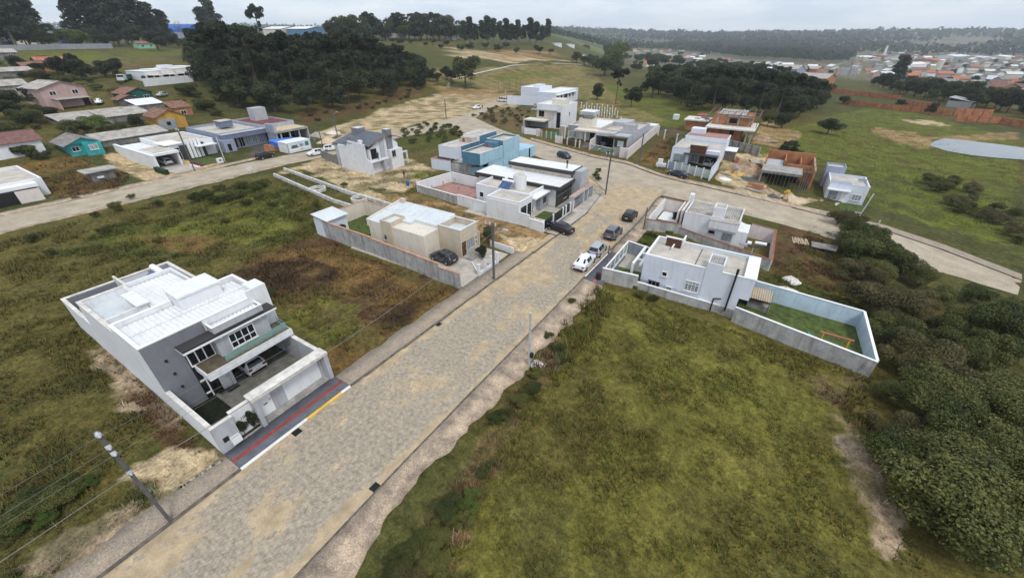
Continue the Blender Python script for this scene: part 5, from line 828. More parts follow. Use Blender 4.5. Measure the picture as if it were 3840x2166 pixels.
SH = H('tool_shed', 'small grey plank site shed with white lean-to roof', 'shed', -8.3, 112); SH.b('wall', WOODD, -9.2, 110.5, -.3, -6.6, 113.5, 2.0); SH.shed(-9.2, 110.5, -6.6, 113.5, 2.1, 2.4, 'y', W1)
# ------------------------------------------------------------------ M: brick ground floor with props
M_ = H('brick_shell', 'roofless orange brick shell with propped concrete slab facing the street', 'building site', 4.5, 98)
M_.put('slab', CT, MB().box(-.2, 93.6, 2.55, 6.7, 99, 2.85)); M_.b('slab_edge', CTD, -.2, 93.45, 2.4, 6.7, 93.59, 2.86)
M_.b('wall', BRICK, 0, 108, -1, 8.8, 108.3, 4.0); M_.b('wall', BRICK, -.2, 99.1, -1, .1, 107.99, 3.2); M_.b('wall', BRICK, 8.55, 96.5, -1, 8.85, 107.98, 3.3); M_.b('wall', BRICK, 3.4, 101, -1, 3.6, 107.9, 3.5); M_.b('wall', BRICK, 3.7, 101.5, -1, 8.5, 101.7, 2.9); M_.b('wall', BRICK, 6.2, 102, -1, 6.4, 107.9, 3.2); M_.b('wall', BRICK, 0, 107.2, 3.2, .2, 108, 4.3); M_.b('deck', LG, .2, 99.2, 2.3, 3.3, 106, 2.5)
M_.b('back_wall', DK, .2, 98.6, -1, 6.6, 98.9, 2.39); M_.b('column', CT, -.2, 93.7, -1, .1, 94.1, 2.54)  # back wall is near-black: shade below the slab put into its colour
for k in range(11): M_.put('prop', WOODD, MB().tube((.6+k*.62, 94.0+.4*(k % 3), -.8), (.6+k*.62, 94.0+.4*(k % 3), 2.53), .055, n=6))
for k in range(5): M_.put('plank', WOODD, MB().bar((6.9+k*.35, 93.5+k*.4, -.8), (6.7+k*.5, 94.5+k*1.1, 3.4), .1))
M_.put('plank', WOODD, MB().bar((.2, 93.3, -.3), (8.6, 93.9, -.2), .2, .06)); M_.put('plank', WOODD, MB().bar((6.6, 96, 2.9), (8.8, 96.2, 2.95), .16)); M_.b('brick_store', BRICK, -2.4, 104, -1, -.6, 107, 1.6); M_.b('store_roof', FIB, -2.6, 103.8, 1.601, -.5, 107.2, 1.7)
# ------------------------------------------------------------------ N
N_ = H('small_white_house', 'small bluish white house with tall tank block at the edge of the pasture', 'house', 14, 92)
N_.vol(10.9, 90.2, 16.6, 97.2, 3.1, WB, .35, .15, SLAB, WB, -1.5); N_.b('blue_recess', BLG, 11.0, 90.22, 2.35, 14.0, 91.8, 3.2); N_.b('canopy', W1, 10.8, 89.3, 1.95, 14.2, 90.19, 2.15); N_.win('-y', 90.2, 11.2, 12.7, .1, 1.85, 1, WF, GLB); N_.door('-y', 90.15, 13.1, 13.9, .05, 1.85); N_.win('-y', 90.2, 14.7, 16.1, .5, 1.6, 3, WF, GLB); N_.opentank(10.3, 97.3, 13.3, 100.6, -1.5, 4.3, BLG, SLAB, .35); N_.b('roof_beam', BLG, 15.2, 94.3, 3.0, 16.5, 94.5, 3.35)
N_.b('plinth', WC, 10.7, 89.2, -1.2, 14.2, 90.18, -.02); NL = H('front_lawn', 'sparse front lawn with stepping stones before the small white house', 'lawn', 14, 86.5); NL.put('turf', LAWN, MB().prism([(10.9, 89.6), (16.8, 89.6), (16.2, 84.6), (11.0, 86.4)], -.6, .05)); NL.put('drive', PAVD, MB().prism([(9.2, 91), (10.7, 91), (10.9, 86.6), (9.2, 87.2)], -.6, .06))
for k in range(5): NL.b('stepping_stone', WC, 12.1+k*.16, 86.6+k*.5, .051, 12.6+k*.16, 86.9+k*.5, .08)
MT = H('meter_box', 'low concrete meter box beside the leaning pole', 'meter box', 15.3, 83.2); MT.b('box', CT, 14.9, 83.1, -.3, 15.8, 83.5, .6); MT.b('meter', DG, 15.2, 83.07, .15, 15.5, 83.099, .45)
# ------------------------------------------------------------------ O: houses along the back street
O1 = H('white_modern_house', 'cut off white house with black garage gate at the left edge', 'house', -118, 12)
O1.vol(-128, 2, -112.6, 16.4, 3.1, W1, .6, .25, SLAB, WF); O1.b('canopy', WF, -112.58, 4, 2.2, -110.6, 15.2, 2.8); O1.b('glass_front', mat('green_tinted_glass', (.2, .26, .25), rough=.15), -112.5, 5, .5, -112.3, 15, 2.19); O1.walls([(-110.1, 5), (-110, 11.9)], 2.2, BLK, .15); O1.walls([(-110, 11.95), (-109.6, 15)], 2.1, PK, .2)
O2 = H('white_cottage', 'white house with long maroon tiled roof and dark window', 'house', -157, 23); O2.b('wall', W1, -166, 12, -1, -156.5, 26.5, 3.4); O2.gable(-166, 12, -156.5, 26.5, 3.4, 5.2, 'y', .5, MAR, wm=W1); O2.win('+x', -156.5, 20.5, 23.8, 1.2, 2.4, 3, DG, GL)
O3 = H('teal_cottage', 'small teal house with grey sheet roof', 'cottage', -148, 31); O3.b('wall', TEAL, -156, 28.6, -1, -146.8, 34.8, 2.6); O3.b('bay', TEAL, -146.81, 31.3, -1, -145.4, 34.7, 2.7); O3.gable(-156, 28.3, -146.4, 35, 2.6, 4.0, 'x', .6, FIBD, wm=TEAL); O3.win('+x', -146.8, 29.2, 30.6, .9, 2.0, 2, WF, GL); O3.win('+x', -145.4, 32.2, 33.9, .9, 2.2, 2, WF, GLB)
O4 = H('block_shed', 'tiny grey block shed with flat concrete lid in the dry lot', 'shed', -115.5, 25); O4.b('wall', CTD, -117.2, 23.2, -.3, -114.2, 27, 2.0); O4.b('roof', FIB, -118, 22.4, 2.001, -113.6, 27.8, 2.18); O4.b('sink', W1, -114.19, 24, .8, -113.6, 25, 1.1)
O5 = H('white_modern_house', 'white modern house with open garage, striped facade panel and small lawn', 'house', -116, 39)
O5.b('garage_back', MG, -121.5, 35.1, -.3, -121.2, 39.2, 2.8); O5.b('side_wall', W1, -136, 34.4, -.4, -114.4, 34.9, 2.9); O5.b('side_wall_cap', WF, -136, 34.35, 2.901, -114.35, 34.95, 3.0); O5.b('garage_roof', W1, -123, 34.92, 2.8, -114.2, 39.6, 3.3); O5.b('roof', SLAB, -122.8, 35.2, 3.301, -115.2, 39.4, 3.34); O5.b('garage_side', W1, -121, 39.2, -.3, -114.6, 39.55, 2.79); O5.vol(-135, 39.7, -119.5, 49.5, 3.6, W1, .4, .3, SLAB, WF); O5.b('floor', CT, -121, 34.95, -.2, -114.5, 39.1, .08); O5.b('rear_roof', ROOFW, -135, 35, 2.4, -123.2, 39.6, 2.6)
O5.hole('+x', -119.5, 39.9, 41.6, .1, 2.8); O5.b('dark_wall', DG, -119.48, 41.7, -.2, -119.0, 47, 3.2); O5.b('canopy', W1, -119.4, 44.6, 2.6, -116.9, 49, 2.8)
for k in range(4): O5.b('facade_stripe', WF, -119.0, 43.2+k*.8, .1, -118.6, 43.75+k*.8, 4.4)
O5.b('canopy', WF, -125, 38.9, 3.61, -119.2, 42.6, 3.8); O5.b('drive', PAV, -114.5, 34.9, -.2, -108, 39.4, .07); O5.b('lawn', LAWN, -116.8, 41.6, -.2, -109.3, 46.2, .08); O5.b('flower_border', mat('red_border', (.16, .02, .03), var=.3), -114.5, 40.9, -.2, -109.3, 41.5, .3); O5.b('hedge', mat('clipped_hedge', (.02, .04, .012), var=.4, sc=4, bump=1, fine=.4), -113.8, 33.5, -.2, -108.6, 34.3, .9)
for k in range(3): O5.b('paving_slab', W1, -113+k*1.4, 39.9, -.1, -112+k*1.4, 40.7, .1)
O6 = H('blue_grey_villa', 'large blue grey house with tall tank tower and unfinished carport wing', 'house', -120, 58)
O6.vol(-137, 51.2, -120.2, 63.2, 4.2, BLG, .5, .25, SLAB, BLG); O6.b('front_band', BLGD, -120.19, 51.2, 2.9, -118.3, 62.6, 4.0); O6.b('band_cap', LG, -120.19, 51.15, 4.001, -118.2, 62.65, 4.08); O6.b('corner_room', BLG, -120.19, 50.6, -.3, -117.4, 53.4, 2.89); O6.win('+x', -117.4, 51.4, 52.2, .3, 2.0, 1, BLK, GL)
for k in range(5): O6.win('+x', -120.19, 53.9+k*1.75, 55.3+k*1.75, .1, 2.6, 2, WF, GLB if k > 1 else GL, sill=False)
O6.b('pillar', BLG, -118.4, 62.7, -.3, -115, 63.6, 5.2); O6.b('tank_block', BLGD, -131, 56.2, 4.2, -128, 59.3, 5.7); O6.b('tank_lid', SLAB, -131.2, 56, 5.701, -127.8, 59.5, 5.8); O6.vol(-137, 63.3, -121, 72.8, 4.4, LG, .3, .25, mat('maroon_sheet', (.17, .06, .06)), LG); O6.b('tower', LG, -133.8, 67.2, 4.1, -130.8, 71, 7.5); O6.b('carport_slab', CT, -123.2, 62.6, 2.9, -114.4, 72.6, 3.4); O6.b('slab_top', SAND, -122.8, 63, 3.401, -114.8, 72.2, 3.44); O6.b('wing_wall', LG, -121, 72.3, -.3, -114.6, 72.7, 2.89)
for xx, yy in ((-114.9, 64.2), (-114.9, 66.8), (-114.9, 69.6)): O6.b('column', LG, xx, yy, -.3, xx+.3, yy+.3, 2.89)
O6.hole('+x', -120.98, 63.6, 72, .1, 2.8); O6.put('forecourt', mat('dark_gravel_court', (.09, .085, .08), var=.25, sc=2), MB().prism([(-119.9, 54), (-119.9, 62.4), (-110, 60), (-108.6, 51.8)], -.2, .05))
# ================================================================== VEHICLES, PEOPLE, POLES, LOOSE THINGS
PAINT = {k: mat('car_paint_'+k, c, rough=.22, var=.02, spec=.6) for k, c in dict(white=(.74, .75, .77), black=(.012, .012, .014), grey=(.13, .135, .15), silver=(.36, .38, .4), blue=(.018, .028, .05), dark=(.03, .032, .036)).items()}
TYRE = mat('tyre_rubber', (.015, .015, .015), rough=.9); RIM = mat('alloy_rim', (.4, .4, .42), rough=.35, metal=.7); LAMPR = mat('tail_lamp', (.25, .01, .012), rough=.2); LAMPW = mat('head_lamp', (.6, .62, .65), rough=.15); PLATE = mat('number_plate', (.6, .6, .62))
CARS = {'hatchback': [(-1.92, .72, .32, .6, .66, .6), (-1.88, .79, .26, .92, .97, .7), (-1.5, .83, .2, .95, 1.4, .56), (-.5, .85, .2, .96, 1.49, .58), (.3, .85, .2, .95, 1.46, .57), (1.02, .84, .2, .9, .97, .7), (1.6, .81, .22, .8, .85, .66), (1.88, .74, .28, .62, .68, .6), (1.95, .66, .34, .5, .52, .5)],
        'sedan': [(-2.2, .74, .34, .62, .68, .6), (-2.14, .8, .28, .92, .98, .68), (-1.5, .84, .2, .96, 1.03, .66), (-.95, .86, .2, .97, 1.42, .55), (-.2, .86, .2, .96, 1.47, .57), (.35, .86, .2, .95, 1.43, .56), (1.1, .85, .2, .9, .96, .7), (1.8, .82, .22, .8, .85, .66), (2.15, .74, .28, .62, .68, .6), (2.22, .66, .34, .5, .52, .5)],
        'suv': [(-2.05, .76, .4, .7, .76, .64), (-2.0, .84, .32, 1.05, 1.1, .74), (-1.7, .88, .26, 1.1, 1.58, .6), (-.5, .9, .26, 1.1, 1.68, .63), (.3, .9, .26, 1.08, 1.64, .62), (1.0, .89, .26, 1.03, 1.1, .74), (1.7, .86, .28, .95, 1.0, .7), (2.02, .78, .34, .75, .8, .64), (2.1, .7, .4, .6, .62, .55)],
        'van': [(-2.1, .78, .4, 1.0, 1.05, .7), (-2.05, .84, .32, 1.1, 1.9, .66), (-.8, .86, .3, 1.12, 1.95, .7), (.6, .86, .3, 1.12, 1.95, .7), (1.7, .85, .3, 1.12, 1.86, .66), (2.0, .84, .32, 1.08, 1.3, .74), (2.08, .78, .36, .9, .95, .66)]}
def car_mesh(kind):
    st = CARS[kind]; vs = []; fs = []
    for x, w_, zb, zs, zt, wt in st:
        h_ = [(-.8*w_, zb), (-w_, zb+.14), (-w_*1.0, (zb+zs)/2+.08), (-w_*.97, zs), (-wt, zt), (-wt*.5, zt+.025)]
        vs += [(x, a, b) for a, b in h_]+[(x, -a, b) for a, b in h_[::-1]]
    n = 12
    for k in range(len(st)-1):
        for j in range(n): fs.append((n*k+j, n*k+(j+1) % n, n*(k+1)+(j+1) % n, n*(k+1)+j))
    fs += [tuple(range(n-1, -1, -1)), tuple(range(n*(len(st)-1), n*len(st)))]
    fs = [f[::-1] for f in fs]
    b = MB().add(vs, fs); return b, vs, st, n
CARP = {}
def car_proto(kind):
    b, vs, st, n = car_mesh(kind); P = {'body': b.mesh('body', PAINT['white'], False)}
    bm_ = bmesh.new(); bm_.from_mesh(P['body']); bmesh.ops.recalc_face_normals(bm_, faces=bm_.faces); bm_.to_mesh(P['body']); bm_.free()
    zmax = max(s_[4] for s_ in st); hi_ = [i for i, s_ in enumerate(st) if s_[4] > zmax-.25]; r0, r1 = hi_[0], hi_[-1]
    V_ = lambda k, j: Vector(vs[n*k+j])
    def pane(name, q, ins=.08, out=.012):
        c = sum(q, Vector())/4; nn = (q[1]-q[0]).cross(q[3]-q[0]).normalized()
        if nn.dot(c-Vector((0, 0, .7))) < 0: nn = -nn
        P[name] = MB().add([p.lerp(c, ins)+nn*out for p in q]+[p.lerp(c, ins*1.2)+nn*(out+.008) for p in q], [(0, 1, 2, 3), (4, 5, 6, 7), (0, 1, 5, 4), (1, 2, 6, 5), (2, 3, 7, 6), (3, 0, 4, 7)]).mesh(name, GL)
    pane('rear_window', [V_(r0-1, 4), V_(r0-1, 7), V_(r0, 7), V_(r0, 4)]); pane('windscreen', [V_(r1, 4), V_(r1, 7), V_(r1+1, 7), V_(r1+1, 4)])
    for k in range(r0, r1):
        for sd_, (a, c) in enumerate(((3, 4), (8, 7))): pane('side_window%d%d' % (k, sd_), [V_(k, a), V_(k+1, a), V_(k+1, c), V_(k, c)], .1, .012)
    wr = .31 if kind in ('hatchback', 'sedan') else .35
    P['tyre'] = MB().tube((0, -.1, 0), (0, .1, 0), wr, n=18).mesh('wheel', TYRE); P['rim'] = MB().tube((0, -.108, 0), (0, .108, 0), wr*.62, n=12).mesh('rim', RIM)
    P['lamp'] = MB().box(-.06, -.16, -.06, .06, .16, .06).mesh('headlight', LAMPW); P['tail'] = MB().box(-.05, -.15, -.08, .05, .15, .08).mesh('tail_light', LAMPR); P['plate'] = MB().box(-.012, -.22, -.06, .012, .22, .06).mesh('number_plate', PLATE)
    P['mirror'] = MB().box(-.08, -.09, -.06, .08, .09, .07).mesh('mirror', PAINT['white']); P['bumper'] = MB().box(-.05, -.66, -.09, .05, .66, .09).mesh('bumper', BLK)
    CARP[kind] = (P, st, wr, r0, r1); return CARP[kind]
def car(kind, col, xm, ym, ang, label, group=None, at=None, lift=0., full=True):
    """a car standing at a plan point, nose at ang degrees from +X"""
    P, st, wr, r0, r1 = CARP.get(kind) or car_proto(kind)
    x, y, z, s_ = site(xm, ym) if not at else (*at, 1.0)
    r = tag(empty('parked_'+kind if kind != 'suv' else 'parked_car', (x, y, z+.03*s_+lift), math.radians(ang), s_, label, 'van' if kind == 'van' else 'car', group), kind='thing'); pt = PAINT[col]
    def put(n_, key, loc=(0, 0, 0), m=None, par=None):
        o = link(n_, P[key], par or r, loc)
        if m: o.material_slots[0].link = 'OBJECT'; o.material_slots[0].material = m
        return o
    put('body', 'body', m=pt)
    for k in P:
        if k.startswith('side_window'): put('side_window', k)
    put('rear_window', 'rear_window'); put('windscreen', 'windscreen'); L0, L1 = st[0][0], st[-1][0]; wb = (L1-L0)*.31
    for sx_ in (-1, 1):
        for sy_ in (-1, 1): w_ = put('wheel', 'tyre', (sx_*wb, sy_*(st[4][1]-.07), wr)); put('rim', 'rim', m=None, par=w_)
    zl = st[-3][3]-.03
    for sy_ in (-1, 1):
        put('headlight', 'lamp', (L1-.14, sy_*.56, zl-.04)); put('tail_light', 'tail', (L0+.02, sy_*.6, st[1][3]-.12)); put('mirror', 'mirror', (st[r1+1][0]-.15, sy_*(st[r1][1]+.06), st[r1][3]+.05), m=pt)
    put('number_plate', 'plate', (L0-.01, 0, .66)); put('bumper', 'bumper', (L1-.02, 0, .38)); put('bumper', 'bumper', (L0+.0, 0, .42))
    return r
g1 = 'cars parked along the main street'
car('sedan', 'white', -16.15, 43.6, 91, 'white sedan parked by the red striped pavement, nearest of the row', g1)
car('hatchback', 'silver', -16.1, 47.9, 92, 'silver hatchback parked just ahead of the white sedan', g1)
car('suv', 'grey', -16.15, 54.2, 90, 'grey crossover parked ahead of the silver hatchback', g1)
car('hatchback', 'black', -16.2, 62.2, 90, 'small black hatchback farthest up the right kerb of the main street', g1)
car('sedan', 'black', -23.6, 51.7, 168, 'black sedan nosed up to the black slatted fence', g1)
car('hatchback', 'white', -34.2, 10.2, 180, 'white car tail out in the carport of the modern house', lift=.1)
car('hatchback', 'dark', -32.3, 34.9, 176, 'dark grey hatchback on the driveway of the beige house', lift=.06)
car('hatchback', 'blue', -42.2, 91.8, -22, 'dark blue hatchback on the crossing street behind the anthracite roofs'); car('sedan', 'blue', -15.0, 90.4, 163, 'dark sedan at the kerb before the frosted fence')
car('suv', 'black', -103.7, 52.8, 94, 'black sport utility car on the back street by the brick stack'); car('hatchback', 'white', -96.1, 61.2, 255, 'white hatchback parked by the site container, the nearer of two'); car('hatchback', 'white', -97.1, 66.4, 65, 'white hatchback beside the pole at the grey block wall')
car('hatchback', 'white', -117.6, 37.4, 180, 'white car inside the open garage of the white modern house', lift=.08); car('hatchback', 'white', -107, 144.2, 262, 'white hatchback standing alone on the far sandy road'); car('van', 'white', -110, 168.2, 184, 'white passenger van beside the long white building')
car('hatchback', 'dark', -42.9, 113.5, 80, 'dark car under the porch of the cream house', lift=.06); car('hatchback', 'black', -37.8, 108.3, 85, 'black car inside the carport of the light grey house', lift=.06); car('suv', 'silver', -10.9, 102.2, 85, 'silver car under the dark canopy of the blue grey house', lift=.06)
# ---- people
def person(label, loc, rz, shirt, trousers, h=1.7, arm=.25):
    me = bpy.data.meshes.new('person'); J = {'pel': (0, 0, .53), 'wai': (0, 0, .62), 'che': (0, .01, .73), 'nec': (0, .005, .835), 'hea': (0, 0, .875), 'top': (0, -.01, .975)}
    for sg, n_ in ((-1, 'l'), (1, 'r')): J.update({n_+'sh': (sg*.1, 0, .8), n_+'el': (sg*.15, .02, .63), n_+'wr': (sg*(.14), -arm*.3, .5), n_+'ha': (sg*.13, -arm*.35, .455), n_+'hi': (sg*.05, 0, .51), n_+'kn': (sg*.06, -.01, .28), n_+'an': (sg*.065, .015, .04), n_+'to': (sg*.075, -.08, .018)})
    K = list(J); E = [('pel', 'wai'), ('wai', 'che'), ('che', 'nec'), ('nec', 'hea'), ('hea', 'top')]
    for n_ in 'lr': E += [('che', n_+'sh'), (n_+'sh', n_+'el'), (n_+'el', n_+'wr'), (n_+'wr', n_+'ha'), ('pel', n_+'hi'), (n_+'hi', n_+'kn'), (n_+'kn', n_+'an'), (n_+'an', n_+'to')]
    me.from_pydata([J[k] for k in K], [(K.index(a), K.index(b)) for a, b in E], []); o = bpy.data.objects.new('person', me); COL.objects.link(o)
    md = o.modifiers.new('skin', 'SKIN'); rad = dict(pel=.075, wai=.07, che=.08, nec=.03, hea=.048, top=.035, sh=.038, el=.026, wr=.018, ha=.018, hi=.055, kn=.036, an=.024, to=.022)
    for i_, k in enumerate(K): r_ = rad.get(k, rad.get(k[1:], .03)); me.skin_vertices[0].data[i_].radius = (r_, r_*.85)
    me.skin_vertices[0].data[0].use_root = True; o.modifiers.new('sub', 'SUBSURF').levels = 1
    dg = bpy.context.evaluated_depsgraph_get(); m2 = bpy.data.meshes.new_from_object(o.evaluated_get(dg)); bpy.data.objects.remove(o)
    for m_ in (mat('skin', (.36, .2, .13)), shirt, trousers, mat('dark_hair', (.02, .014, .01)), TYRE): m2.materials.append(m_)
    for p_ in m2.polygons:
        c = p_.center; p_.material_index = 3 if c.z > .93 or (c.z > .88 and c.y > .015) else 0 if c.z > .82 else 2 if c.z < .52 and abs(c.x) < .11 else 0 if c.z < .49 else 1
        if c.z < .04: p_.material_index = 4
        p_.use_smooth = True
    o = link('person', m2, None, loc); o.scale = (h,)*3; o.rotation_euler = (0, 0, rz); return tag(o, label, 'person', None, 'thing')
NV = mat('navy_cloth', (.015, .018, .03)); BKC = mat('black_cloth', (.012, .012, .013)); GRC = mat('olive_cloth', (.06, .06, .04)); WHC = mat('white_cloth', (.5, .5, .5))
x, y, z, s_ = site(-63.4, 59.0); person('person in dark clothes standing on the bare earth before the gable house', (x, y, z+.0), 1.2, NV, BKC); x, y, z, s_ = site(-70.9, 59.4); person('person standing on the balcony of the gable house', (x, y, z+2.75), 1.6, GRC, BKC)
x, y, z, s_ = site(-105.0, 145.4); person('person in black beside the lone white hatchback on the far road', (x, y, z), .5, BKC, BKC, 1.75); x, y, z, s_ = site(-33.5, 98.2); person('person at the gate of the light grey house', (x, y, z), .2, BKC, NV)
# ---- poles
POLE = mat('concrete_pole', (.12, .115, .12), var=.15, sc=2, stain=.2); POLEL = mat('new_pale_pole', (.5, .52, .5), var=.08, stain=.2); INS = mat('grey_insulator', (.5, .52, .55), rough=.4)
def pole(label, xm, ym, h, m=POLE, arm=0, lamp=0, lean=(0, 0), box=False, r=(.16, .1), top=None):
    x, y, z, s_ = site(xm, ym); e_ = tag(empty('utility_pole', (x, y, z), 0, s_, label, 'pole', 'street poles'), kind='thing'); lx, ly = lean
    MB().bar((0, 0, -.6), (lx, ly, h), .24 if r[0] > .12 else .16, .18 if r[0] > .12 else .16).build('shaft', m, e_)
    if arm:
        MB().bar((lx-arm, ly, h-.35), (lx+arm*.5, ly, h-.35), .1, .12).build('crossarm', WOODD, e_)
        for k in (-arm*.95, -arm*.35, arm*.4): MB().tube((lx+k, ly, h-.28), (lx+k, ly, h-.02), .09, .06, 8).tube((lx+k, ly, h-.02), (lx+k, ly, h+.1), .11, .03, 8).build('insulator', INS, e_)
    if lamp: MB().tube((lx, ly, h-1.4), (lx+lamp*.8, ly+.3, h-.6), .035, n=6).build('lamp_arm', STL, e_); MB().prism([(lx+lamp*.75, ly+.2), (lx+lamp*1.15, ly+.25), (lx+lamp*1.15, ly+.45), (lx+lamp*.75, ly+.4)], h-.62, h-.5).build('lamp_head', INS, e_)
    if box: MB().box(lx+.12, ly-.12, 1.2, lx+.36, ly+.12, 1.7).build('meter_box', BLK, e_)
    if top:
        for k, zz in enumerate(top): MB().tube((lx, ly, h-zz), (lx+.28, ly, h-zz), .12, .12, 10).tube((lx+.28, ly, h-zz), (lx+.42, ly, h-zz), .07, .05, 8).build('insulator', INS, e_)
    return (x+lx*s_, y+ly*s_, z+h*s_)
T0 = pole('dark concrete utility pole with stacked insulators at the lower left', -24.6, .15, 8.3, top=(.1, 1.05, 1.55, 3.2))
T1 = pole('concrete pole with crossarm and street lamp before the beige house', -24.0, 34.35, 7.4, arm=1.0, lamp=1.6, box=False)
pole('pale new pole without wires at the edge of the grass lot', -12.85, 23.5, 5.9, POLEL, box=True, r=(.1, .08)); T2 = pole('dark concrete pole on the sandy corner by the anthracite house', -23.8, 71.3, 7.6, arm=.9, lean=(.15, 0))
pole('concrete pole between the brown lot and the blue grey house', -24.7, 95.2, 6.8, POLE, lean=(-.1, .2)); T3 = pole('tall concrete pole before the white modern house on the back street', -106.0, 38.1, 8.8, arm=.9); pole('thin white service pole by the lawn of the white modern house', -108.9, 45.9, 5.6, POLEL, r=(.08, .07)); T4 = pole('grey pole by the two white cars on the back street', -98.4, 65.2, 4.7, r=(.1, .1), box=True); T5 = pole('street lamp pole by the rubble heaps', -111.5, 79.6, 7.2, lamp=1.6); T6 = pole('bare pole on the brown verge of the far sandy road', -103, 120, 6.5); pole('slim white pole before the two storey house with balcony garage', -66.5, 113.5, 4.6, POLEL, r=(.08, .08)); pole('white service pole on the blue grey villa forecourt', -114.6, 63.0, 5.3, POLEL, r=(.08, .08))
pole('grey wooden pole at the corner of the glass street fence', -12.9, 42.6, 4.1, WOODD, r=(.1, .1)); pole('slim grey pole at the white slatted fence', -12.95, 58.8, 3.6, WOODD, r=(.08, .08)); pole('leaning concrete pole by the small white house', 16.0, 85.0, 3.4, POLEL, lean=(.5, .3), r=(.08, .08)); pole('grey pole on the far kerb near the tangled shrubs', 12.6, 77.8, 2.6, POLE, lean=(.2, .1), r=(.08, .08)); pole('tiny globe lamp post on the pasture edge', 17.6, 79.3, 1.1, POLEL, r=(.05, .05))
def wire(label, p, q, sag, r=.012, n=18):
    pts = [Vector(p).lerp(Vector(q), k/n)-Vector((0, 0, sag*4*(k/n)*(1-k/n))) for k in range(n+1)]; b = MB()
    for a, c in zip(pts[:-1], pts[1:]): b.tube(a, c, r, n=4, cap=False)
    o = b.build('power_line', WIRE); tag(o, label, 'wire', 'overhead wires along the main street', 'thing')
WIRE = mat('grey_cable', (.22, .22, .22))
for k, (dz, oz, r_, lb) in enumerate(((-.1, .1, .007, 'top overhead wire'), (-1.05, .1, .007, 'second overhead wire'), (-1.55, .1, .007, 'third overhead wire'), (-3.2, -1.2, .018, 'thick lowest cable'))):
    ofs = (-.95, -.35, .4, 0)[k]; a = (T0[0]+.3, T0[1], T0[2]+dz); b_ = (T1[0]+ofs, T1[1], T1[2]+oz)
    wire(lb+' passing over the modern house forecourt', a, b_, .5+.3*(k == 3), r_); wire(lb+' leaving the frame at the lower left', (a[0]-.2, a[1]-34, a[2]+.3), a, .5, r_); wire(lb+' from the beige house pole to the sandy corner', b_, (T2[0]+ofs, T2[1], T2[2]+oz), .5, r_)
# ---- small street things
def heap(name, label, cat, xm, ym, r, h, m, seed=0, at=None):
    x, y, z, s_ = site(xm, ym) if not at else (*at, 1); n_ = 22; V = []; F = []
    for i_ in range(8):
        for k in range(n_):
            a = 2*math.pi*k/n_; q = i_/7; rr_ = r*q*(1+.35*(float(vn(math.cos(a)*2+seed, math.sin(a)*2))-.5)); V.append((rr_*math.cos(a), rr_*math.sin(a)*.85, h*(1-q)**1.2*(1+.5*(float(vn(rr_*2+seed, a*3))-.5))-.12*q))
    for i_ in range(7):
        for k in range(n_): F.append((i_*n_+k, (i_+1)*n_+k, (i_+1)*n_+(k+1) % n_, i_*n_+(k+1) % n_))
    o = link(name, npmesh(name, V, F, m, True), None, (x, y, z)); o.scale = (s_,)*3; return tag(o, label, cat, None, 'thing')
heap('sand_heap', 'pale sand heap with a yellow mixer before the brick shell', 'heap', 5.6, 87.3, 2.6, .9, SAND, 1); heap('earth_heap', 'brown earth heap on the kerb before the brick shell', 'heap', 1.8, 89.6, 2.4, .8, DIRT, 2); heap('gravel_heap', 'dark gravel heap beside the sand on the kerb', 'heap', 2.9, 86.6, 1.4, .6, GRAVEL, 3); heap('earth_heap', 'large tan earth mound between the blue grey house and the brick shell', 'heap', -3.2, 104, 4.6, 2.0, DIRT, 4); heap('sand_heap', 'yellow sand spread beside the earth mound', 'heap', -5.6, 99.5, 2.8, .45, mat('yellow_sand', (.55, .36, .12), var=.2), 5); heap('gravel_heap', 'dark gravel spread before the earth mound', 'heap', -2.2, 96.6, 2.6, .35, GRAVEL, 6); heap('plaster_heap', 'white plaster waste by the garage gate', 'heap', -6.5, 94.2, 1.6, .3, W1, 7); heap('sand_heap', 'pale sand heap across the lane from the gable house', 'heap', -107, 73, 3.4, 1.3, SAND, 8); heap('rubble_heap', 'grey rubble heap below the street lamp pole', 'heap', -117, 76.5, 3.2, 1.0, CT, 9); heap('rubble_heap', 'pale rubble heap beside the unfinished wing', 'heap', -116, 81.5, 3.0, .8, PK, 10); heap('earth_heap', 'dark earth heap behind the brick building site', 'heap', -3.6, 142, 4.5, 1.4, DIRT, 11); heap('earth_heap', 'dark soil heap beside the brick annex', 'heap', -27.5, 138, 3.6, 1.3, mat('dark_soil_heap', (.1, .07, .045)), 12)
heap('rubble_heap', 'rubble and debris on the corner by the concrete portal', 'heap', -25.2, 72.4, 1.7, .4, CT, 13); heap('rubble_heap', 'pale rubble in the weeds behind the walled yard', 'heap', 6.2, 50.5, 1.5, .45, PK, 14); heap('rubble_heap', 'rubble pile on the brown soil lot', 'heap', 6.6, 53.6, 1.2, .5, WC, 15); heap('rubble_heap', 'white rubble in the weeds behind the white house', 'heap', -.6, 69.5, 1.1, .35, W1, 16); heap('earth_heap', 'crumbled pale earth at the foot of the new pole', 'heap', -12.3, 24.2, .9, .35, PK, 17)
def stack(label, xm, ym, nx_, ny_, nz_, m, bs=(.9, .5, .45), rz=0, group=None):
    x, y, z, s_ = site(xm, ym); e_ = tag(empty('brick_stack', (x, y, z), rz, s_, label, 'bricks', group), kind='thing'); me = MB().box(0, 0, 0, bs[0]*.94, bs[1]*.94, bs[2]*.95).mesh('brick_pack', m)
    for i_ in range(nx_):
        for j in range(ny_):
            for k in range(nz_-(1 if (i_+j) % 3 == 0 else 0)): link('brick_pack', me, e_, (i_*bs[0]+random.uniform(-.04, .04), j*bs[1]+random.uniform(-.04, .04), k*bs[2]-.05))
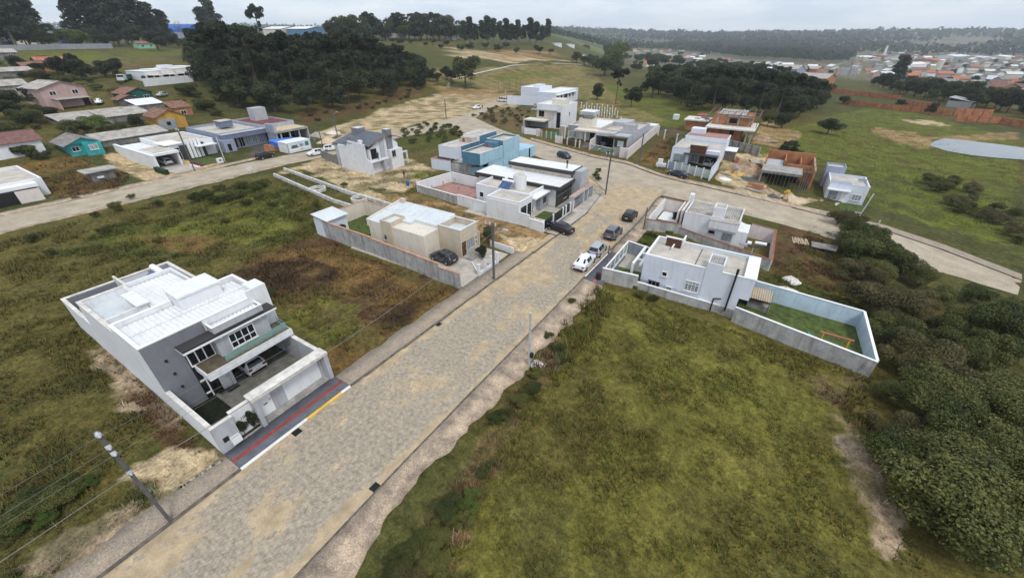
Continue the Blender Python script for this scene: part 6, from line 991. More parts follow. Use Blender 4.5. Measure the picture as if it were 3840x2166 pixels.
stack('orange brick packs stacked on the kerb before the brick shell', -1.6, 90.3, 3, 2, 2, BRICK); stack('orange brick packs beside the site container', -110.5, 56.6, 5, 3, 3, BRICK, (1, .7, .5), .9); stack('loose orange bricks against the plank shed', -6.3, 109.3, 2, 3, 3, BRICK, (.5, .6, .4)); stack('grey cement sacks by the garage gate', -7.9, 97.4, 3, 2, 1, CT, (.8, .5, .3)); stack('small brick pack on the kerb by the gravel', 3.7, 85.2, 2, 1, 1, BRICK)
def mixer(label, xm, ym, m):
    x, y, z, s_ = site(xm, ym); e_ = tag(empty('cement_mixer', (x, y, z+.35), 0, s_, label, 'mixer'), kind='thing'); MB().tube((-.35, 0, .75), (.1, 0, 1.0), .3, .45, 12).tube((.1, 0, 1.0), (.45, 0, 1.2), .45, .22, 12).build('drum', m, e_)
    for a, c in (((-.5, -.4, -.3), (0, -.35, .9)), ((-.5, .4, -.3), (0, .35, .9)), ((.5, -.4, -.3), (0, -.35, .9)), ((.5, .4, -.3), (0, .35, .9))): MB().bar(a, c, .07).build('leg', STL, e_)
    MB().tube((-.5, -.45, -.15), (-.5, -.35, -.15), .2, n=10).build('wheel', TYRE, e_); MB().box(-.45, .32, .3, -.1, .52, .65).build('motor_cover', m, e_)
mixer('yellow cement mixer on the pale sand heap', 4.9, 86.3, mat('mixer_yellow', (.5, .3, .03))); mixer('grey cement mixer on the yellow sand', -4.9, 98.6, MG)
def drum(label, xm, ym, m, h=.9, r_=.3):
    x, y, z, s_ = site(xm, ym); e_ = tag(empty('drum', (x, y, z), 0, s_, label, 'drum'), kind='thing'); MB().tube((0, 0, -.05), (0, 0, h), r_, n=16).build('shell', m, e_)
    for zz in (.3, .6, h): MB().tube((0, 0, zz-.02), (0, 0, zz+.02), r_*1.05, n=16).build('hoop', m, e_)
drum('rusty black drum at the corner of the rendered wall', -13.3, 41.1, mat('rusty_black', (.03, .022, .02))); drum('blue plastic barrel on the bare earth', -59.0, 55.5, mat('blue_plastic', (.02, .12, .35), rough=.4), 1.0); drum('grey drum by the sand heap across the lane', -109.8, 70.6, BLGD)
def grate(label, px, py):
    x, y, z = pix(px, py); o = tag(empty('drain_grate', (x, y, z+.045), 0, 1, label, 'drain', 'street drains'), kind='thing'); MB().box(-.28, -.3, -.05, .28, .3, .012).build('pit', mat('drain_pit', (.008, .008, .008)), o)
    for k in range(5): MB().box(-.27, -.26+k*.12, .0125, .27, -.21+k*.12, .03).build('bar', BLK, o)
grate('dark drain grate at the white kerb before the modern house', 747, 1087); grate('dark drain grate at the right kerb near the bottom', 944, 1226); grate('small drain opening at the left kerb beside the dry lot', 1103, 816); grate('drain opening at the kerb before the beige house', 1343, 636)
ORD = 'first second third fourth fifth sixth seventh eighth ninth tenth eleventh twelfth thirteenth fourteenth fifteenth sixteenth seventeenth eighteenth nineteenth twentieth'.split(); ORD += ['twenty-'+o_ for o_ in ORD[:9]]+['thirtieth']+['thirty-'+o_ for o_ in ORD[:9]]
for k in range(16):
    x, y, z = pix(455+k*7.0, 1228-k*4.6+2*math.sin(k)); r_ = random.uniform(.12, .22); q = MB(); q.tube((0, 0, -.1), (0, 0, .08), r_, r_*.7, 7); o = q.build('edging_stone', mat('pale_stone', (.4, .35, .28), var=.25, sc=4) if k % 3 else KB); o.location = (x, y, z+.05); o.rotation_euler = (0, 0, k); tag(o, ORD[15-k]+' stone from the modern house in the pavement edging row', 'stone', 'row of edging stones', 'thing')
def planks(label, xm, ym, n_, L, m, rz=0, tar=False):
    x, y, z, s_ = site(xm, ym); e_ = tag(empty('plank_pile', (x, y, z), rz, s_, label, 'timber'), kind='thing')
    for k in range(n_): q = random.uniform(-.12, .12); a = k*.22; MB().bar((a-q, -L/2, .08+.05*(k % 3)), (a+q, L/2, .1+.06*(k % 2)), .17, .06).build('plank', m, e_)
    if tar: MB().prism([(n_*.22+.2, -1.2), (n_*.22+3, -1.6), (n_*.22+3.6, .6), (n_*.22+.4, .9)], 0, lambda p: .25+.2*math.sin(p[0]*2)).build('tarpaulin', FIBD, e_)
planks('pale planks beside a grey tarpaulin on the brown soil lot', 6.6, 66.6, 9, 2.2, mat('pale_timber', (.45, .35, .23), var=.25, sc=4), .1, True); planks('timber scraps on the earth before the gable house', -63.5, 52.6, 7, 2.4, mat('pale_timber', (.45, .35, .23)), .8); planks('long boards on the kerb before the brick shell', -1.2, 88.6, 5, 4.5, FIB, 1.3); planks('roof timbers and sheets beside the gable house lane', -110.5, 77.5, 8, 4, WOODD, .5)
JK = H('scrap_pile', 'old boards and concrete sheets piled against the beige house', 'scrap', -36.3, 35.3)
for k in range(6): JK.put('sheet', CT if k % 2 else PK, MB().prism([(-38.0+.25*k, 34.6+.1*k), (-35.5+.1*k, 34.5), (-35.4, 36.0-.1*k), (-37.8, 36.2)], .12+.09*k, .2+.09*k))
CN = H('site_container', 'white site container with printed house poster on the back street', 'container', -104.8, 61.5); CN.b('shell', W1, -106.8, 58.4, .1, -102.7, 64.8, 2.5); CN.b('roof_edge', ROOFW, -106.9, 58.3, 2.501, -102.6, 64.9, 2.6)
for xx, yy in ((-106.85, 58.35), (-102.75, 58.35), (-106.85, 64.7), (-102.75, 64.7)): CN.b('corner_post', STL, xx, yy, 0, xx+.15, yy+.15, 2.5)
po = CN.b('poster', mat('poster_sky', (.55, .66, .75)), -102.69, 58.9, .5, -102.66, 64.3, 2.3)
for a_, b_, z0_, z1_, m_ in ((58.9, 64.3, .5, 1.0, WF), (59.3, 61.2, 1.1, 1.5, mat('poster_green', (.06, .12, .05))), (59.4, 61.0, 1.5, 1.85, mat('poster_roof', (.12, .1, .09))), (61.6, 62.6, 1.3, 1.9, mat('poster_house', (.3, .3, .28))), (63.2, 64.2, 1.2, 2.2, mat('poster_teal', (.02, .2, .16))), (61.7, 62.5, .72, .8, DG), (61.5, 62.8, .6, .66, DG)): CN.b('print', m_, -102.659, a_, z0_, -102.65, b_, z1_, po)
TP = H('covered_stack', 'material stack under a bright blue tarpaulin behind the site container', 'stack', -109, 61.5); TP.b('stack', BRICK, -110.3, 58.8, -.1, -107.6, 64.2, 1.9); TP.put('tarpaulin', TARP, MB().prism([(-110.7, 58.4), (-107.3, 58.5), (-107.2, 64.5), (-110.6, 64.6)], 1.0, lambda p: 2.3+.25*math.sin(p[0]*3+p[1]*1.3))) 
SG = H('estate_sign', 'small white board sign on two legs at the weedy edge of the back street', 'sign', -94.6, 44); SG.b('board', W1, -94.7, 43.5, .6, -94.6, 44.6, 1.2); SG.b('leg', STL, -94.68, 43.6, -.2, -94.62, 43.66, .6); SG.b('leg', STL, -94.68, 44.44, -.2, -94.62, 44.5, .6)
MB5 = H('meter_box', 'white meter box on the pavement before the white modern house', 'meter box', -108.6, 44.9); MB5.b('box', W1, -109, 44.2, -.2, -108.4, 45.4, 1.1); MB5.b('meter', DG, -108.399, 44.6, .5, -108.37, 45.0, .85)
TK = mat('white_truck_paint', (.6, .62, .64), rough=.3)
x, y, z = pix(312, 206); tr = tag(empty('lorry', (x, y, z), math.radians(-35), 1, 'white lorry parked beside sheds on the hillside', 'lorry'), kind='thing'); MB().box(-1, -1.1, .6, 1.3, 1.1, 2.5).box(1.3, -1.05, .6, 2.2, 1.05, 1.6).build('cab', TK, tr); MB().box(-6.5, -1.2, .9, -1.1, 1.2, 2.2).build('cargo_bed', GRNP, tr); MB().box(1.05, -.95, 1.65, 1.32, .95, 2.35).build('windscreen', GL, tr)
for xx in (-5.5, -4.3, .6):
    for yy in (-1, 1): MB().tube((xx, yy-.14, .5), (xx, yy+.14, .5), .5, n=12).build('wheel', TYRE, tr)
x, y, z = pix(409, 243); car('hatchback', 'silver', 0, 0, -60, 'silver car on the dirt track beside the green house', at=(x, y, z)); x, y, z = pix(252, 262); car('hatchback', 'white', 0, 0, -25, 'white car under the lean-to of the pink house', at=(x, y, z+.1)); 
# ================================================================== VEGETATION
LF = {'thicket': leafmat('thicket_leaves', (.02, .03, .008), (.062, .078, .018), (.15, .15, .04), .45), 'dark': leafmat('dark_tree_leaves', (.011, .017, .009), (.028, .038, .016), (.055, .068, .026), .3),
      'mid': leafmat('broadleaf_leaves', (.016, .026, .01), (.04, .056, .018), (.085, .1, .03), .35), 'euc': leafmat('eucalyptus_leaves', (.014, .02, .013), (.032, .043, .026), (.06, .075, .045), .2),
      'bright': leafmat('bright_leaves', (.03, .055, .012), (.07, .115, .02), (.14, .17, .04), .5), 'olive': leafmat('olive_bush_leaves', (.045, .042, .016), (.1, .088, .034), (.17, .145, .055), .6), 'arau': leafmat('araucaria_needles', (.009, .015, .009), (.022, .032, .015), (.044, .058, .024), .25), 'farl': leafmat('distant_tree_leaves', (.012, .02, .012), (.028, .04, .02), (.055, .07, .03), .05)}
BARK = mat('tree_bark', (.11, .085, .065), var=.3, sc=3); BARKP = mat('pale_bark', (.24, .2, .16), var=.25, sc=3)
def leaves(pts, nrm, size, rng, jit=.35):
    """one small bent leaf spray per point -> quads"""
    n_ = len(pts); d = nrm+rng.normal(0, .75, (n_, 3)); d /= np.linalg.norm(d, axis=1)[:, None]
    a = np.cross(d, rng.normal(0, 1, (n_, 3))); a /= np.linalg.norm(a, axis=1)[:, None]; b = np.cross(d, a)
    s_ = size*(1+jit*rng.normal(0, 1, n_)).clip(.4, 2)[:, None]
    V = np.stack([pts-a*s_*.62, pts-b*s_*.42+d*s_*.12, pts+a*s_*.62, pts+b*s_*.42+d*s_*.12], 1)
    return V.reshape(-1, 3)
def blobpts(c, r, n_, rng, sq=(1, 1, .8), shell=.5):
    v = rng.normal(0, 1, (n_, 3)); v /= np.linalg.norm(v, axis=1)[:, None]; v[:, 2] = np.abs(v[:, 2])*np.where(rng.random(n_) < .72, 1, -1)
    q = (rng.random(n_)*(1-shell**3)+shell**3)**(1/3); return np.array(c)+v*np.array(sq)*r*q[:, None], v
def crown_mesh(name, lobes, n_, size, m, seed):
    rng = np.random.default_rng(seed); tot = sum(l_[1]**2 for l_ in lobes); P = []; N = []
    for c, r in lobes:
        p, v = blobpts(c, r, max(12, int(n_*r*r/tot)), rng); P.append(p); N.append(v)
    P = np.concatenate(P); N = np.concatenate(N); N[:, 2] += .35; V = leaves(P, N, size, rng); return npmesh(name, V, np.arange(len(V)).reshape(-1, 4), m)
def trunk_mesh(name, segs, m):
    b = MB()
    for p0, p1, r0, r1 in segs: b.tube(p0, p1, r0, r1, 6, cap=False)
    return b.mesh(name, m)
TREES = {}
def mk_tree(kind, var):
    rng = np.random.default_rng(var*13+sum(map(ord, kind))); R_ = rng.uniform
    if kind in ('shrub', 'oliveshrub', 'brightshrub'):
        lob = [((R_(-.42, .42), R_(-.42, .42), R_(.3, .66)), R_(.16, .3)) for _ in range(13)]; m = {'shrub': 'thicket', 'oliveshrub': 'olive', 'brightshrub': 'bright'}[kind]
        cr = crown_mesh('crown', lob, 17000, .023, LF[m], var); tk = trunk_mesh('trunk', [((0, 0, -.1), (0, 0, .3), .04, .03)]+[((0, 0, .2), l_[0], .022, .008) for l_ in lob[:7]], BARK)
    elif kind in ('round', 'mid', 'bright'):
        lob = [((R_(-.3, .3), R_(-.3, .3), R_(.3, .82)), R_(.13, .23)) for _ in range(18)]; m = {'round': 'dark', 'mid': 'mid', 'bright': 'bright'}[kind]
        cr = crown_mesh('crown', lob, 6500, .036, LF[m], var); tk = trunk_mesh('trunk', [((0, 0, -.08), (.01, 0, .36), .032, .022)]+[((.01, 0, .34), l_[0], .016, .006) for l_ in lob[:8]], BARK)
    elif kind == 'arau':
        lob = []; seg = [((0, 0, -.06), (R_(-.02, .02), 0, .93), .018, .009)]
        for k in range(13):
            a = k*2.4+R_(-.3, .3); rr = R_(.13, .3); z0 = R_(.7, .86); e_ = (math.cos(a)*rr, math.sin(a)*rr, z0+R_(.05, .11)); lob += [(e_, R_(.055, .085)), ((e_[0]*.65, e_[1]*.65, e_[2]-.0), R_(.045, .065))]; seg.append(((0, 0, z0), e_, .008, .004))
        lob += [((0, 0, .95), .09), ((.05, .05, .92), .08)]
        for k in range(4): a = R_(0, 6.3); lob.append(((math.cos(a)*.1, math.sin(a)*.1, R_(.5, .68)), .045))
        cr = crown_mesh('crown', lob, 5000, .026, LF['arau'], var); tk = trunk_mesh('trunk', seg, BARK)
    elif kind == 'euc':
        lob = [((R_(-.13, .13)*(1.2-z_), R_(-.13, .13)*(1.2-z_), z_), R_(.07, .13)) for z_ in np.linspace(.3, .95, 18)]
        cr = crown_mesh('crown', lob, 4600, .03, LF['euc'], var); tk = trunk_mesh('trunk', [((0, 0, -.05), (0, 0, .92), .02, .006)]+[((0, 0, l_[0][2]-.08), l_[0], .008, .003) for l_ in lob[::2]], BARKP)
    elif kind == 'palm':
        rng2 = rng; V = []; 
        for k in range(16):
            a = k*.393+R_(-.1, .1); up = R_(.1, .5)
            for t in np.linspace(.1, 1, 12):
                p = np.array((math.cos(a)*.3*t, math.sin(a)*.3*t, .75+.3*up*t-.32*t*t))
                for sg in (-1, 1): V += [p, p+np.array((-math.sin(a)*sg*.07-.0, math.cos(a)*sg*.07, -.05)), p+np.array((-math.sin(a)*sg*.07+math.cos(a)*.03, math.cos(a)*sg*.07+math.sin(a)*.03, -.05)), p+np.array((math.cos(a)*.025, math.sin(a)*.025, 0))]
        cr = npmesh('crown', np.array(V), np.arange(len(V)).reshape(-1, 4), LF['mid']); tk = trunk_mesh('trunk', [((0, 0, -.05), (0, 0, .76), .03, .022)], BARKP)
    elif kind == 'far':
        lob = [((R_(-.28, .28), R_(-.28, .28), R_(.35, .8)), R_(.14, .25)) for _ in range(9)]; cr = crown_mesh('crown', lob, 900, .09, LF['farl'], var); tk = trunk_mesh('trunk', [((0, 0, -.1), (0, 0, .5), .03, .02)], BARK)
    elif kind == 'bare':
        seg = [((0, 0, -.05), (0, 0, .5), .015, .009)]
        for k in range(14): a = R_(0, 6.3); z0 = R_(.35, .6); e_ = (math.cos(a)*R_(.1, .25), math.sin(a)*R_(.1, .25), z0+R_(.15, .4)); seg.append(((0, 0, z0 if z0 < .5 else .5), e_, .006, .002))
        cr = crown_mesh('crown', [((0, 0, .7), .2)], 60, .03, LF['olive'], var); tk = trunk_mesh('trunk', seg, BARKP)
    TREES[(kind, var)] = (cr, tk)
NVAR = dict(shrub=5, oliveshrub=3, brightshrub=2, round=4, mid=4, bright=2, arau=4, euc=4, palm=1, far=4, bare=1)
CNT = [0]
def tree(kind, loc, h, label, cat='tree', group=None, wide=1.0, name=None):
    CNT[0] += 1; v = CNT[0] % NVAR[kind]
    if (kind, v) not in TREES: mk_tree(kind, v)
    cr, tk = TREES[(kind, v)]
    nm_ = name or {'shrub': 'shrub', 'oliveshrub': 'shrub', 'brightshrub': 'shrub', 'arau': 'araucaria_tree', 'euc': 'eucalyptus_tree', 'palm': 'palm_tree'}.get(kind, 'broadleaf_tree')
    e_ = tag(empty(nm_, loc, random.uniform(0, 6.28), 1, label, cat, group), kind='thing'); e_.scale = (h*wide, h*wide, h)
    link('trunk', tk, e_); link('crown', cr, e_); return e_
def ztop(P, py):      # height of a thing at P whose top shows at photo row py
    yc = -P[0]*SY+P[1]*CY; v = (py*3840/2576-1083)/FPX; c, s = math.cos(PITCH), math.sin(PITCH); return CAMH-yc*(s+v*c)/(c-v*s)
def ptree(kind, px, pb, pt, label, cat='tree', group=None, wide=1.0, name=None):
    P = pix(px, pb); h = max(1., ztop(P, pt)-P[2]); return tree(kind, P, h, label, cat, group, wide, name)
def scatter(poly, gap, seed, px=True):
    """poisson-like points on the terrain inside a photo outline"""
    Q = [pix(*p)[:2] for p in poly] if px else poly; X_ = np.array(Q); rng = np.random.default_rng(seed); lo_, hi_ = X_.min(0), X_.max(0); out = []; cell = {}
    n_ = int((hi_[0]-lo_[0])*(hi_[1]-lo_[1])/gap**2*3)
    C_ = rng.uniform(lo_, hi_, (min(n_, 40000), 2)); C_ = C_[inpoly(C_[:, 0], C_[:, 1], Q)]
    for c in C_:
        k = (int(c[0]//gap), int(c[1]//gap))
        if any((c[0]-o[0])**2+(c[1]-o[1])**2 < gap*gap for i_ in (-1, 0, 1) for j in (-1, 0, 1) for o in cell.get((k[0]+i_, k[1]+j), [])): continue
        cell.setdefault(k, []).append(c); out.append((c[0], c[1], float(terr(c[0], c[1]))))
    return out
# ---- the thicket at the right edge
gt = 'thicket beside the grass lot'
TH = [(2100,560),(2165,560),(2200,640),(2300,690),(2420,740),(2576,800),(2576,1453),(2400,1453),(2320,1360),(2270,1210),(2215,1080),(2205,960),(2215,900),(2195,800),(2150,735),(2120,650)]
for k, P in enumerate(scatter(TH, 3.1, 5)):
    q = (.8+.5*vn(P[0]*.2, P[1]*.2, 3)); kd = ('shrub', 'oliveshrub', 'shrub', 'shrub', 'oliveshrub', 'shrub', 'shrub')[k % 7]; h = float(random.uniform(1.9, 4.3)*q)
    tree(kd, P, h, 'olive brown leafy shrub tree in the thicket' if kd == 'oliveshrub' else 'green leafy shrub tree in the thicket', 'shrub', gt, random.uniform(.95, 1.3))
for k, P in enumerate(scatter([(2576,800),(2576,1453),(2500,1453),(2440,1200),(2420,900)], 7, 9)): tree('shrub', P, random.uniform(4.2, 5.6), 'taller dark green shrub tree rising from the thicket', 'shrub', gt, 1.0)
for px, pb, pt, lb, w_ in ((2225, 860, 790, 'dark leafy shrub leaning over the corner of the blue wall', 1.1), (2330, 1200, 1100, 'round grey green shrub, upper of the two domes by the dirt path', 1.3), (2370, 1320, 1205, 'round grey green shrub, lower of the two domes by the dirt path', 1.3), (2160, 640, 565, 'dense green tree by the kerb of the crossing street', 1.0), (2230, 690, 620, 'second dense tree along the kerb of the crossing street', 1.0)): ptree('mid' if 'tree' in lb else 'shrub', px, pb, pt, lb, 'shrub', None, w_)
for k, P in enumerate(scatter([(2330,452),(2400,455),(2576,560),(2576,640),(2500,590),(2420,545),(2340,480)], 3.4, 6)): tree('shrub' if k % 3 else 'oliveshrub', P, random.uniform(1.8, 3.2), 'low shrub in the band between pasture and crossing street', 'shrub', 'shrub band on the pasture', 1.25)
# ---- araucaria grove behind the bare earth
gg = 'araucaria grove behind the bare earth lot'
for k, P in enumerate(scatter([(505,235),(560,262),(690,285),(780,285),(900,265),(1065,212),(1030,175),(900,160),(760,150),(620,150),(520,175)], 7.6, 3)):
    tree(('round', 'mid', 'round', 'round')[k % 4], P, random.uniform(7.5, 13), 'dark broadleaf tree packed in the araucaria grove', 'tree', gg, random.uniform(.95, 1.2), 'grove_tree')
for k_, (px, pb, pt) in enumerate(sorted(((560,225,60),(610,235,55),(655,240,72),(700,250,88),(745,245,80),(790,255,100),(835,245,92),(870,240,80),(905,235,78),(940,228,92),(975,220,110),(1005,215,112),(720,215,85),(820,205,82),(640,215,62),(580,210,95)))): ptree('arau', px, pb, pt, ORD[k_]+' tall araucaria from the left in the grove', 'tree', gg, 1.0)
ptree('arau', 668, 135, 12, 'lone slender araucaria standing above the skyline', 'tree', None, .75); ptree('mid', 1172, 222, 138, 'single large tree standing in the grass before the field'); ptree('mid', 605, 270, 195, 'yellowish tree at the front of the grove', 'tree', None, 1.2)
for px, pb, pt in ((1080,205,170),(1100,205,178),(1125,200,165),(1135,205,172),(1060,222,185)): ptree('round', px, pb, pt, 'dark round bush along the grassy bank', 'shrub', 'bushes along the grassy bank', 1.1)
# ---- grove in the middle right
gm = 'dark grove between the row houses and the town'
for k, P in enumerate(scatter([(1650,235),(1690,262),(1760,292),(1900,285),(1990,305),(2065,275),(2040,235),(1900,200),(1740,190),(1640,200)], 8, 8)): tree(('round', 'mid', 'round')[k % 3], P, random.uniform(6.5, 10.5), 'dark broadleaf tree packed in the middle grove', 'tree', gm, random.uniform(.95, 1.25), 'grove_tree')
for px, pb, pt in ((1730,270,172),(1790,280,165),(1840,275,170),(1905,290,175),(1950,300,185),(1980,290,188),(2030,280,200),(1660,240,168)): ptree('arau', px, pb, pt, 'araucaria rising from the middle grove', 'tree', gm, 1.1)
ptree('arau', 1548, 262, 172, 'tall araucaria by the brick block on the pasture', 'tree', None, .9); ptree('round', 1587, 270, 212, 'round black green tree on the pasture beside the tall araucaria', 'tree', None, 1.0); ptree('round', 1502, 250, 206, 'round tree on the pasture behind the long white building', 'tree', None, 1.05); ptree('mid', 1640, 245, 172, 'broad tree at the left end of the middle grove', 'tree', None, 1.1)
ptree('round', 2080, 338, 296, 'windswept dark tree alone on the green pasture', 'tree', None, 1.5); ptree('round', 1978, 392, 352, 'round dark tree behind the brick shell', 'tree', None, 1.25); ptree('shrub', 1998, 395, 372, 'low dark bush beside the round tree behind the brick shell', 'shrub', None, 1.3); ptree('round', 1965, 322, 275, 'dark tree behind the brick building site', 'tree', None, 1.2); ptree('mid', 1930, 318, 285, 'small tree behind the earth heap', 'tree', None, 1.2); ptree('shrub', 2083, 445, 425, 'small dark bush behind the tank block of the small white house', 'shrub', None, 1.1); ptree('round', 2335, 290, 255, 'dark cypress like tree before the orange terrace walls', 'tree', None, .75); ptree('round', 2265, 268, 246, 'small dark bush before the orange terrace walls', 'shrub', None, 1.2); ptree('mid', 2120, 262, 240, 'bushy tree at the end of the terrace walls', 'tree', None, 1.3)
for px, pb, pt in ((1545,185,140),(1520,190,120),(1490,170,135),(1470,165,140),(1450,160,128),(1600,180,150),(1640,175,140),(1560,150,105),(1530,140,110)): ptree('mid', px, pb, pt, 'bushy tree beyond the sandy field', 'tree', 'trees beyond the sandy field', 1.2)
ptree('bright', 1545, 175, 105, 'light green tree beyond the sandy field', 'tree', None, .9)
# ---- trees on the left hillside
HT = {55: 'below the small house with the white roof panel', 105: 'beside the brick shed', 165: 'left of the lorry sheds', 195: 'tallest and narrowest above the pink house', 220: 'right behind the pink house roof', 268: 'dark one above the lorry', 300: 'just above the white lorry', 120: 'olive coloured below the brick shed', 180: 'spreading behind the pink gable', 45: 'at the left edge below the grey low house', 95: 'left of the pink house', 20: 'at the very left edge above the white house', 75: 'low one above the maroon roof', 130: 'above the teal cottage', 240: 'bright green one by the torn roof sheets', 200: 'dark one above the teal cottage roof', 345: 'dark one before the ochre house', 290: 'low one beside the long grey roof', 540: 'behind the top of the grove', 500: 'left of the grove top', 505: 'before the tall palm', 470: 'in the scrub right of the dirt track', 520: 'low one at the left foot of the grove', 450: 'low one right of the brick hut', 15: 'at the left edge beside the maroon roof', 70: 'before the white house wall', 255: 'hedge like, behind the white modern house', 380: 'small, by the terrace house gate'}
HT[55.5] = 'bright one above the maroon roof'; HT[105.5] = 'before the white house, right one'; HT[200.5] = ''
gl = 'tall trees on the left hill'
for px, pb, pt in ((10,120,-25),(45,122,-30),(80,120,-15),(115,118,-5),(220,112,-20),(262,112,-15),(300,112,-10),(322,114,-30),(365,112,-10),(400,112,5),(430,114,25),(545,92,-5),(525,100,20)): ptree('euc', px, pb, pt, 'tall eucalyptus on the left hill skyline', 'tree', gl, 1.5)
for px, pb, pt in ((30,118,45),(70,118,60),(110,120,50),(240,116,60),(290,116,65),(350,118,58),(420,118,70),(450,122,75)): ptree('round', px, pb, pt, 'dark broad tree under the eucalyptus on the left hill', 'tree', gl, 1.1)
for px, pb, pt, kd in ((205,122,72,'bright'),(165,112,70,'mid'),(270,118,66,'mid'),(325,112,72,'mid'),(400,128,75,'round'),(130,120,80,'mid')): ptree(kd, px, pb, pt, 'mid green garden tree among the upper hill houses', 'tree', 'garden trees among the upper hill houses', 1.3)
for px, pb, pt, kd, w_ in ((55,175,138,'round',1.5),(105,185,152,'round',1.3),(165,198,142,'round',1.2),(195,200,128,'round',.8),(220,200,145,'round',1.2),(268,195,142,'round',1.2),(300,190,145,'round',1),(120,200,165,'oliveshrub',2),(180,215,180,'shrub',1.6),(45,270,215,'round',1.5),(95,262,218,'round',1.2),(20,300,245,'round',1.4),(75,310,262,'shrub',1.5),(130,300,262,'round',1.2),(240,330,282,'brightshrub',1.3),(200,335,292,'shrub',1.3),(345,322,285,'round',1.2),(290,340,300,'shrub',1.3),(540,120,85,'mid',1.4),(500,140,90,'round',1.3),(505,205,150,'round',1.1),(470,240,205,'shrub',1.6),(520,275,240,'shrub',1.6),(450,262,245,'shrub',1.6),(55.5,300,270,'brightshrub',1.2),(15,345,300,'shrub',1.5),(70,395,360,'shrub',1.5),(105.5,400,375,'shrub',1.4),(255,345,318,'shrub',1.4),(380,205,185,'shrub',1.4)): ptree(kd, px, pb, pt, 'bushy garden tree on the left hillside '+HT[px], 'tree', 'garden trees on the lower left hillside', w_, 'garden_tree')
for k, P in enumerate(scatter([(0,150),(110,150),(300,175),(340,200),(300,245),(110,225),(0,260)], 8, 51)+scatter([(0,275),(100,280),(110,330),(0,320)], 5, 52)+scatter([(455,215),(520,225),(640,280),(560,300),(490,262)], 5.5, 53)+scatter([(160,350),(240,340),(250,352),(180,362)], 4, 54)): tree(('shrub', 'oliveshrub', 'shrub', 'brightshrub')[k % 4], P, random.uniform(1.2, 2.8), 'scrubby bush on the overgrown left hillside', 'bush', 'scrub on the left hillside', 1.4)
ptree('palm', 500, 200, 90, 'tall palm beside the white terrace houses', 'tree', None, .6); ptree('bare', 465, 110, 42, 'leafless tree against the sky', 'tree', None, .8); ptree('palm', 190, 345, 310, 'banana plant behind the maroon roofed house', 'plant', None, 1.0)
for px in range(835, 1165, 15): ptree('far' if px % 2 else 'mid', px, random.uniform(97, 104), random.uniform(34, 60), 'distant tree in the long ridge line of trees', 'tree', 'ridge line of trees', 1.1, 'ridge_tree')
for px in (930, 1010, 1055, 1090): ptree('arau', px, 100, random.uniform(28, 42), 'araucaria standing out of the ridge line', 'tree', 'ridge line of trees', 1.2)
for px in range(1168, 1392, 15): ptree('euc', px, random.uniform(108, 116), random.uniform(40, 68), 'eucalyptus in the tall clump right of the ridge', 'tree', 'eucalyptus clump', 1.25)
for k, P in enumerate(scatter([(960,108),(1090,112),(1180,122),(1330,122),(1400,140),(1290,135),(1160,130),(1000,118)], 14, 4)): tree('mid', P, random.uniform(3, 6), 'low bush on the slope above the sports field', 'shrub', 'bushes above the sports field', 1.4)
# ---- garden plants
def garden(kind, xm, ym, h, lb, w_=1.0, cat='shrub', dz=0): x, y, z, s_ = site(xm, ym); tree(kind, (x, y, z+dz), h*s_, lb, cat, None, w_)
garden('round', -28.6, 38.4, 1.9, 'dark round bush in the front garden of the beige house', 1.0); garden('mid', -30.2, 42.2, 2.6, 'small tree beside the beige house', .7, 'tree'); garden('round', -47.8, 38.2, 2.0, 'dark garden bush behind the beige house', 1.3); garden('round', -50.6, 33.6, 1.5, 'clipped dark shrub by the lean-to shed', 1.2); garden('shrub', -46.4, 36.5, 1.6, 'low bush by the lawn behind the beige house', 1.0)
garden('round', -26.95, 6.0, 1.6, 'dark climbing shrub under the house number', .5, 'plant', .1); garden('round', -26.95, 6.85, 2.0, 'taller dark shrub beside the pedestrian door of the modern house', .45, 'plant', .1); garden('round', -9.6, 65.2, 1.6, 'round clipped bush in the white court', .8); garden('palm', -17.6, 99.8, 1.4, 'small palm behind the frosted fence', 1.2, 'plant'); garden('round', -32.6, 7.2, .7, 'dark potted bush at the door of the modern house', .8, 'plant', .1)
for k, (xx, yy) in enumerate(((-52.3, 55.2), (-52.2, 58.4), (-51.6, 61.2), (-46.0, 61.0), (-47.6, 57.2))): garden('bare', xx, yy, 1.6, 'thin sapling in the pink paved yard, %s' % ('left by the grey wall', 'half way along the side wall', 'in the far corner', 'against the rear wall', 'in the middle')[k], .8, 'tree')
for px, py, lb in ((799, 462, 'spindly plant in the nearer round planter'), (906, 486, 'low weeds in the farther round planter')): P = pix(px, py+12); tree('bare', P, 1.8 if px < 850 else .6, lb, 'plant', None, 1)
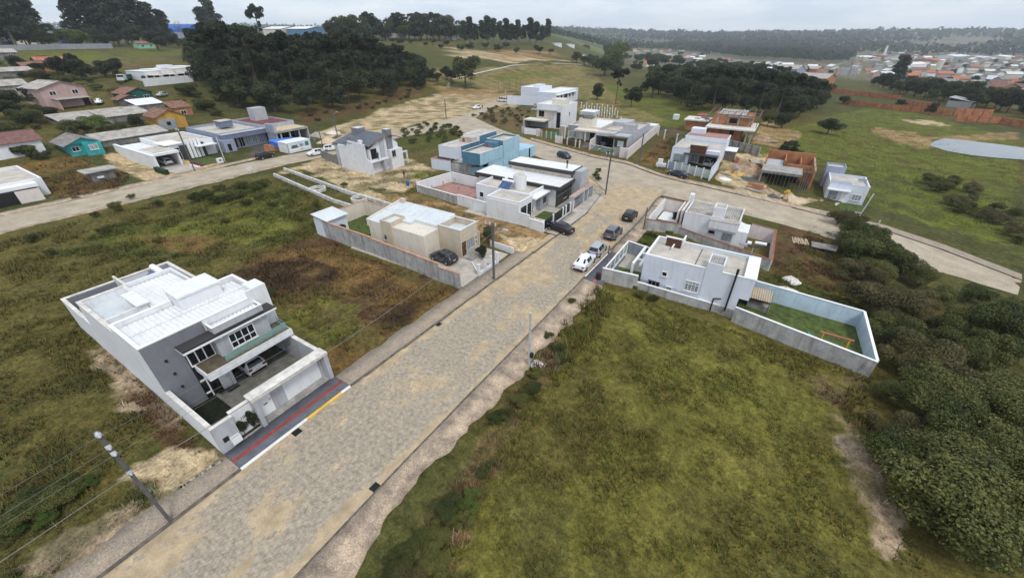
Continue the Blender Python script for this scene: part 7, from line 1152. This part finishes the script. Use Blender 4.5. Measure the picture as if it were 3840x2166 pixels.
# ---- weeds: bushes dotted on the open lots
for k, (px, py, h) in enumerate(((500,505,1.6),(520,498,1.8),(545,512,1.5),(575,505,1.7),(600,500,1.6),(622,517,1.3),(640,480,1.9),(655,505,1.4),(690,520,1.2),(610,475,1.6),(660,470,1.4),(800,520,1.1),(295,530,1.5),(265,585,1.2),(245,545,.9),(680,745,1.0),(865,470,1.0),(400,520,1.2),(555,480,1.3),(440,520,1.0),(570,560,.9),(85,610,1.2),(130,640,.9),(250,625,.8),(400,610,.8),(330,500,.9))): P = pix(px, py); tree('shrub', P, h*1.15, 'dark weed bush on the open field by the back street', 'bush', 'weed bushes on the left field', 1.1)
for k, (px, py, h) in enumerate(((1330,990,1.3),(1305,1015,1.1),(1345,945,1.0),(1250,1060,.9),(1275,1050,.8),(1180,1270,1.2),(1130,1290,1.3),(1160,1320,1.1),(1090,1360,1.2),(1060,1400,1.3),(1030,1440,1.4),(1100,1430,1.2),(1220,1190,.8),(1610,745,1.0),(1640,755,.8),(1440,760,.7),(1380,850,.7),(1400,880,.9),(1040,1380,1.0),(1000,1420,1.1))): P = pix(px, py); tree(('shrub', 'oliveshrub', 'brightshrub')[k % 3 if k % 5 == 0 else 0], P, h, ORD[k]+' weed bush along the right hand lot, counted down from the pale new pole' if k < 10 else ORD[k-10]+' leafy bush at the lower end of the right hand lot verge', 'bush', 'weed bushes along the right hand lot', 1.25)
for k, (px, py, h) in enumerate(((150,1255,1.7),(110,1270,1.5),(185,1240,1.4),(70,1300,1.5),(230,1215,.8),(120,1310,.9),(45,1330,1.0))): P = pix(px, py); tree('shrub' if k < 4 else 'brightshrub', P, h, 'dark bush in the clump behind the lower left pole', 'bush', 'clump behind the lower left pole', 1.3)
for k, P in enumerate(scatter([(1010,335),(1060,312),(1150,320),(1185,345),(1120,358),(1030,360)], 2.6, 14)): tree(('shrub', 'brightshrub', 'oliveshrub')[k % 3], P, random.uniform(.9, 1.8), 'weedy bush on the overgrown corner lot by the blue houses', 'bush', 'bushes on the overgrown corner lot', 1.3)
for k, P in enumerate(scatter([(1180,292),(1260,268),(1330,280),(1320,320),(1260,318)], 3.4, 15)): tree('oliveshrub', P, random.uniform(.7, 1.5), 'brown weedy bush on the scrub lot left of the balcony garage', 'bush', 'brown scrub lot', 1.3)
for k, P in enumerate(scatter([(750,290),(900,270),(1050,222),(1060,236),(930,275),(780,312)], 4.5, 16)): tree('oliveshrub', P, random.uniform(.9, 1.8), 'brown scrub bush on the bank before the araucaria grove', 'bush', 'scrub on the bank before the grove', 1.4)
for k, P in enumerate(scatter([(1480,432),(1520,430),(1510,460)], 1.6, 17)): tree('shrub', P, random.uniform(.7, 1.2), 'weed bush on the sandy corner', 'bush', 'weeds on the sandy corner', 1.2)
# ---- grass: tufts of blades as masses
GRM = bpy.data.materials.new('grass_blades'); GRM.use_nodes = True; n, l = nod(GRM); p = n['Principled BSDF']; p.inputs['Roughness'].default_value = .8; p.inputs['Specular IOR Level'].default_value = .12
at = n.new('ShaderNodeAttribute'); at.attribute_name = 'tint'; l.new(at.outputs[0], p.inputs['Base Color'])
def zone_at(x, y):
    i_ = np.clip(np.searchsorted(gx, x), 0, len(gx)-1); j = np.clip(np.searchsorted(gy, y), 0, len(gy)-1); return ZC[j, i_], HZ[j, i_]
def grass(name, label, poly, dens, hmin, hmax, seed, avoid=None, px=True, bl=4):
    rng = np.random.default_rng(seed); Q = [pix(*p_)[:2] for p_ in poly] if px else poly; X_ = np.array(Q); lo_, hi_ = X_.min(0), X_.max(0); n_ = int((hi_[0]-lo_[0])*(hi_[1]-lo_[1])*dens)
    C_ = rng.uniform(lo_, hi_, (n_, 2)); k = inpoly(C_[:, 0], C_[:, 1], Q)
    for r_ in HOUSEBOX: k &= ~((C_[:, 0] > r_[0]) & (C_[:, 0] < r_[2]) & (C_[:, 1] > r_[1]) & (C_[:, 1] < r_[3]))
    d_ = fbm(C_[:, 0]/2.2, C_[:, 1]/2.2, seed, 3); k &= d_ > rng.uniform(.2, .55, n_); C_ = C_[k]; d_ = d_[k]; n_ = len(C_)
    col, z = zone_at(C_[:, 0], C_[:, 1]); bare = (col[:, 0] > .28) | (col[:, 0] > col[:, 1]*1.75); kk = ~bare | (rng.random(n_) < .12); C_, col, z, d_ = C_[kk], col[kk], z[kk], d_[kk]; n_ = len(C_)
    h = (hmin+(hmax-hmin)*rng.random(n_)**1.6)*(.55+1.0*sst(.35, .7, d_)); V = []; T = []
    tint = col*(.62+.95*rng.random((n_, 1)))*(1+.25*rng.normal(0, 1, (n_, 3))*np.array((.6, .5, .3))); tint = tint.clip(.006, .5)
    for b in range(bl):
        a = rng.uniform(0, 6.28, n_); s_ = h*(.6+.6*rng.random(n_)); ox, oy = np.cos(a), np.sin(a); r0 = .1*h; w_ = .055*h+.012; lean = s_*rng.uniform(.25, .9, n_)
        bx, by = C_[:, 0]+ox*r0*rng.random(n_)*2, C_[:, 1]+oy*r0*rng.random(n_)*2
        V.append(np.stack([np.c_[bx-oy*w_, by+ox*w_, z-.02], np.c_[bx+oy*w_, by-ox*w_, z-.02], np.c_[bx+ox*lean+oy*w_*.5, by+oy*lean-ox*w_*.5, z+s_]], 1)); T.append(np.repeat((tint*(.8+.4*rng.random((n_, 1))))[:, None], 3, 1))
    V = np.concatenate(V).reshape(-1, 3); T = np.concatenate(T).reshape(-1, 3); me = npmesh(name, V, np.arange(len(V)).reshape(-1, 3), GRM)
    ca = me.color_attributes.new('tint', 'FLOAT_COLOR', 'POINT'); ca.data.foreach_set('color', np.c_[T, np.ones(len(T))].astype(np.float32).ravel()); tag(link(name, me), label, None, None, 'stuff')
HOUSEBOX = [(-54.4, 4.2, -24, 13.5), (-54.3, 31.0, -25, 41.3), (-55, 51, -25, 70), (-63, 67, -49, 91), (-82, 57, -70, 66), (-15.6, -50, -12.9, 80), (-27, -50, -15.4, 80), (-105, -50, -94, 140), (-9.5, 43, 3, 51), (-9, 62, .5, 70)]
grass('grass', 'weedy grass over the open lot right of the street', [(1440,790),(1530,735),(1640,765),(2200,945),(2130,1050),(2250,1390),(2270,1500),(960,1500),(1180,1170),(1340,935)], 42, .08, .34, 1)
grass('grass', 'tall weeds fringing the right hand pavement', [(1400,830),(1500,720),(1560,760),(1420,950),(1240,1200),(1120,1500),(940,1500),(1150,1200)], 26, .2, .65, 2)
grass('grass', 'olive grass over the left foreground lots', [(0,900),(150,760),(330,830),(600,1140),(420,1330),(200,1500),(0,1500)], 34, .08, .36, 3)
grass('grass', 'weeds over the field between back street and beige house', [(0,610),(300,530),(690,445),(800,500),(900,640),(1160,725),(900,930),(700,770),(420,680),(180,770),(0,880)], 15, .12, .5, 4)
grass('grass', 'rough grass behind the walled play yard and soil lot', [(1900,700),(2060,560),(2120,600),(2190,800),(2050,780)], 26, .1, .4, 5); grass('grass', 'pasture grass beyond the crossing street', [(1930,330),(2200,300),(2576,400),(2576,600),(2200,520),(2060,430)], 5, .08, .3, 6, bl=3); grass('grass', 'weeds round the gable house site', [(690,435),(830,400),(1100,430),(1060,500),(1380,600),(1240,610),(960,515)], 9, .1, .4, 7); grass('grass', 'grass between the two right hand houses', [(1560,600),(1640,585),(1710,630),(1640,645)], 40, .15, .5, 8); grass('grass', 'weeds at the foot of the thicket', [(2100,1000),(2200,940),(2330,1300),(2330,1453),(2250,1453),(2200,1200)], 24, .12, .5, 9); grass('grass', 'dry weeds in the lot of the block shed', [(60,410),(190,390),(330,440),(300,490),(120,500)], 8, .2, .6, 10); grass('grass', 'weeds on the brown lot beside the long pale wall', [(1612,410),(1660,355),(1700,345),(1700,400),(1670,430)], 9, .15, .5, 11)
# ================================================================== FAR SETTING
WATER = mat('pond_water', (.06, .08, .09), rough=.05, var=.05, spec=.8)
pd = [pix(*p)[:2] for p in [(2338,366),(2350,356),(2376,349),(2440,356),(2520,366),(2600,378),(2680,392),(2680,420),(2576,404),(2500,398),(2440,391),(2380,380)]]; zp = max(float(terr(*p)) for p in pd)+.06
tag(MB().prism(pd, zp-.3, zp).build('pond', WATER), 'pale pond on the pasture', None, None, 'structure')
# ---- hillside houses
def hill(px, py, wx, wy, h, hr, wall, roof, axis, label, wins=2, cat='house', name='hillside_house', rz=0.0, ov=.45, kind='gable'):
    """house whose front foot shows at the photo point; wx deep (away), wy wide"""
    x, y, z = pix(px, py); g = H(name, label, cat, 0, 0, None, rz, at=(x, y, z)); x0, x1, y0, y1 = -wx, 0, -wy/2, wy/2
    g.b('wall', wall, x0, y0, -2.5, x1, y1, h)
    if kind == 'shed': g.b('back_wall', wall, x0, y0, h+.001, x0+.15, y1, h+hr*2.35)
    if kind == 'gable': g.gable(x0, y0, x1, y1, h, h+hr, axis, ov, roof, wm=wall)
    elif kind == 'shed': g.shed(x0, y0, x1, y1, h+hr*2.4, h+.02, 'x', roof, ov=ov)
    else: g.b('roof', roof, x0-.2, y0-.2, h+.001, x1+.2, y1+.2, h+.15)
    for k in range(wins): a = y0+wy*(k+.5)/wins; g.win('+x', 0, a-.75, a+.75, h-1.9, h-.8, 2, WF, GL, sill=False)
    return g
PK1 = hill(180, 268, 11, 10.5, 5.2, 1.6, PNK, FIB, 'x', 'pink two storey house with pale gable roof on the hillside', 2, rz=.15); PK1.shed(.1, -3.5, 3.2, 4.2, 2.5, 2.3, 'x', FIB, name='lean_to_roof'); PK1.b('lean_to_wall', PNK, 0, -3.4, -1, 3.0, -3.2, 2.4); PK1.hole('+x', 0, 3.4, 5.1, -1, 2.0)
GH = hill(358, 256, 8, 7.5, 2.7, 1.4, GRNP, TERD, 'x', 'dark green wooden house with brown roof on the hillside', 2, rz=.1); WS = hill(335, 266, 5, 6, 2.0, 1.0, WOODD, TERD, 'x', 'weathered plank outbuilding in front of the green house', 0, 'shed', 'outbuilding')
YH = hill(440, 322, 9, 7, 3.2, 1.6, YEL, TERD, 'x', 'ochre house with brown roof and metal clad porch', 1, rz=-.05); YH.b('metal_cladding', STL, .02, -3.4, -1.2, .5, .6, 2.6); YH.win('+x', .5, -1.6, -.6, .9, 1.9, 1, DG, GL)
for px, py, wx, wy, h, lb in ((265, 312, 9, 17, 1.6, 'long low building with patched grey sheet roof, left part'), (330, 306, 8, 11, 1.8, 'low building with broken grey sheet roof behind the dark bush'), (345, 356, 5, 15, 1.3, 'long narrow grey sheet roof behind the white modern house'), (385, 278, 6, 7, 1.8, 'open shed with new white roof sheets beside the dirt track'), (240, 328, 4, 8, 1.5, 'low shed with pale torn roof sheets below the grey roofs')): hill(px, py, wx, wy, h, .5, CTD, W1 if 'white roof' in lb else FIB, 'x', lb, 0, 'shed', 'low_building', .06, .3, 'shed')
hill(465, 290, 5, 5, 2.2, .6, BRICK, TERD, 'x', 'small brick hut with stepped red roof above the ochre house', 1, 'hut', 'brick_hut', 0, .3, 'shed'); hill(150, 168, 7, 12, 2.5, 1.2, CTD, mat('salmon_roof', (.4, .15, .11), var=.2), 'y', 'house with long salmon tiled roof among dark trees', 1); hill(35, 196, 5, 12, 2.0, .5, CTD, FIB, 'x', 'low shed with pale roof on the scrubby slope', 0, 'shed', 'low_building', 0, .3, 'shed'); hill(105, 180, 5, 9, 2.0, .5, BRICK, TERD, 'x', 'brick shed beside the pale roofed shed', 0, 'shed', 'low_building', 0, .3, 'shed')
for px, py, m, rf, lb in ((20, 118, PUR, W1, 'purple house with pale roof near the top left'), (180, 112, PUR, TERD, 'small purple house behind the grey wall'), (85, 102, PK, TER, 'house with terracotta roof under the left hill trees'), (235, 100, LG, FIB, 'grey roofed house on the hill top'), (392, 108, PNK, TER, 'pink house with orange roof half hidden by trees'), (372, 122, mat('mint_paint', (.25, .5, .36)), TERD, 'small mint green house on the upper field'), (70, 112, CR_, FIB, 'cream house beside the purple house'), (15, 150, CTD, FIB, 'small house with white roof panel at the left edge'), (30, 240, CT, FIB, 'grey low house at the left edge of the slope'), (20, 395, W1, FIB, 'white shed behind the maroon roofed house')): hill(px, py, 8, 9, 2.8, 1.3, m, rf, 'y', lb, 2)
WT_ = H('terrace_houses', 'row of white terrace houses with stepped flat roofs and carports', 'house', 0, 0, None, .12, at=pix(440, 203))
for k in range(4): WT_.b('unit', W1, -14-k*.3, -9+k*5.5, -2, -1, -3.7+k*5.5, 3.6+.25*k); WT_.b('roof', ROOFW, -14.2-k*.3, -9.1+k*5.5, 3.601+.25*k, -.9, -3.75+k*5.5, 3.75+.25*k); WT_.b('carport_roof', CR_, -.85, -8.6+k*5.5, 2.4, 3.4, -4.4+k*5.5, 2.6); WT_.hole('+x', -1, -8.5+k*5.5, -4.5+k*5.5, -.5, 2.2); WT_.b('carport_post', W1, 3.0, -8.4+k*5.5, -1.5, 3.2, -8.2+k*5.5, 2.4)
WT_.b('end_wall', BLG, -13, 12.85, -2, 1, 13.3, 4.2); WT_.b('tank_block', W1, -9, 0, 4.2, -5, 4, 5.3); WT_.walls([(6, -14), (5.5, 4)], 1.9, W1, .2, -1.5); WT_.walls([(6, 6), (4.5, 19)], 1.9, CT, .2, -1.5)
GWL = H('boundary_wall', 'long grey wall across the top of the left hillside', 'wall', 0, 0, at=pix(150, 124)); pxwall(GWL, [(0, 128), (60, 127), (160, 124), (285, 122)], 2.6, MG, .3)
HG = H('blue_hangar', 'blue arched hangar roof behind the left hill trees', 'hangar', 0, 0, None, .5, at=pix(508, 96)); b = MB(); n_ = 14
pts = [(math.cos(math.pi*k/n_)*13, 5+math.sin(math.pi*k/n_)*6.5) for k in range(n_+1)]
for (a, c), (d_, f_) in zip(pts[:-1], pts[1:]): b.add([(-30, a, c), (0, a, c), (0, d_, f_), (-30, d_, f_)], [(0, 1, 2, 3)])
HG.put('roof', mat('hangar_blue', (.02, .1, .35), rough=.5), b); HG.b('wall', BLG, -29.5, -12.8, -4, -.5, 12.8, 5.0); HG.put('gable', mat('hangar_blue', (.02, .1, .35)), MB().add([(-.3, a, c) for a, c in pts], [tuple(range(n_+1))]))
for px, py, wx, wy, lb in ((735, 92, 22, 28, 'white roofed warehouse above the araucaria grove, left bay'), (800, 92, 24, 32, 'white roofed warehouse with blue side above the araucaria grove')): g = hill(px, py, wx, wy, 6.5, 2.2, mat('warehouse_blue', (.12, .22, .36)) if 'blue' in lb else CR_, ROOFW, 'x', lb, 0, 'warehouse', 'warehouse', .3)
hill(1010, 101, 14, 30, 5, 1, CT, ROOFW, 'x', 'long grey concrete building below the ridge trees', 4, 'building', 'concrete_building', .45, .4, 'flat'); hill(1150, 100, 10, 12, 3.6, 2.4, W1, TER, 'x', 'white cottage with orange roof below the ridge trees', 2, rz=.5); hill(1480, 122, 14, 24, 3.4, 2, BRN, MAR, 'y', 'long dark building with maroon roof beyond the field', 2, rz=.6); hill(1440, 118, 8, 30, 2.5, .6, W1, ROOFW, 'x', 'low white building beyond the field', 0, rz=.6, kind='flat'); hill(1410, 116, 8, 18, 2.5, .6, W1, ROOFW, 'x', 'low white shed at the end of the eucalyptus clump', 0, rz=.6, kind='flat'); hill(1470, 148, 7, 9, 2.4, 1.0, BRICK, FIB, 'x', 'brick hut in the bushes beyond the field', 1, 'hut', 'brick_hut', .6); hill(1640, 168, 10, 18, 3.2, 2, CR_, TER, 'y', 'cream house with orange roof behind the bushy trees', 3, rz=.6)
for px, py, lb in ((590, 112, 'white building half hidden in the araucaria grove, upper'), (740, 165, 'pale building glimpsed through the araucaria grove'), (1060, 195, 'low pale house behind the bank bushes')): hill(px, py, 8, 12, 3.4, 1.2, W1, FIB, 'y', lb, 1, rz=.4)
# ---- sports field bits
FG = H('field_kerb', 'low white kerb wall along the track beside the sports field', 'kerb wall', 0, 0, at=pix(1250, 168)); pxwall(FG, [(1140, 200), (1204, 184), (1290, 165), (1400, 160), (1470, 163)], .35, W1, .35)
for px, py in ((1130, 222), (1272, 238)):
    P = pix(px, py); e_ = tag(empty('goal_frame', P, .5, 1, 'football goal frame on the field, %s one' % ('left' if px < 1200 else 'right'), 'goal'), kind='thing')
    for a, c in (((0, -1.8, 0), (0, -1.8, 2.3)), ((0, 1.8, 0), (0, 1.8, 2.3)), ((0, -1.8, 2.3), (0, 1.8, 2.3)), ((-1.2, -1.8, 0), (0, -1.8, 2.3)), ((-1.2, 1.8, 0), (0, 1.8, 2.3))): MB().tube(a, c, .07, n=6).build('bar', mat('mint_metal', (.4, .55, .48)), e_)
for px, py, pt in ((1255, 235, 208), (1283, 228, 200), (1298, 226, 196), (1310, 224, 195), (1268, 232, 205)): P = pix(px, py); h = ztop(P, pt)-P[2]; o = MB().tube((0, 0, -.3), (0, 0, h), .13, .1, 6).build('field_post', WOODD); o.location = P; tag(o, 'thin dark post beside the sports field', 'post', 'posts beside the sports field', 'thing')
WPM = MB().box(-.12, -.12, -.2, .12, .12, 1.9).box(-.12, -.9, 1.901, .12, .9, 2.15).mesh('white_post', W1)
for k in range(26):
    px = 1462+(k % 7)*13+(k//7)*6; py = 272+(k//7)*8+(k % 7)*1.5; o = link('white_post', WPM, None, pix(px, py)); tag(o, 'white concrete tee post in the rows behind the cream house', 'post', 'rows of white concrete posts', 'thing'); o.rotation_euler = (0, 0, .3)
for k, (px, py) in enumerate(((1560, 315), (1610, 330), (1655, 340), (1670, 350), (1700, 362), (1720, 366), (1745, 372))): o = link('white_post', WPM, None, pix(px, py)); o.scale = (1.2, .35, 1.2); tag(o, 'slim white post standing in the grass behind the row houses', 'post', 'slim white posts behind the row houses', 'thing')
P = pix(1700, 300); o = MB().box(-.9, -.9, -.2, .9, .9, 1.6).build('white_crate', W1); o.location = P; tag(o, 'white tank crate on the pasture behind the row houses', 'crate', None, 'thing'); P = pix(1553, 262); o = MB().box(-.8, -.6, -.2, .8, .6, 1.0).build('brick_block', BRICK); o.location = P; tag(o, 'orange brick block beside the tall araucaria', 'bricks', None, 'thing')
# ---- orange terrace walls
def terrace(label, pts, h, step=3.4):
    Q = [pix(*p) for p in pts]; e_ = tag(empty('terrace_wall', Q[0], 0, 1, label, 'wall', 'orange terrace walls'), kind='thing'); o0 = Q[0]
    for (xa, ya, za), (xb, yb, zb) in zip(Q[:-1], Q[1:]):
        L = math.hypot(xb-xa, yb-ya); n_ = max(1, int(L/step)); ux, uy = (xb-xa)/L, (yb-ya)/L; nx_, ny_ = -uy*.12, ux*.12
        for k in range(n_):
            t0, t1 = k/n_*L+.12, (k+1)/n_*L-.12; z_ = min(za+(zb-za)*k/n_, za+(zb-za)*(k+1)/n_); r = [(xa+ux*t0, ya+uy*t0), (xa+ux*t1, ya+uy*t1)]
            MB().prism([(r[0][0]+nx_-o0[0], r[0][1]+ny_-o0[1]), (r[1][0]+nx_-o0[0], r[1][1]+ny_-o0[1]), (r[1][0]-nx_-o0[0], r[1][1]-ny_-o0[1]), (r[0][0]-nx_-o0[0], r[0][1]-ny_-o0[1])], z_-o0[2]-1.2, z_-o0[2]+h).build('panel', BRICK2, e_)
            c = (r[0][0]-ux*.12-o0[0], r[0][1]-uy*.12-o0[1]); MB().box(c[0]-.2, c[1]-.2, z_-o0[2]-1.2, c[0]+.2, c[1]+.2, z_-o0[2]+h+.1).build('pier', TERD, e_)
terrace('lower orange brick terrace wall along the pasture, left run', [(2118, 260), (2240, 276), (2393, 291)], 2.2); terrace('lower orange brick terrace wall running out at the right edge', [(2399, 305), (2514, 311), (2590, 324)], 2.4); terrace('upper orange brick terrace wall below the factory', [(2052, 225), (2150, 240), (2263, 252)], 2.4); terrace('bright orange stepped terrace wall in the middle', [(2255, 262), (2361, 276)], 2.4); terrace('tall orange terrace wall block near the metal roofed shed', [(2396, 290), (2492, 294)], 3.0)
hill(2445, 272, 9, 11, 3, .6, STL, STL, 'x', 'metal roofed shed beside the terrace walls', 0, 'shed', 'metal_shed', -.4, .4, 'shed')
# ---- factory and town
def shedrow(px, py, wx, wy, h, hr, wall, roof, lb, rz): return hill(px, py, wx, wy, h, hr, wall, roof, 'x', lb, 0, 'factory', 'factory_hall', rz)
shedrow(2010, 192, 22, 20, 6, 3, BLG, FIB, 'blue grey factory hall with pale roof', -.3); shedrow(2060, 186, 26, 26, 6, 2.5, BRICK, FIB, 'factory hall with long fibre roof beside the conveyors', -.3); shedrow(2085, 215, 18, 24, 5, 2.5, BRICK, FIB, 'brick factory hall with grey roof above the terrace walls', -.3)
FC = H('conveyor_tower', 'grey factory tower with two sloping conveyors', 'factory', 0, 0, None, 0, at=pix(2118, 196)); FC.b('hopper', STL, -4, -4, 3, 4, 4, 9); FC.b('hopper', STL, 5, -3, 3, 11, 4, 10)
for xx in (-3.5, 3.5, 6, 10.5): FC.b('leg', STL, xx-.3, -3, -3, xx+.3, -2.4, 3)
FC.put('conveyor', CT, MB().bar((-22, -4, 5), (3, 2, 17), 1.6, 1.4)); FC.put('conveyor', CT, MB().bar((4, 3, 10), (9, 6, 19), 1.6, 1.4)); FC.b('head_house', CT, 1, 0, 15, 5, 4, 19)
twr = H('leaning_silo', 'pale yellow silo tower in the town', 'silo', 0, 0, at=pix(2352, 182)); twr.put('shell', CR_, MB().tube((0, 0, -3), (2, 0, 16), 4.2, 4.2, 10)); twr.put('cap', ROOFW, MB().tube((2, 0, 16.01), (2.1, 0, 17.2), 4.4, 1.5, 10))
chm = H('smoking_chimney', 'white factory chimney far off in the town', 'chimney', 0, 0, at=pix(2222, 142)); chm.put('stack', W1, MB().tube((0, 0, -3), (0, 0, 24), 3.2, 2.4, 10)); chm.put('rim', LG, MB().tube((0, 0, 24.01), (0, 0, 25.5), 3, 3, 10))
for px, py, wx, wy, m, rf, lb in ((2190, 152, 40, 60, W1, ROOFW, 'long white warehouse roof in the far town'), (2240, 150, 40, 45, BRICK, TERD, 'reddish factory in the far town'), (2290, 152, 40, 60, W1, ROOFG, 'pale grey warehouse in the far town'), (2330, 138, 45, 70, BRICK, mat('green_sheet_roof', (.05, .36, .06)), 'bright green roofed hall in the far town'), (2370, 160, 40, 70, BRICK, TER, 'long terracotta roofed hall in the far town'), (2420, 148, 40, 90, W1, ROOFW, 'very long white hall in the far town'), (2480, 152, 40, 60, LG, ROOFG, 'grey hall behind the terracotta roofed hall'), (2540, 150, 40, 60, CR_, ROOFW, 'cream hall near the right edge of the town'), (2300, 172, 20, 90, W1, W1, 'long low white wall of the town sports ground')): hill(px, py, wx, wy, 6, 2.5, m, rf, 'y', lb, 0, 'hall', 'town_hall_building' if False else 'warehouse', -.5)
rng = np.random.default_rng(77); TW = [(1560,122),(1620,112),(1700,122),(1760,140),(1850,160),(2000,172),(2140,172),(2165,135),(2250,128),(2340,122),(2470,116),(2640,110),(2640,180),(2640,250),(2530,262),(2440,240),(2330,218),(2230,205),(2130,190),(1990,196),(1880,190),(1760,170),(1640,152)]
RF = [('grey fibre', FIB), ('terracotta', TER), ('brown tile', TERD), ('white', ROOFW), ('maroon', MAR), ('pale grey', ROOFG), ('dark grey', FIBD)]; WLS = [W1, CR_, PNK, LG, BE, BLG]
TM = {}
def town_proto(wx, wy, h, hr):
    wl = MB().box(-wx/2, -wy/2, -2, wx/2, wy/2, h).add([(-wx/2, -wy/2, h), (-wx/2, wy/2, h), (-wx/2, 0, h+hr-.05), (wx/2, -wy/2, h), (wx/2, wy/2, h), (wx/2, 0, h+hr-.05)], [(0, 2, 1), (3, 4, 5)]).mesh('wall', W1); o_ = .6; s_ = hr/(wy/2)
    rf = MB()
    for sg in (-1, 1): rf.add([(-wx/2-o_, sg*(wy/2+o_), h-s_*o_), (wx/2+o_, sg*(wy/2+o_), h-s_*o_), (wx/2+o_, 0, h+hr), (-wx/2-o_, 0, h+hr), (-wx/2-o_, sg*(wy/2+o_), h-s_*o_+.15), (wx/2+o_, sg*(wy/2+o_), h-s_*o_+.15), (wx/2+o_, 0, h+hr+.15), (-wx/2-o_, 0, h+hr+.15)], [(3, 2, 1, 0), (4, 5, 6, 7), (0, 1, 5, 4), (1, 2, 6, 5), (3, 0, 4, 7)])
    return wl, rf.mesh('roof', FIB)
TP_ = [town_proto(*a) for a in ((9, 8, 3, 1.8), (12, 8, 3.2, 2), (8, 7, 5.6, 1.6), (14, 10, 3.4, 2.2))]
def imgpts(poly, dx_, dy_, seed, grow=0.):
    rng = np.random.default_rng(seed); X_ = np.array(poly, float); out = []; y = X_[:, 1].min(); r = 0
    while y < X_[:, 1].max():
        k = 1+grow*(y-X_[:, 1].min())/40
        for x in np.arange(X_[:, 0].min()+(r % 2)*dx_/2, X_[:, 0].max(), dx_*k):
            q = np.array([[x+rng.normal(0, dx_*.3), y+rng.normal(0, dy_*.3)]])
            if inpoly(q[:, 0], q[:, 1], poly)[0]: out.append(pix(*q[0]))
        y += dy_*k; r += 1
    return out
pts = imgpts(TW, 19, 6.0, 31, .5); print('town', len(pts)); pts = pts[-330:]
for k, P in enumerate(pts):
    nm_, m = RF[int(rng.integers(0, len(RF)))]; wl, rf = TP_[k % 4]; e_ = tag(empty('town_house', P, float(rng.choice([0, 1.57])+.35+rng.normal(0, .08)), float(rng.uniform(.9, 1.25)), 'small distant town house with %s roof' % nm_, 'house', 'distant town houses'), kind='thing')
    a = link('wall', wl, e_); a.material_slots[0].link = 'OBJECT'; a.material_slots[0].material = WLS[int(rng.integers(0, len(WLS)))]; a = link('roof', rf, e_); a.material_slots[0].link = 'OBJECT'; a.material_slots[0].material = m
for k, P in enumerate(imgpts(TW, 30, 9, 32, .6)): tree('far', P, random.uniform(4, 9), 'dark tree between the distant town houses', 'tree', 'trees in the distant town', 1.3, 'town_tree')
for k, P in enumerate(scatter([(2190,215),(2260,240),(2330,252),(2400,264),(2500,284),(2576,302),(2600,285),(2500,262),(2400,246),(2280,228)], 7, 34)): tree('round' if k % 3 else 'mid', P, random.uniform(6, 11), 'dark tree in the belt above the terrace walls', 'tree', 'tree belt above the terrace walls', 1.0, 'belt_tree')
ptree('euc', 2248, 215, 138, 'tall pointed tree standing above the belt', 'tree', None, 1.6)
for k, P in enumerate(scatter([(1560,150),(1700,165),(1760,178),(1900,200),(2040,225),(1980,195),(1800,168),(1650,150)], 15, 35)): tree('mid' if k % 2 else 'round', P, random.uniform(6, 11), 'bushy tree between the middle grove and the town', 'tree', 'trees between grove and town', 1.15, 'verge_tree')
def mass(name, label, polys, gap, h0, h1, size, nl, m, seed, noise=None):
    rng = np.random.default_rng(seed); V = []
    for poly in polys:
        for P in scatter(poly, gap, seed, px=False):
            if noise and fbm(P[0]/noise, P[1]/noise, 12, 3) < .47: continue
            h = rng.uniform(h0, h1); v = rng.normal(0, 1, (nl, 3)); v /= np.linalg.norm(v, axis=1)[:, None]; v[:, 2] = np.abs(v[:, 2]); r = gap*.62
            V.append(leaves(np.array(P)+np.array((0, 0, h*.3))+v*np.array((r, r, h*.7))*rng.uniform(.55, 1, (nl, 1)), v, size, rng))
    V = np.concatenate(V); tag(link(name, npmesh(name, V, np.arange(len(V)).reshape(-1, 4), m)), label, None, None, 'stuff')
def pw(poly): return [pix(*p)[:2] for p in poly]
mass('plantation_forest', 'dense dark plantation wood behind the town', [pw([(1640,124),(1760,132),(1880,150),(2000,156),(2140,158),(2150,134),(2060,124),(1900,116),(1700,110)])], 9, 15, 21, 2.6, 34, LF['farl'], 41)
def arc(r0, r1, a0, a1):      # ring sector ahead of the camera: az measured as sideways over forward
    A_ = np.linspace(a0, a1, 9); q = []
    for r, rev in ((r0, 1), (r1, -1)):
        for a in A_[::rev]: th = math.atan(a); xc, yc = r*math.sin(th), r*math.cos(th); q.append((xc*CY-yc*SY, xc*SY+yc*CY))
    return q
mass('far_forest', 'hazy forest belts on the far hills', [arc(1150, 1700, -.2, .42)], 15, 12, 19, 4.5, 18, LF['farl'], 42, 260); mass('far_forest', 'blue hazy forest along the horizon', [arc(1750, 2700, -1.3, 1.4)], 26, 14, 24, 8, 12, LF['farl'], 43, 420); mass('far_forest', 'faint forest on the last ridge', [arc(2700, 4100, -1.3, 1.4)], 48, 20, 34, 17, 9, LF['farl'], 44, 500)
# ---- air
hzm = bpy.data.materials.new('haze_air'); hzm.use_nodes = True; n, l = nod(hzm); n.clear(); pv_ = n.new('ShaderNodeVolumePrincipled'); pv_.inputs['Color'].default_value = (.82, .89, 1, 1); pv_.inputs['Density'].default_value = HAZE; pv_.inputs['Anisotropy'].default_value = .2
ou = n.new('ShaderNodeOutputMaterial'); l.new(pv_.outputs[0], ou.inputs['Volume'])
tag(MB().box(-6150, -760, -80, 6150, 6700, 230).build('haze', hzm), 'pale haze filling the valley', None, None, 'stuff')
